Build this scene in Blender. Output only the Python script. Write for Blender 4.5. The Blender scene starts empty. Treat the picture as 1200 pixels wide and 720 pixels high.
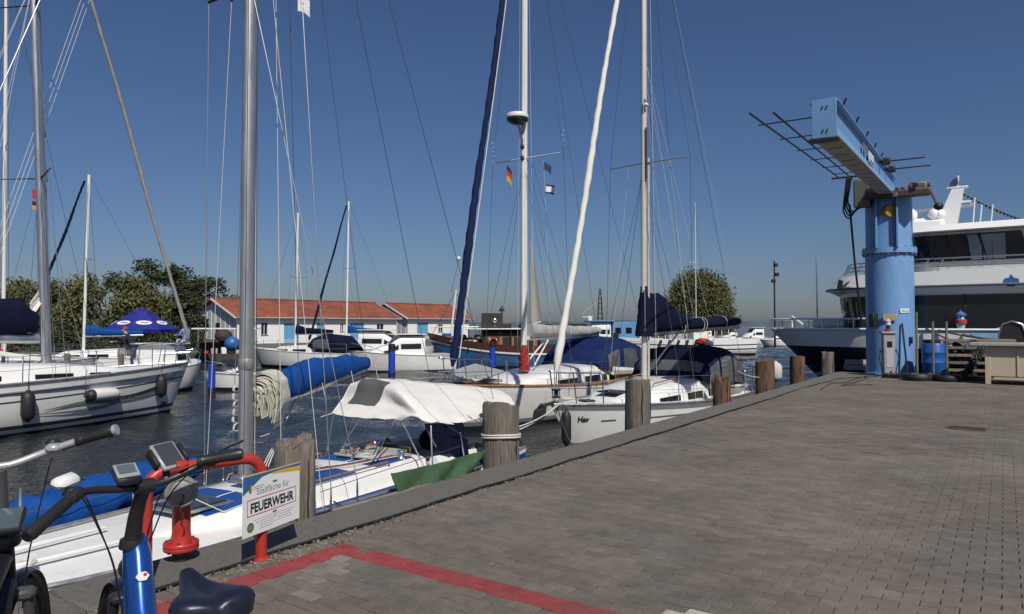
import bpy, bmesh, math, random
from mathutils import Vector, Matrix, Quaternion
V = Vector
R = math.radians
random.seed(7)
SC = bpy.context.scene
COL = SC.collection
# ---------------------------------------------------------------- camera
FPX = 830.0
PITCH = math.atan(22 / FPX)
HCAM = 1.65
cam_data = bpy.data.cameras.new("camera")
cam_data.sensor_width = 36.0
cam_data.lens = 36.0 * FPX / 1200.0
cam_data.clip_start = 0.05
cam_data.clip_end = 20000
cam = bpy.data.objects.new("camera", cam_data)
COL.objects.link(cam)
cam.location = (0, 0, HCAM)
cam.rotation_euler = (R(90) + PITCH, 0, 0)
SC.camera = cam
# ---------------------------------------------------------------- light and sky
SUN_AZ, SUN_EL = R(159), R(47)          # azimuth clockwise from +Y
world = bpy.data.worlds.new("World")
SC.world = world
world.use_nodes = True
wn = world.node_tree
for n_ in list(wn.nodes):
    wn.nodes.remove(n_)
sky = wn.nodes.new("ShaderNodeTexSky")
sky.sky_type = 'NISHITA'
sky.sun_disc = False
sky.sun_elevation = SUN_EL
sky.sun_rotation = SUN_AZ
sky.altitude = 0
sky.air_density = 1.1
sky.dust_density = 0.85
sky.ozone_density = 10.0
bg = wn.nodes.new("ShaderNodeBackground")
bg.inputs["Strength"].default_value = 0.060
wo = wn.nodes.new("ShaderNodeOutputWorld")
wb_ = wn.nodes.new("ShaderNodeMix"); wb_.data_type = 'RGBA'; wb_.blend_type = 'MULTIPLY'   # white balance of the whole sky
wb_.inputs["Factor"].default_value = 1.0
wb_.inputs["B"].default_value = (1.0, .935, .99, 1)
wn.links.new(sky.outputs[0], wb_.inputs["A"])
wn.links.new(wb_.outputs["Result"], bg.inputs["Color"])
wn.links.new(bg.outputs[0], wo.inputs["Surface"])
sun_data = bpy.data.lights.new("sun", 'SUN')
sun_data.energy = 4.05
sun_data.angle = R(0.53)
sun_data.color = (1.0, 0.94, 0.84)
sun = bpy.data.objects.new("sun", sun_data)
COL.objects.link(sun)
sdir = V((math.sin(SUN_AZ) * math.cos(SUN_EL), math.cos(SUN_AZ) * math.cos(SUN_EL), math.sin(SUN_EL)))
sun.rotation_euler = sdir.to_track_quat('Z', 'Y').to_euler()
sun.location = (20, -20, 40)
SC.view_settings.view_transform = 'Standard'
SC.view_settings.look = 'None'
SC.view_settings.exposure = 0.0
SC.view_settings.gamma = 1.0
SC.render.engine = 'CYCLES'
SC.cycles.max_bounces = 6
SC.cycles.transparent_max_bounces = 12
SC.cycles.caustics_reflective = False
SC.cycles.caustics_refractive = False
try:
    SC.cycles.use_denoising = True
except Exception:
    pass

# ---------------------------------------------------------------- placing helpers: sight lines of the photograph
def ray(px, py):
    a = (px - 600) / FPX
    b = (360 - py) / FPX
    return V((a, math.cos(PITCH) - b * math.sin(PITCH), math.sin(PITCH) + b * math.cos(PITCH)))
CAMP = V((0, 0, HCAM))
def onz(px, py, z=0.0):
    d = ray(px, py)
    return CAMP + d * ((z - HCAM) / d.z)
def onY(px, py, Y):
    d = ray(px, py)
    return CAMP + d * (Y / d.y)
QA = R(34.8)
QD = V((math.sin(QA), math.cos(QA), 0))      # along the quay, away from the camera
QN = V((QD.y, -QD.x, 0))                     # inland
QT0 = onz(607, 540).dot(QN)
def st(s, t, z=0.0):                          # quay coordinates: s along the edge, t inland from the edge
    p = QD * s + QN * (t + QT0)
    return V((p.x, p.y, z))
def ont(px, py, t):                           # sight line meets the vertical plane at distance t from the edge
    d = ray(px, py)
    return CAMP + d * ((t + QT0) / d.dot(QN))
QROT = math.atan2(QD.y, QD.x)
WATER = -0.8

# ---------------------------------------------------------------- mesh builder
class MB:
    def __init__(s):
        s.v = []; s.f = []; s.m = []
    def add(s, verts, faces, m=0):
        o = len(s.v)
        s.v += [tuple(x) for x in verts]
        for f in faces:
            s.f.append(tuple(i + o for i in f)); s.m.append(m)
        return s
    def quad(s, a, b, c, d, m=0):
        return s.add([a, b, c, d], [(0, 1, 2, 3)], m)
    def box(s, c, size, rz=0.0, m=0, ch=0.0, M=None):
        hx, hy, hz = size[0] / 2, size[1] / 2, size[2] / 2
        X = M if M is not None else Matrix.Rotation(rz, 3, 'Z')
        c = V(c)
        if ch <= 0:
            vs = [c + X @ V((x * hx, y * hy, z * hz)) for x in (-1, 1) for y in (-1, 1) for z in (-1, 1)]
            return s.add(vs, [(0, 1, 3, 2), (4, 6, 7, 5), (0, 4, 5, 1), (2, 3, 7, 6), (0, 2, 6, 4), (1, 5, 7, 3)], m)
        ch = min(ch, hx * .9, hy * .9, hz * .9)
        vs = []; idx = {}
        for sx in (-1, 1):
            for sy in (-1, 1):
                for sz in (-1, 1):
                    for k in range(3):
                        q = [sx * hx, sy * hy, sz * hz]
                        for j in range(3):
                            if j != k: q[j] -= (sx, sy, sz)[j] * ch
                        idx[(sx, sy, sz, k)] = len(vs)
                        vs.append(c + X @ V(q))
        fs = []
        def orient(f):
            pts = [V(vs[i]) for i in f]
            nrm = (pts[1] - pts[0]).cross(pts[2] - pts[0])
            ctr = sum(pts, V((0, 0, 0))) / len(pts)
            return f if nrm.dot(ctr - c) > 0 else tuple(reversed(f))
        for k in range(3):
            a, b = [(1, 2), (0, 2), (0, 1)][k]
            for sg in (-1, 1):
                f = []
                for (p, q) in ((-1, -1), (1, -1), (1, 1), (-1, 1)):
                    key = [0, 0, 0]; key[k] = sg; key[a] = p; key[b] = q
                    f.append(idx[(key[0], key[1], key[2], k)])
                fs.append(orient(tuple(f)))
        for k in range(3):
            a, b = [(1, 2), (0, 2), (0, 1)][k]
            for p in (-1, 1):
                for q in (-1, 1):
                    k0 = [0, 0, 0]; k1 = [0, 0, 0]
                    k0[k] = -1; k1[k] = 1
                    k0[a] = k1[a] = p; k0[b] = k1[b] = q
                    fs.append(orient((idx[(*k0, a)], idx[(*k1, a)], idx[(*k1, b)], idx[(*k0, b)])))
        for sx in (-1, 1):
            for sy in (-1, 1):
                for sz in (-1, 1):
                    fs.append(orient((idx[(sx, sy, sz, 0)], idx[(sx, sy, sz, 1)], idx[(sx, sy, sz, 2)])))
        return s.add(vs, fs, m)
    def tube(s, pts, r, n=8, m=0, caps=True, flat=None):
        pts = [V(p) for p in pts]
        k = len(pts)
        rs = r if isinstance(r, (list, tuple)) else [r] * k
        T = []
        for i in range(k):
            t = pts[min(i + 1, k - 1)] - pts[max(i - 1, 0)]
            if t.length < 1e-9: t = V((0, 0, 1))
            T.append(t.normalized())
        up = V((0, 0, 1)) if abs(T[0].z) < .9 else V((1, 0, 0))
        nrm = T[0].cross(up).normalized()
        vs = []
        for i in range(k):
            if i:
                ax = T[i - 1].cross(T[i])
                if ax.length > 1e-7:
                    nrm = Quaternion(ax.normalized(), T[i - 1].angle(T[i])) @ nrm
            bn = T[i].cross(nrm).normalized()
            for j in range(n):
                a = 2 * math.pi * j / n
                q = nrm * math.cos(a) + bn * math.sin(a)
                if flat is not None: q = nrm * math.cos(a) * flat[0] + bn * math.sin(a) * flat[1]
                vs.append(pts[i] + q * rs[i])
        fs = []
        for i in range(k - 1):
            for j in range(n):
                a, b = i * n + j, i * n + (j + 1) % n
                fs.append((a, b, b + n, a + n))
        if caps:
            fs.append(tuple(range(n - 1, -1, -1)))
            fs.append(tuple((k - 1) * n + j for j in range(n)))
        return s.add(vs, fs, m)
    def lathe(s, prof, c=(0, 0, 0), n=16, m=0, X=None, caps=True):
        c = V(c); X = X or Matrix.Identity(3)
        vs = []
        for (r, z) in prof:
            for j in range(n):
                a = 2 * math.pi * j / n
                vs.append(c + X @ V((r * math.cos(a), r * math.sin(a), z)))
        fs = []
        for i in range(len(prof) - 1):
            for j in range(n):
                a, b = i * n + j, i * n + (j + 1) % n
                fs.append((a, b, b + n, a + n))
        if caps:
            if prof[0][0] > 1e-6: fs.append(tuple(range(n - 1, -1, -1)))
            if prof[-1][0] > 1e-6: fs.append(tuple((len(prof) - 1) * n + j for j in range(n)))
        return s.add(vs, fs, m)
    def grid(s, fn, nu, nv, m=0, closeu=False):
        vs = [fn(i / nu, j / nv) for i in range(nu + (0 if closeu else 1)) for j in range(nv + 1)]
        w = nv + 1
        fs = []
        for i in range(nu):
            i2 = (i + 1) % nu if closeu else i + 1
            for j in range(nv):
                fs.append((i * w + j, i2 * w + j, i2 * w + j + 1, i * w + j + 1))
        return s.add(vs, fs, m)
    def sheet(s, fn, nu, nv, th=.006, m=0):      # a cloth of real thickness
        P = [[V(fn(i / nu, j / nv)) for j in range(nv + 1)] for i in range(nu + 1)]
        N = [[None] * (nv + 1) for _ in range(nu + 1)]
        for i in range(nu + 1):
            for j in range(nv + 1):
                a = P[min(i + 1, nu)][j] - P[max(i - 1, 0)][j]
                b = P[i][min(j + 1, nv)] - P[i][max(j - 1, 0)]
                q = a.cross(b)
                N[i][j] = q.normalized() if q.length > 1e-9 else V((0, 0, 1))
        w = nv + 1
        vs = [P[i][j] + N[i][j] * th / 2 for i in range(nu + 1) for j in range(w)]
        vs += [P[i][j] - N[i][j] * th / 2 for i in range(nu + 1) for j in range(w)]
        o = (nu + 1) * w
        fs = []
        for i in range(nu):
            for j in range(nv):
                q = (i * w + j, (i + 1) * w + j, (i + 1) * w + j + 1, i * w + j + 1)
                fs.append(q); fs.append(tuple(x + o for x in reversed(q)))
        for i in range(nu):
            a, b = i * w, (i + 1) * w
            fs.append((a, a + o, b + o, b)); a += nv; b += nv
            fs.append((a, b, b + o, a + o))
        for j in range(nv):
            a, b = j, j + 1
            fs.append((a, b, b + o, a + o)); a += nu * w; b += nu * w
            fs.append((a, a + o, b + o, b))
        return s.add(vs, fs, m)
    def prism(s, poly, o, ux, uy, depth, m=0):   # poly in the plane (ux, uy), extruded both ways along their cross product
        o, ux, uy = V(o), V(ux), V(uy)
        n = ux.cross(uy).normalized() * (depth / 2)
        a = [o + ux * x + uy * y + n for x, y in poly]
        b = [o + ux * x + uy * y - n for x, y in poly]
        k = len(poly)
        fs = [tuple(range(k)), tuple(range(2 * k - 1, k - 1, -1))]
        for i in range(k):
            j = (i + 1) % k
            fs.append((i, i + k, j + k, j))
        return s.add(a + b, fs, m)
    def ball(s, c, r, n=10, k=6, m=0):
        rr = r if isinstance(r, (tuple, list)) else (r, r, r)
        c = V(c)
        vs = [c + V((0, 0, -rr[2]))]
        for i in range(1, k):
            th = -math.pi / 2 + math.pi * i / k
            for j in range(n):
                a = 2 * math.pi * j / n
                vs.append(c + V((rr[0] * math.cos(th) * math.cos(a), rr[1] * math.cos(th) * math.sin(a), rr[2] * math.sin(th))))
        vs.append(c + V((0, 0, rr[2])))
        fs = [(0, 1 + (j + 1) % n, 1 + j) for j in range(n)]
        for i in range(k - 2):
            for j in range(n):
                a, b = 1 + i * n + j, 1 + i * n + (j + 1) % n
                fs.append((a, b, b + n, a + n))
        o = 1 + (k - 2) * n
        fs += [(o + j, o + (j + 1) % n, len(vs) - 1) for j in range(n)]
        return s.add(vs, fs, m)
    def mesh(s, name, mats, smooth=40):
        me = bpy.data.meshes.new(name)
        me.from_pydata(s.v, [], s.f)
        for m in (mats if isinstance(mats, (list, tuple)) else [mats]):
            me.materials.append(m)
        if any(s.m): me.polygons.foreach_set("material_index", s.m)
        if smooth:
            me.polygons.foreach_set("use_smooth", [True] * len(s.f))
            me.set_sharp_from_angle(angle=R(smooth))
        me.update()
        return me
    def build(s, name, mats, parent=None, smooth=40, label=None, kind=None):
        return link(name, s.mesh(name, mats, smooth), parent, label, kind)
def link(name, me, parent=None, label=None, kind=None):
    o = bpy.data.objects.new(name, me)
    COL.objects.link(o)
    if parent is not None: o.parent = parent
    if label: o["label"] = label
    if kind: o["kind"] = kind
    return o
def tag(o, label, cat, group=None, kind=None):
    o["label"] = label
    if cat: o["category"] = cat
    if group: o["group"] = group
    if kind: o["kind"] = kind
    return o
def thing(name, label, cat, loc=(0, 0, 0), rz=0.0, group=None):
    o = bpy.data.objects.new(name, None)
    o.empty_display_size = .2
    COL.objects.link(o)
    o.location = loc
    o.rotation_euler = (0, 0, rz)
    return tag(o, label, cat, group)
def kids(o):
    return [c for c in COL.objects if c.parent == o]
def dup(root, loc, rz=0.0, label=None, group=None, scale=None):
    r = root.copy(); COL.objects.link(r)
    r.location = loc; r.rotation_euler = (0, 0, rz)
    if scale: r.scale = scale
    if label: r["label"] = label
    if group: r["group"] = group
    for ch in kids(root):
        c = ch.copy(); COL.objects.link(c); c.parent = r
        for g in kids(ch):
            d = g.copy(); COL.objects.link(d); d.parent = c
    return r
def loc_of(o):                                  # world -> the thing's own space (things are rotated about z only)
    return (Matrix.Translation(o.location) @ Matrix.Rotation(o.rotation_euler.z, 4, 'Z')).inverted()
def wire(name, pts, r, mat, parent=None, n=5, sag=0.0, k=8):
    pts = [V(p) for p in pts]
    if sag and len(pts) == 2:
        a, b = pts
        pts = [a.lerp(b, i / k) - V((0, 0, sag * 4 * (i / k) * (1 - i / k))) for i in range(k + 1)]
    mb = MB(); mb.tube(pts, r, n)
    return mb.build(name, mat, parent, smooth=60)

# ---------------------------------------------------------------- materials
def newmat(name):
    m = bpy.data.materials.new(name)
    m.use_nodes = True
    nt = m.node_tree
    return m, nt, nt.nodes["Principled BSDF"]
def M(name, col, rough=.5, metal=0.0, var=.12, scale=6.0, bump=0.0, bscale=40.0, stretch=(1, 1, 1), col2=None, mixlo=.45, mixhi=.6, c2scale=3.0, coat=0.0, spec=None, rvar=.0):
    m, nt, b = newmat(name)
    N, Lk = nt.nodes, nt.links
    tc = N.new("ShaderNodeTexCoord"); mp = N.new("ShaderNodeMapping")
    mp.inputs["Scale"].default_value = stretch
    Lk.new(tc.outputs["Object"], mp.inputs["Vector"])
    nz = N.new("ShaderNodeTexNoise"); nz.inputs["Scale"].default_value = scale; nz.inputs["Detail"].default_value = 5
    nz.inputs["Roughness"].default_value = .65
    Lk.new(mp.outputs[0], nz.inputs["Vector"])
    mx = N.new("ShaderNodeMix"); mx.data_type = 'RGBA'
    lo = tuple(max(0, c * (1 - var)) for c in col) + (1,); hi = tuple(min(1, c * (1 + var)) for c in col) + (1,)
    rm = N.new("ShaderNodeMapRange"); rm.inputs[1].default_value = .3; rm.inputs[2].default_value = .7
    Lk.new(nz.outputs[0], rm.inputs[0])
    Lk.new(rm.outputs[0], mx.inputs["Factor"])
    mx.inputs["A"].default_value = lo; mx.inputs["B"].default_value = hi
    out = mx.outputs["Result"]
    if col2 is not None:
        n2 = N.new("ShaderNodeTexNoise"); n2.inputs["Scale"].default_value = c2scale; n2.inputs["Detail"].default_value = 8
        n2.inputs["Roughness"].default_value = .7
        Lk.new(mp.outputs[0], n2.inputs["Vector"])
        r2 = N.new("ShaderNodeMapRange"); r2.inputs[1].default_value = mixlo; r2.inputs[2].default_value = mixhi
        Lk.new(n2.outputs[0], r2.inputs[0])
        m2 = N.new("ShaderNodeMix"); m2.data_type = 'RGBA'
        Lk.new(r2.outputs[0], m2.inputs["Factor"]); Lk.new(out, m2.inputs["A"])
        m2.inputs["B"].default_value = tuple(col2) + (1,)
        out = m2.outputs["Result"]
    Lk.new(out, b.inputs["Base Color"])
    b.inputs["Roughness"].default_value = rough
    b.inputs["Metallic"].default_value = metal
    if coat: b.inputs["Coat Weight"].default_value = coat
    if spec is not None: b.inputs["Specular IOR Level"].default_value = spec
    if rvar:
        r3 = N.new("ShaderNodeMapRange"); r3.inputs[3].default_value = max(0, rough - rvar); r3.inputs[4].default_value = min(1, rough + rvar)
        r3.inputs[1].default_value = .3; r3.inputs[2].default_value = .7
        Lk.new(nz.outputs[0], r3.inputs[0]); Lk.new(r3.outputs[0], b.inputs["Roughness"])
    if bump:
        nb = N.new("ShaderNodeTexNoise"); nb.inputs["Scale"].default_value = bscale; nb.inputs["Detail"].default_value = 6
        Lk.new(mp.outputs[0], nb.inputs["Vector"])
        bp = N.new("ShaderNodeBump"); bp.inputs["Strength"].default_value = bump; bp.inputs["Distance"].default_value = .02
        Lk.new(nb.outputs[0], bp.inputs["Height"]); Lk.new(bp.outputs[0], b.inputs["Normal"])
    return m
gelcoat = M("white_gelcoat", (.80, .80, .78), .25, var=.03, scale=2, col2=(.62, .61, .56), mixlo=.55, mixhi=.85, c2scale=2.5)
gel_dirty = M("worn_gelcoat", (.72, .72, .69), .35, var=.05, scale=2, col2=(.5, .48, .42), mixlo=.5, mixhi=.8, c2scale=4)
deck_white = M("deck_paint", (.76, .76, .74), .55, var=.04, scale=3, bump=.1, bscale=150, col2=(.58, .57, .52), mixlo=.5, mixhi=.8, c2scale=4)
alu = M("aluminium", (.55, .56, .57), .38, .9, var=.12, scale=5, stretch=(1, 1, .15), rvar=.1)
alu_grey = M("anodised_grey", (.42, .43, .44), .42, .75, var=.15, scale=7, stretch=(1.5, 1.5, .25), rvar=.08)
alu_white = M("white_mast_paint", (.74, .73, .69), .35, var=.05, scale=4)
steel = M("stainless", (.62, .63, .65), .22, .95, var=.05)
wiremat = M("wire_rope", (.30, .31, .33), .45, .6, var=.1)
wire_dark = M("dark_wire", (.06, .065, .075), .5, .2, var=.1)
rope_white = M("white_rope", (.62, .60, .55), .85, var=.15, scale=60)
rope_dark = M("dark_rope", (.05, .05, .055), .85, var=.2, scale=60)
black_rub = M("black_rubber", (.018, .018, .02), .55, var=.2, scale=20)
black_pl = M("black_plastic", (.022, .022, .024), .38, var=.15, scale=30, bump=.05, bscale=300)
black_gloss = M("black_gloss", (.012, .012, .013), .15, var=.1)
dark_glass = M("dark_glass", (.012, .015, .018), .06, var=.2, scale=2, spec=.6)
navy = M("navy_canvas", (.006, .009, .028), .85, spec=.12, var=.25, scale=7, bump=.35, bscale=9)
royal = M("royal_blue_canvas", (.007, .062, .26), .8, spec=.15, var=.18, scale=6, bump=.4, bscale=7)
blue_paint = M("blue_deck_paint", (.010, .07, .27), .45, var=.12, scale=5)
canvas_white = M("white_canvas", (.72, .70, .66), .85, var=.06, scale=5, bump=.3, bscale=5)
canvas_grey = M("grey_canvas", (.36, .36, .35), .85, var=.1, scale=5, bump=.2, bscale=10)
teak = M("teak", (.26, .15, .09), .7, var=.3, scale=10, stretch=(.4, 6, 1), bump=.1)
dark_wood = M("dark_varnished_wood", (.045, .026, .018), .45, var=.4, scale=6, stretch=(3, 3, .5), bump=.1)
pile_wood = M("weathered_pile_wood", (.17, .145, .12), .92, var=.45, scale=9, stretch=(6, 6, .35), bump=.9, bscale=14, col2=(.06, .05, .042), mixlo=.5, mixhi=.72, c2scale=6)
rot_wood = M("rotten_red_wood", (.15, .085, .05), .95, var=.5, scale=9, stretch=(6, 6, .4), bump=1.0, bscale=14, col2=(.05, .03, .022), mixlo=.45, mixhi=.7, c2scale=6)
plank_wood = M("raw_plank_wood", (.24, .19, .15), .9, var=.35, scale=8, stretch=(1, 6, 6), bump=.5, bscale=20)
red_paint = M("red_paint", (.42, .036, .03), .38, var=.1, scale=14, bump=.12, bscale=60, col2=(.27, .055, .04), mixlo=.56, mixhi=.74, c2scale=9)
grey_iron = M("grey_cast_metal", (.27, .27, .265), .5, .35, var=.15, scale=20, bump=.2, bscale=90)
crane_blue = M("crane_blue_paint", (.165, .33, .59), .45, var=.08, scale=2.5, col2=(.14, .27, .46), mixlo=.5, mixhi=.8, c2scale=3, stretch=(2, 2, .5), bump=.03, bscale=20)
def add_wear(m, col, lo, hi, scale, stretch):
    nt = m.node_tree; N, Lk = nt.nodes, nt.links; b = N["Principled BSDF"]; src = b.inputs["Base Color"].links[0].from_socket
    tc = N.new("ShaderNodeTexCoord"); mp = N.new("ShaderNodeMapping"); mp.inputs["Scale"].default_value = stretch; Lk.new(tc.outputs["Object"], mp.inputs[0])
    nz = N.new("ShaderNodeTexNoise"); nz.inputs["Scale"].default_value = scale; nz.inputs["Detail"].default_value = 9; nz.inputs["Roughness"].default_value = .75; Lk.new(mp.outputs[0], nz.inputs[0])
    r = N.new("ShaderNodeMapRange"); r.inputs[1].default_value = lo; r.inputs[2].default_value = hi; Lk.new(nz.outputs[0], r.inputs[0])
    mx = N.new("ShaderNodeMix"); mx.data_type = 'RGBA'; Lk.new(r.outputs[0], mx.inputs["Factor"]); Lk.new(src, mx.inputs["A"]); mx.inputs["B"].default_value = tuple(col) + (1,)
    Lk.new(mx.outputs["Result"], b.inputs["Base Color"])
add_wear(crane_blue, (.10, .055, .035), .66, .74, 3.2, (2.5, 2.5, .35))
add_wear(red_paint, (.13, .05, .035), .69, .75, 16, (1, 1, 1))
add_wear(gelcoat, (.40, .36, .28), .67, .80, 3, (2, 2, .3))
pole_blue = M("pole_blue_paint", (.012, .05, .42), .5, var=.12, scale=6)
antifoul = M("navy_antifouling", (.012, .016, .03), .6, var=.2)
boot_black = M("black_waterline", (.015, .016, .018), .5, var=.2)
# ================================================================ SETTING: water, quay, far shore
def water_mat():
    m, nt, b = newmat("harbour_water")
    N, Lk = nt.nodes, nt.links
    b.inputs["Base Color"].default_value = (.022, .025, .024, 1)
    b.inputs["Roughness"].default_value = .07
    b.inputs["IOR"].default_value = 1.33
    tc = N.new("ShaderNodeTexCoord")
    h = None
    for sc_, st_, dist in ((1.3, (1, 1.7, 1), .05), (5.0, (1, 1.5, 1), .05), (15., (1, 1.3, 1), .014)):
        mp = N.new("ShaderNodeMapping"); mp.inputs["Scale"].default_value = st_; mp.inputs["Rotation"].default_value = (0, 0, R(25))
        Lk.new(tc.outputs["Object"], mp.inputs["Vector"])
        nz = N.new("ShaderNodeTexNoise"); nz.inputs["Scale"].default_value = sc_; nz.inputs["Detail"].default_value = 3
        nz.inputs["Distortion"].default_value = .4
        Lk.new(mp.outputs[0], nz.inputs["Vector"])
        bp = N.new("ShaderNodeBump"); bp.inputs["Strength"].default_value = .8; bp.inputs["Distance"].default_value = dist
        Lk.new(nz.outputs[0], bp.inputs["Height"])
        if h is not None: Lk.new(h, bp.inputs["Normal"])
        h = bp.outputs[0]
    Lk.new(h, b.inputs["Normal"])
    return m
S_END = onz(985, 436).dot(QD)                 # far end of the quay
import numpy as np
def water_mesh():
    # real waves over the basin (so that crests hide troughs), a flat sheet round it out to the horizon
    x0, x1, y0, y1 = -46.0, 44.0, 1.5, 118.0
    ys = [y0]
    while ys[-1] < y1: ys.append(ys[-1] + max(.11, .0042 * ys[-1] + .09))
    ys = np.array(ys); ys[-1] = y1; nx = 430
    xs = np.linspace(x0, x1, nx); X, Y = np.meshgrid(xs, ys); Z = np.zeros_like(X)
    r_ = np.random.RandomState(4)
    for i in range(26):
        lam = .55 * 1.115 ** i * (1 + .1 * r_.rand()); lam = min(lam, 4.5); th = math.radians(35) + r_.normal(0, .75); k = 2 * math.pi / lam
        amp = .0090 * lam ** .72 / 1.5
        Z += amp * np.sin(k * (X * math.cos(th) + Y * math.sin(th)) + r_.rand() * 6.28) * (np.clip(1.6 - .22 * k * .09 * (Y / 12), .0, 1))
    edge = np.minimum(np.minimum(X - x0, x1 - X), np.minimum(Y - y0, y1 - Y)); Z *= np.clip(edge / 3.0, 0, 1)
    co = np.stack([X, Y, Z + WATER], -1).reshape(-1, 3); ny = len(ys)
    idx = np.arange(nx * ny).reshape(ny, nx)
    q = np.stack([idx[:-1, :-1], idx[:-1, 1:], idx[1:, 1:], idx[1:, :-1]], -1).reshape(-1, 4)
    B = 9000.0; base = len(co)
    ring = np.array([(-B, -60, WATER), (B, -60, WATER), (B, 15000, WATER), (-B, 15000, WATER)]); co = np.vstack([co, ring])
    c0, c1, c2, c3 = idx[0, 0], idx[0, -1], idx[-1, -1], idx[-1, 0]
    q = np.vstack([q, [(base, base + 1, c1, c0), (base + 1, base + 2, c2, c1), (base + 2, base + 3, c3, c2), (base + 3, base, c0, c3)]])
    me = bpy.data.meshes.new("water"); me.vertices.add(len(co)); me.vertices.foreach_set("co", co.astype(np.float32).ravel())
    me.loops.add(len(q) * 4); me.loops.foreach_set("vertex_index", q.astype(np.int32).ravel()); me.polygons.add(len(q))
    me.polygons.foreach_set("loop_start", np.arange(0, len(q) * 4, 4, dtype=np.int32)); me.polygons.foreach_set("use_smooth", np.ones(len(q), bool))
    me.update(calc_edges=True); me.validate(); me.materials.append(water_mat()); return me
link("water", water_mesh(), kind="structure")
# quay body
concrete = M("kerb_concrete", (.150, .139, .124), .92, var=.25, scale=26, bump=.8, bscale=120, col2=(.27, .26, .24), mixlo=.58, mixhi=.75, c2scale=40)
wall_conc = M("quay_wall_concrete", (.16, .15, .135), .9, var=.3, scale=4, bump=.6, bscale=30, col2=(.05, .055, .04), mixlo=.5, mixhi=.7, c2scale=2)
joint_sand = M("joint_sand", (.038, .034, .03), .98, var=.4, scale=30, bump=.5, bscale=120)
def rect_st(mb, s0, s1, t0, t1, z, m=0):
    return mb.quad(st(s0, t0, z), st(s0, t1, z), st(s1, t1, z), st(s1, t0, z), m)
S0 = -14
mb = MB()
rect_st(mb, S0, S_END - .02, .5, 60, -.03)
mb.build("quay_bed", joint_sand, smooth=0, kind="structure")
mb = MB()
mb.quad(st(S0, .03, -3), st(S_END - .03, .03, -3), st(S_END - .03, .03, -.25), st(S0, .03, -.25))
mb.quad(st(S_END - .03, .03, -3), st(S_END - .03, 60, -3), st(S_END - .03, 60, -.25), st(S_END - .03, .03, -.25))
mb.build("quay_wall", wall_conc, smooth=0, kind="structure")
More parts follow.
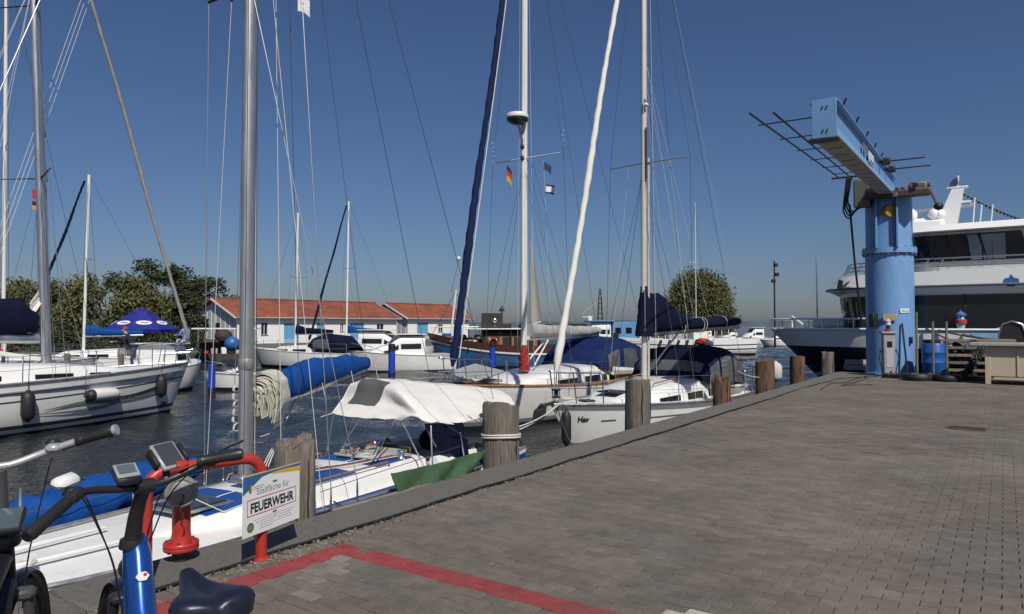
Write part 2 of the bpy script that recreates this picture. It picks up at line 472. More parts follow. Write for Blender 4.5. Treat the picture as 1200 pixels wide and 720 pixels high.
# kerb beams: cast lengths, butted with a narrow joint
def prism_st(mb, s0, s1, t0, t1, z0, z1, ch=.012, m=0):
    c = st((s0 + s1) / 2, (t0 + t1) / 2, (z0 + z1) / 2)
    mb.box(c, (s1 - s0, t1 - t0, z1 - z0), QROT, m, ch)
KERBW = .54
quay = bpy.data.objects.new("quay_edge", None); COL.objects.link(quay); quay["kind"] = "structure"
s = S0; k = 0
while s < S_END - .1:
    e = min(s + 4.0, S_END)
    mb = MB(); prism_st(mb, s + .004, e - .004, 0, KERBW, -.6, .012, .015)
    mb.build("kerb_beam", concrete, quay)
    s = e
t = KERBW + .03
while t < 26:
    mb = MB(); prism_st(mb, S_END - .5, S_END, t, t + 3.99, -.6, .012, .015)
    mb.build("kerb_beam", concrete, quay)
    t += 4.0
def paver_mat(name, col, col2, lo=.52, hi=.72):
    m = M(name, col, .9, var=.30, scale=60, bump=.7, bscale=160, col2=col2, mixlo=lo, mixhi=hi, c2scale=.7)
    nt = m.node_tree; N, Lk = nt.nodes, nt.links
    b = nt.nodes["Principled BSDF"]
    g0 = N.new("ShaderNodeNewGeometry"); mp0 = [q for q in N if q.type == 'MAPPING'][0]
    Lk.new(g0.outputs["Position"], mp0.inputs["Vector"])
    src = b.inputs["Base Color"].links[0].from_socket
    oi = N.new("ShaderNodeAttribute"); oi.attribute_name = "tint"; oi.attribute_type = 'GEOMETRY'
    og = N.new("ShaderNodeTexCoord")
    # wear in large patches over the whole quay (world position), pebbles of pale grit
    geo = N.new("ShaderNodeNewGeometry")
    n1 = N.new("ShaderNodeTexNoise"); n1.inputs["Scale"].default_value = .55; n1.inputs["Detail"].default_value = 7; n1.inputs["Roughness"].default_value = .7
    Lk.new(geo.outputs["Position"], n1.inputs["Vector"])
    mr = N.new("ShaderNodeMapRange"); mr.inputs[1].default_value = .35; mr.inputs[2].default_value = .66; mr.inputs[3].default_value = .82; mr.inputs[4].default_value = 1.2
    Lk.new(n1.outputs[0], mr.inputs[0])
    n2 = N.new("ShaderNodeTexNoise"); n2.inputs["Scale"].default_value = 7; n2.inputs["Detail"].default_value = 9; n2.inputs["Roughness"].default_value = .8
    Lk.new(geo.outputs["Position"], n2.inputs["Vector"])
    m2 = N.new("ShaderNodeMapRange"); m2.inputs[1].default_value = .3; m2.inputs[2].default_value = .7; m2.inputs[3].default_value = .8; m2.inputs[4].default_value = 1.22
    Lk.new(n2.outputs[0], m2.inputs[0])
    mu = N.new("ShaderNodeMath"); mu.operation = 'MULTIPLY'
    Lk.new(mr.outputs[0], mu.inputs[0]); Lk.new(m2.outputs[0], mu.inputs[1])
    vo = N.new("ShaderNodeTexVoronoi"); vo.inputs["Scale"].default_value = 7
    Lk.new(geo.outputs["Position"], vo.inputs["Vector"])
    vm = N.new("ShaderNodeMapRange"); vm.inputs[1].default_value = .035; vm.inputs[2].default_value = .07; vm.inputs[3].default_value = 1.6; vm.inputs[4].default_value = 1.0
    Lk.new(vo.outputs["Distance"], vm.inputs[0])
    m3 = N.new("ShaderNodeMath"); m3.operation = 'MULTIPLY'
    Lk.new(mu.outputs[0], m3.inputs[0]); Lk.new(vm.outputs[0], m3.inputs[1])
    for sc2, lo2, hi2, k2 in ((.8, .60, .74, .78), (2.6, .64, .72, .74), (1.5, .60, .76, 1.22)):
        n5 = N.new("ShaderNodeTexNoise"); n5.inputs["Scale"].default_value = sc2; n5.inputs["Detail"].default_value = 6; n5.inputs["Distortion"].default_value = .6
        of = N.new("ShaderNodeVectorMath"); of.inputs[1].default_value = (sc2 * 7, k2 * 31, 0); Lk.new(geo.outputs["Position"], of.inputs[0]); Lk.new(of.outputs[0], n5.inputs["Vector"])
        r5 = N.new("ShaderNodeMapRange"); r5.inputs[1].default_value = lo2; r5.inputs[2].default_value = hi2; r5.inputs[3].default_value = 1; r5.inputs[4].default_value = k2
        Lk.new(n5.outputs[0], r5.inputs[0]); m5 = N.new("ShaderNodeMath"); m5.operation = 'MULTIPLY'; Lk.new(m3.outputs[0], m5.inputs[0]); Lk.new(r5.outputs[0], m5.inputs[1]); m3 = m5
    m4 = N.new("ShaderNodeMath"); m4.operation = 'MULTIPLY'
    Lk.new(m3.outputs[0], m4.inputs[0]); Lk.new(oi.outputs["Fac"], m4.inputs[1])
    sc_ = N.new("ShaderNodeVectorMath"); sc_.operation = 'SCALE'
    Lk.new(src, sc_.inputs[0]); Lk.new(m4.outputs[0], sc_.inputs["Scale"])
    Lk.new(sc_.outputs[0], b.inputs["Base Color"])
    return m
pav_grey = paver_mat("grey_brown_paver", (.158, .141, .120), (.206, .170, .132), .40, .70)
pav_red = paver_mat("red_painted_paver", (.30, .050, .052), (.20, .085, .075), .50, .72)
pav_white = paver_mat("worn_white_painted_paver", (.50, .47, .42), (.2, .18, .16), .5, .62)
pav_dusty = paver_mat("dusty_paver", (.25, .225, .195), (.17, .15, .13), .45, .62)
PAV = [pav_grey, pav_red, pav_white, pav_dusty]
# pavers 0.2 x 0.1 m, long side across the quay, half bond
LT, WS = .2, .1
RED_S = onz(402, 635.6).dot(QD)               # outer corner of the painted bay
RED_T = onz(402, 635.6).dot(QN) - QT0
T_0 = KERBW + .035
DRAIN = [onz(1111, 497.5), onz(1156, 503)]
def to_st(p):
    p = V((p[0], p[1], 0)); return p.dot(QD), p.dot(QN) - QT0
dr_s0, dr_t0 = to_st(onz(1111, 502)); dr_s1, dr_t1 = to_st(onz(1155, 504))
dr_s = (dr_s0 + dr_s1) / 2 + .05
pv = []
inv = cam.rotation_euler.to_matrix().transposed()
def project(p):
    q = inv @ (V(p) - CAMP)
    if q.z > -.3: return None
    return 600 + FPX * q.x / -q.z, 360 - FPX * q.y / -q.z, -q.z
rnd = random.Random(3)
ns = int((S_END - .5) / WS)
for i in range(-26, ns):
    s0 = RED_S + WS * (i - int(RED_S / WS))
    if s0 + WS > S_END - .51: continue
    tmax = 16 if s0 < 14 else 21
    off = (.1 if i % 2 else 0.0) + T_0 - .1
    nj = int((tmax - off) / LT)
    for j in range(nj):
        t0 = off + LT * j
        a, b = max(t0, T_0), t0 + LT
        if b - a < .03: continue
        pr = project(st(s0 + .05, (a + b) / 2, 0))
        if pr is None: 
            continue
        if pr[0] < -160 or pr[0] > 1360 or pr[1] > 860: continue
        if dr_s - .2 < s0 + .05 < dr_s + .2 and dr_t0 - .02 < (a + b) / 2 < dr_t1 + .02: continue
        sc_, tc_ = s0 + .05, (a + b) / 2
        m = 0
        pv.append([s0, a, b, m, pr])
# paint: two courses of red across, one paver-width along the quay
for q in pv:
    sc_, tc_ = q[0] + .05, (q[1] + q[2]) / 2
    if RED_S - .2 < sc_ < RED_S and tc_ > RED_T - .02: q[3] = 1
    if abs((tc_ - RED_T - .27) - .42 * (RED_S - .22 - sc_)) < .10 and RED_S - .95 < sc_ < RED_S - .2 and q[3] == 0: q[3] = 3
    if 3.3 < tc_ < 3.9 and 2.9 < sc_ < RED_S + .34 and sc_ > RED_S: q[3] = 2
# the along-quay leg is its own column of pavers: split what crosses it
pv2 = []
for q in pv:
    s0, a, b, m, pr = q
    if m in (0, 3) and s0 + .05 < RED_S and b > RED_T and a < RED_T + .2:
        if a < RED_T - .03: pv2.append([s0, a, RED_T, 0, pr])
        if b > RED_T + .23: pv2.append([s0, RED_T + .2, b, m, pr])
        continue
    if m == 1 and a < RED_T + .2:
        continue
    pv2.append(q)
for i in range(-26, int(RED_S / WS) + 1):
    s0 = RED_S + WS * (i - int(RED_S / WS)) - WS
    pr = project(st(s0 + .05, RED_T + .1, 0))
    if pr and pr[0] > -160 and pr[1] < 860: pv2.append([s0, RED_T, RED_T + .2, 1, pr])
pv = pv2
def size_px(q):
    pr = q[4]
    if not (0 <= pr[0] <= 1200 and pr[1] <= 720): return 0
    if pr[0] < 300: return 0.01
    return 1 / pr[2] ** 3 if q[3] == 0 else 1.5 / pr[2] ** 3
pv.sort(key=size_px, reverse=True)
def tinted(me, per_face):
    at = me.attributes.new("tint", 'FLOAT', 'FACE'); at.data.foreach_set("value", per_face)
pavement = bpy.data.objects.new("pavement", None); COL.objects.link(pavement); pavement["kind"] = "structure"
G = .0054
cache = {}
def tint(): return max(.62, min(1.5, rnd.gauss(1.0, .065)))
rest = MB(); rest_t = []
for idx, (s0, a, b, m, pr) in enumerate(pv):
    h = rnd.uniform(-.003, .003)
    if idx < 300:
        w = round(b - a, 2)
        key = (w, m, rnd.randrange(6))
        if key not in cache:
            q = MB(); q.box((0, 0, -.03), (WS - G, w - G, .06), 0, 0, .004)
            me = q.mesh("paver", PAV[m], 0); tinted(me, [tint()] * len(me.polygons)); cache[key] = me
        o = link("paver", cache[key], pavement)
        o.location = st(s0 + WS / 2, (a + b) / 2, h); o.rotation_euler = (rnd.uniform(-.008, .008), rnd.uniform(-.008, .008), QROT)
    else:
        n0 = len(rest.f)
        c = st(s0 + WS / 2, (a + b) / 2, h)
        if pr[2] < 9:
            rest.box(c - V((0, 0, .03)), (WS - G, b - a - G, .06), QROT, m, .004)
        else:
            hx, hy = (WS - G) / 2, (b - a - G) / 2
            X = Matrix.Rotation(QROT, 3, 'Z')
            top = [c + X @ V((x * hx, y * hy, 0)) for x, y in ((-1, -1), (1, -1), (1, 1), (-1, 1))]
            bot = [p_ - V((0, 0, .04)) for p_ in top]
            rest.add(top + bot, [(0, 1, 2, 3), (0, 4, 5, 1), (1, 5, 6, 2), (2, 6, 7, 3), (3, 7, 4, 0)], m)
        rest_t += [tint()] * (len(rest.f) - n0)
me = rest.mesh("paver_field", PAV, 0); tinted(me, rest_t)
link("paver_field", me, pavement, kind="stuff")
# pavement beyond the pavers in view (outside the frame)
def far_paving():
    m, nt, b = newmat("paving_beyond")
    N, Lk = nt.nodes, nt.links
    tc = N.new("ShaderNodeTexCoord"); mp = N.new("ShaderNodeMapping"); mp.inputs["Rotation"].default_value = (0, 0, -QROT + R(90))
    Lk.new(tc.outputs["Object"], mp.inputs[0])
    br = N.new("ShaderNodeTexBrick"); br.inputs["Scale"].default_value = 1; br.inputs["Brick Width"].default_value = .2; br.inputs["Row Height"].default_value = .1
    br.inputs["Mortar Size"].default_value = .003
    br.inputs["Color1"].default_value = (.16, .14, .125, 1); br.inputs["Color2"].default_value = (.13, .115, .10, 1); br.inputs["Mortar"].default_value = (.05, .045, .04, 1)
    Lk.new(mp.outputs[0], br.inputs[0]); Lk.new(br.outputs[0], b.inputs["Base Color"]); b.inputs["Roughness"].default_value = .9
    return m
mb = MB(); rect_st(mb, S0, S_END - .5, .58, 60, -.012)
mb.build("pavement_beyond", far_paving(), smooth=0, kind="structure")
# black cable lying in the joint beside the kerb
pts = []
for i in range(61):
    s = 2.2 + (S_END - 4.0 - 2.2) * i / 60
    pts.append(st(s, KERBW + .012 + .012 * math.sin(s * 3.1) + .01 * math.sin(s * 7.3) + (.10 * max(0, (s - 14)) / 14) * math.sin(s * .9), .012))
pts += [st(S_END - 3.0, .95, .014), st(S_END - 2.2, 1.5, .014), st(S_END - 1.6, 1.5, .014)]
c = wire("power_cable", pts, .011, black_rub, n=6); tag(c, "long black cable lying along the joint beside the kerb", "cable")
pts = [onz(x, y, .012) for x, y in ((961, 457), (975, 449), (990, 449), (1003, 444), (1015, 441), (1016, 443), (1000, 449), (985, 452), (1022, 451))]
c = wire("power_cable", pts, .011, black_rub, n=6); tag(c, "black cable looped on the paving in front of the blue crane", "cable")
# drain
dr = thing("drain_grate", "dark rectangular drain grate set in the paving", "drain", st(dr_s, (dr_t0 + dr_t1) / 2, 0), QROT)
wd = dr_t1 - dr_t0
rust = M("rusty_iron", (.07, .045, .035), .8, .3, var=.4, scale=30)
mb = MB()
for y0, x0, sx, sy in ((0, -.17, .03, wd), (0, .17, .03, wd), (-wd / 2 + .015, 0, .31, .03), (wd / 2 - .015, 0, .31, .03)):
    mb.box((x0, y0, -.012), (sx, sy, .04), 0, 0, .003)
mb.build("frame", rust, dr)
mb = MB(); mb.box((0, 0, -.028), (.31, wd - .06, .004)); mb.build("pit", black_rub, dr)
for i in range(int(wd / .045)):
    mb = MB(); mb.box((0, -wd / 2 + .05 + i * .045, -.012), (.31, .018, .03)); mb.build("bar", rust, dr)
# ================================================================ piles at the quay edge
def pile(px, ytop, wpx, label, t=-.24, rotten=False, square=False, rope=False, lean=0):
    base = ont(px, 600, t); depth = base.y
    r = wpx * depth / FPX / 2
    top = onY(px, ytop, depth).z
    o = thing("mooring_pile", label, "pile", (base.x, base.y, WATER - .6), QROT + rnd.uniform(-.3, .3), "wooden piles along the quay edge")
    n = 22
    H_ = top - (WATER - .6)
    mb = MB(); rr = random.Random(int(px))
    prof = [rr.uniform(.93, 1.05) for _ in range(n)]
    if square: prof = [min(1.12, .86 / max(abs(math.cos(a)), abs(math.sin(a)))) * rr.uniform(.97, 1.02) for a in [2 * math.pi * j / n + .5 for j in range(n)]]
    ht = [rr.uniform(-.05, .0) for _ in range(n)]
    if rotten: ht = [rr.choice((-.28, -.12, 0, -.2, -.05)) * (1.2 if rr.random() < .5 else .5) for _ in range(n)]
    slope = rr.uniform(-.05, .05)
    K = 7
    def ring(f, s_=1.0, dz=0):
        out = []
        for j in range(n):
            a = 2 * math.pi * j / n
            rad = r * prof[j] * s_ * (1 + .03 * math.sin(5 * f + j * 1.7))
            z = f * (H_ + ht[j] + slope * math.cos(a)) + dz
            out.append(V((rad * math.cos(a) + lean * f, rad * math.sin(a), z)))
        return out
    rings = [ring(i / K) for i in range(K)] + [ring(.995), ring(1.0, .93), ring(.99, .6), ring(.99 if not rotten else .93, .25)]
    vs = [p_ for q in rings for p_ in q]
    fs = []
    for i in range(len(rings) - 1):
        for j in range(n):
            fs.append((i * n + j, i * n + (j + 1) % n, (i + 1) * n + (j + 1) % n, (i + 1) * n + j))
    fs.append(tuple((len(rings) - 1) * n + j for j in range(n)))
    mb.add(vs, fs); mb.build("post", rot_wood if rotten else pile_wood, o, smooth=50)
    # drying cracks standing open in the timber
    mc = MB()
    for q in range(7 if r > .15 else 4):
        a = rr.uniform(0, 6.28); z1 = H_ * rr.uniform(.75, .97); z0 = z1 - rr.uniform(.25, .8)
        pts = [V(((r * 1.012) * math.cos(a + .04 * math.sin(i * 1.7)) + lean * (z0 + (z1 - z0) * i / 6) / H_, (r * 1.012) * math.sin(a + .04 * math.sin(i * 1.7)), z0 + (z1 - z0) * i / 6)) for i in range(7)]
        mc.tube(pts, [.002, .006, .008, .009, .008, .006, .002], 4)
    mc.build("crack", boot_black, o, kind="stuff")
    if rope:
        mr_ = MB()
        for q in range(2):
            pts = [V((r * 1.07 * math.cos(a), r * 1.07 * math.sin(a), H_ - .42 + q * .028 + .01 * math.sin(a * 2))) for a in [2 * math.pi * j / 24 for j in range(25)]]
            mr_.tube(pts, .013, 6)
        mr_.build("rope_turn", rope_white, o)
    return o
pile(345, 514, 46, "thick square weathered pile behind the fire brigade sign", square=True)
P2 = pile(587, 471, 42, "stout round pile with white rope round it beside the white tent", rope=True)
pile(748, 443, 29, "grey round pile in front of the hull of the named white yacht")
pile(847, 440, 20, "short broken pile with a splintered rotten top", rotten=True)
P5 = pile(898, 421, 21, "rusty brown pile with a pale fender hung on its far side", rotten=False)
P6 = pile(936, 417, 16, "slim split pile in front of the open water", rotten=False)
pile(972, 412, 14, "smooth pale grey pile under the white ship's bow", t=-.3)
for P_ in (P5, P6):
    for q_ in kids(P_):
        if q_.name.startswith('post'): q_.data.materials[0] = rot_wood

# sand, grit and weeds gathered in the joint beside the kerb and round the hoop
rw = random.Random(21); wd_ = MB(); gr_ = MB()
for i in range(420):
    s_ = rw.uniform(2.0, 9.5) if i < 260 else rw.uniform(2.6, 4.2); t_ = KERBW + .03 + abs(rw.gauss(0, .05)) if i < 260 else rw.uniform(.5, .78)
    p = st(s_, t_, .004); r_ = rw.uniform(.004, .013); gr_.ball(p, (r_, r_ * 1.2, r_ * .6), 5, 3)
for i in range(150):
    s_ = rw.uniform(2.4, 4.4) if i < 90 else rw.uniform(4.4, 9); p = st(s_, rw.uniform(.55, .62) if i % 3 else rw.uniform(.6, .8), .0)
    for k in range(4):
        a = rw.uniform(0, 6.28); h = rw.uniform(.012, .04); d = V((math.cos(a), math.sin(a), 0)); w = V((-d.y, d.x, 0)) * .003
        wd_.add([p - w, p + w, p + d * h * .7 + V((0, 0, h))], [(0, 1, 2)])
gr_.build("joint_grit", M("pale_grit", (.24, .21, .17), .95, var=.4), smooth=0, kind="stuff")
wd_.build("joint_weeds", M("dry_weeds", (.10, .10, .04), .9, var=.4), smooth=0, kind="stuff")
# ================================================================ hoop, hydrant, sign
hp_r = onz(306, 655); hp_l = onY(171, 600, 4.5); hp_l.z = 0
hoop = thing("barrier_hoop", "red tubular steel hoop barrier standing round the hydrant at the kerb", "barrier", hp_r, 0)
def rounded(pts, rad, k=6):
    pts = [V(p) for p in pts]; out = [pts[0]]
    for i in range(1, len(pts) - 1):
        a = pts[i] + (pts[i - 1] - pts[i]).normalized() * rad; b = pts[i] + (pts[i + 1] - pts[i]).normalized() * rad
        for j in range(k + 1):
            t_ = j / k
            out.append(a * (1 - t_) ** 2 + pts[i] * 2 * t_ * (1 - t_) + b * t_ * t_)
    out.append(pts[-1]); return out
dl = hp_l - hp_r
MB().tube(rounded([(0, 0, -.02), (0, 0, .725), dl + V((0, 0, .725)), dl + V((0, 0, -.02))], .16, 8), .039, 16).build("tube_frame", red_paint, hoop)
for q in (V((0, 0, 0)), dl):
    b_ = MB(); b_.lathe([(.039, .012), (.052, .010), (.056, .0), (.056, -.02)], q + V((0, 0, .004)), 16, caps=False)
    b_.build("collar", red_paint, hoop)
# hydrant
hpos = onz(212, 658); hpos.z = .012
hyd = thing("fire_hydrant_pipe", "red flanged fire water standpipe with a grey capped coupling and chain", "hydrant", hpos, 0)
red_dark = M("dark_red_paint", (.33, .02, .018), .35, var=.15, scale=18, bump=.15, bscale=70)
MB().lathe([(.045, 0), (.06, .0), (.06, .075)], n=18).build("base_stub", black_rub, hyd)
m_ = MB(); m_.lathe([(.0, .072), (.112, .072), (.117, .078), (.117, .094), (.112, .099), (.0, .099)], n=28)
m_.lathe([(.0, .101), (.112, .101), (.117, .106), (.117, .122), (.112, .128), (.072, .131), (.066, .15), (.062, .19)], n=28)
m_.build("flange", red_paint, hyd)
for i in range(8):
    a = 2 * math.pi * i / 8 + .3
    MB().lathe([(0, .062), (.013, .062), (.013, .072), (.007, .073), (.007, .128), (.013, .128), (.013, .14), (0, .14)], (.093 * math.cos(a), .093 * math.sin(a), 0), 6).build("bolt", red_dark, hyd, smooth=25)
cd = V((.40, -.9, .03)).normalized()
elbow = [V((0, 0, .13)), V((0, 0, .36))] + [V((0, 0, .36)).lerp(V((0, 0, .5)), t_) * (1 - t_) + (V((0, 0, .5)).lerp(V((0, 0, .5)) + cd * .12, t_)) * t_ for t_ in (.15, .3, .45, .6, .75, .9, 1.0)]
MB().tube(elbow, .061, 20).build("pipe", red_paint, hyd)
Xc = cd.to_track_quat('Z', 'Y').to_matrix()
cc = V((0, 0, .5)) + cd * .10
cap = MB().lathe([(.066, 0), (.085, .0), (.09, .006), (.09, .02), (.102, .022), (.106, .028), (.106, .055), (.1, .062), (.084, .064), (.082, .058), (.074, .058), (.07, .066), (.058, .07), (.02, .074), (.0, .074)], cc, 32, X=Xc).build("coupling_cap", grey_iron, hyd)
for i in range(3):
    a = 2 * math.pi * i / 3 + .5
    MB().box(cc + Xc @ V((.1 * math.cos(a), .1 * math.sin(a), .04)), (.03, .022, .03), 0, 0, .004, M=Xc @ Matrix.Rotation(a, 3, 'Z')).build("lug", grey_iron, cap)
MB().lathe([(0, .07), (.016, .07), (.016, .084), (0, .086)], cc, 10, X=Xc).build("cap_bolt", grey_iron, cap)
ch = MB()
p0 = cc + Xc @ V((0, 0, .082))
cpts = [p0 + V((0.0, 0, -.02 * i)) + V((.012 * math.sin(i * .9), .01, 0)) for i in range(12)]
for i in range(11):
    a, b = cpts[i], cpts[i + 1]
    mid = (a + b) / 2; tdir = (b - a).normalized(); sd = tdir.cross(V((0, 1, 0)) if i % 2 else V((1, 0, 0))).normalized()
    ring = [mid + tdir * .014 * math.cos(u) + sd * .007 * math.sin(u) for u in [2 * math.pi * k / 8 for k in range(9)]]
    ch.tube(ring, .0022, 4, caps=False)
ch.build("chain", black_rub, hyd)
# the sign
al = (V((.37, .93, 0))).normalized(); nn = V((al.y, -al.x, 0))
sc_ = hp_r + nn * .048 + al * .055; sc_.z = .415
sign = thing("fire_brigade_sign", "white sign reading Stellfläche für FEUERWEHR on the red hoop", "sign", sc_, math.atan2(al.y, al.x))
sign_white = M("sign_white", (.78, .79, .80), .3, var=.02)
ink = M("black_ink", (.012, .012, .013), .45, var=0); ink_grey = M("grey_ink", (.16, .17, .18), .5, var=0)
ink_red = M("red_ink", (.45, .025, .05), .45, var=0); ink_blue = M("blue_ink", (.03, .13, .32), .45, var=0); ink_yel = M("yellow_ink", (.66, .42, .02), .45, var=0); ink_green = M("green_ink", (.04, .15, .06), .5, var=0)
SW, SH = .594, .42
MB().box((0, 0, 0), (SW, .004, SH), 0, 0, .001).build("panel", sign_white, sign)
def flat(mb, poly, y, m=0):
    # printed film on the front face (-y side)
    mb.add([(x, y, z) for x, z in poly], [tuple(range(len(poly)))], m)
def film(name, poly, mat, y=-.0026, parent=sign):
    mb = MB(); flat(mb, poly, y); return mb.build(name, mat, parent, smooth=0)
top = [( -SW/2 + .0, SH/2)]
wave = lambda u: SH / 2 - .062 + .05 * math.sin(min(1, u * 1.15) * 1.9) - .012 * u
N_ = 16
film("blue_band", [(-SW / 2, SH / 2 - .008)] + [(-SW / 2 + SW * i / N_, wave(i / N_) - (.07 * (1 - i / 5) if i < 5 else 0)) for i in range(N_ + 1)] + [(SW / 2, SH / 2 - .008)], ink_blue)
film("yellow_edge", [(-SW / 2, SH / 2 - .007), (SW / 2, SH / 2 - .007), (SW / 2, SH / 2), (-SW / 2, SH / 2)], ink_yel)
film("yellow_swoosh", [(-.02 + (SW / 2 + .02) * i / N_, wave(.47 + .53 * i / N_) - .002) for i in range(N_ + 1)] + [(-.02 + (SW / 2 + .02) * i / N_, wave(.47 + .53 * i / N_) - .003 - .034 * (i / N_) ** .6) for i in range(N_, -1, -1)], ink_yel, -.0028)
film("crest", [(-.24, .135), (-.205, .135), (-.205, .095), (-.222, .08), (-.24, .095)], ink_yel, -.003)
film("crest_field", [(-.24, .135), (-.2225, .135), (-.2225, .08), (-.24, .095)], ink_green, -.0032)
frm = MB()
x0, x1, z0, z1, w_ = -.255, .255, -.075, .04, .006
for a, b in (((x0, z0), (x1, z0 + w_)), ((x0, z1 - w_), (x1, z1)), ((x0, z0 + w_), (x0 + w_, z1 - w_)), ((x1 - w_, z0 + w_), (x1, z1 - w_))):
    flat(frm, [(a[0], a[1]), (b[0], a[1]), (b[0], b[1]), (a[0], b[1])], -.0026)
frm.build("red_frame", ink_red, sign, smooth=0)
def text(name, body, size, x, z, mat, parent, y=-.0028, bold=0.0, align='CENTER', shear=0.0, rot=None, width=None):
    cu = bpy.data.curves.new(name, 'FONT'); cu.body = body; cu.size = size; cu.align_x = align; cu.offset = bold; cu.shear = shear
    cu.resolution_u = 3
    tmp = bpy.data.objects.new(name + "_source", cu); COL.objects.link(tmp)
    dg = bpy.context.evaluated_depsgraph_get()
    me = bpy.data.meshes.new_from_object(tmp.evaluated_get(dg))
    bpy.data.objects.remove(tmp); 
    me.materials.clear(); me.materials.append(mat)
    if width:
        xs = [v.co.x for v in me.vertices]; k = width / (max(xs) - min(xs))
        for v in me.vertices: v.co.x *= k
    o = link(name, me, parent)
    o.location = (x, y, z); o.rotation_euler = rot or (R(90), 0, 0)
    return o
text("lettering", "Stellfläche für", .066, 0.005, .062, ink_grey, sign, width=.34)
text("lettering", "FEUERWEHR", .092, 0.0, -.052, ink, sign, bold=.0035, width=.45)
film("rule_line", [(-.19, -.1075), (.235, -.1075), (.235, -.110), (-.19, -.110)], ink_grey)
circ = lambda cx, cz, r, n=20: [(cx + r * math.cos(2 * math.pi * i / n), cz + r * math.sin(2 * math.pi * i / n)) for i in range(n)]
film("green_badge", circ(-.22, -.15, .034), ink_green, -.0026)
film("badge_centre", circ(-.22, -.15, .022), M("badge_olive", (.2, .22, .1), .5), -.003)
fine = MB()
rr = random.Random(5)
for cx in (-.13, .05):
    for r_ in range(4 if cx < 0 else 3):
        x = cx; zz = -.128 - .017 * r_
        while x < cx + .15 - .03 * (r_ == 3):
            w_ = rr.uniform(.008, .025); flat(fine, [(x, zz), (x + w_, zz), (x + w_, zz + .004), (x, zz + .004)], -.0026); x += w_ + .005
for r_ in range(2):
    x = -.19
    while x < -.10:
        w_ = rr.uniform(.008, .02); flat(fine, [(x, .117 - r_ * .014), (x + w_, .117 - r_ * .014), (x + w_, .122 - r_ * .014), (x, .122 - r_ * .014)], -.0026); x += w_ + .004
fine.build("small_print", ink_grey, sign, smooth=0, kind="stuff")
film("pictogram", circ(-.152, -.128, .008, 3), ink, -.0027); film("pictogram", [(.026, -.13), (.034, -.13), (.034, -.118), (.026, -.118)], ink, -.0027)
for z in (.125, -.09):
    MB().box((.02, -.004, z), (.045, .004, .010), 0, 0, .001).build("clamp_bar", steel, sign)
MB().box((-.055, .02, .1), (.1, .03, .025), 0, 0, .003).build("bracket", grey_iron, sign)
MB().box((-.055, .02, -.1), (.1, .03, .025), 0, 0, .003).build("bracket", grey_iron, sign)
# ================================================================ bicycles
bike_blue = M("metallic_blue_frame", (.02, .09, .36), .25, .55, var=.1, scale=3, coat=.6)
bike_black = M("satin_black_frame", (.014, .014, .015), .34, .2, var=.15, coat=.2)
saddle_vinyl = M("saddle_vinyl", (.012, .015, .03), .36, var=.2, scale=30, bump=.06, bscale=350, rvar=.06)
tyre_rub = M("tyre_rubber", (.022, .022, .023), .72, var=.2, scale=40, bump=.2, bscale=120)
cable_m = M("cable_housing", (.018, .018, .02), .3)
screen = M("lcd_screen", (.10, .13, .13), .12, var=.1)
silver = M("silver_plastic", (.48, .49, .50), .35, .4, var=.05)
white_pl = M("white_plastic", (.72, .72, .70), .3, var=.03)
def ring_pts(c, r, n=40, a0=0, a1=2 * math.pi):
    return [V((c[0] + r * math.cos(a0 + (a1 - a0) * i / n), c[1], c[2] + r * math.sin(a0 + (a1 - a0) * i / n))) for i in range(n + 1)]
def wheel(root, cx, r=.35, name="wheel", steer=None):
    w = MB().tube(ring_pts((cx, 0, r), r - .022), .022, 12, caps=False).build(name, tyre_rub, root)
    MB().tube(ring_pts((cx, 0, r), r - .05), .012, 8, caps=False, flat=(1, 1)).build("rim", black_pl, w)
    sp = MB()
    for i in range(32):
        a = 2 * math.pi * i / 32; h = .03 * (1 if i % 2 else -1); ao = a + (.5 if i % 4 < 2 else -.5)
        sp.tube([V((cx + .025 * math.cos(ao), h, r + .025 * math.sin(ao))), V((cx + (r - .06) * math.cos(a), 0, r + (r - .06) * math.sin(a)))], .0012, 4)
    sp.build("spokes", steel, w, kind="stuff")
    MB().tube([(cx, -.06, r), (cx, .06, r)], [.02, .02], 10).build("hub", black_pl, w)
    return w
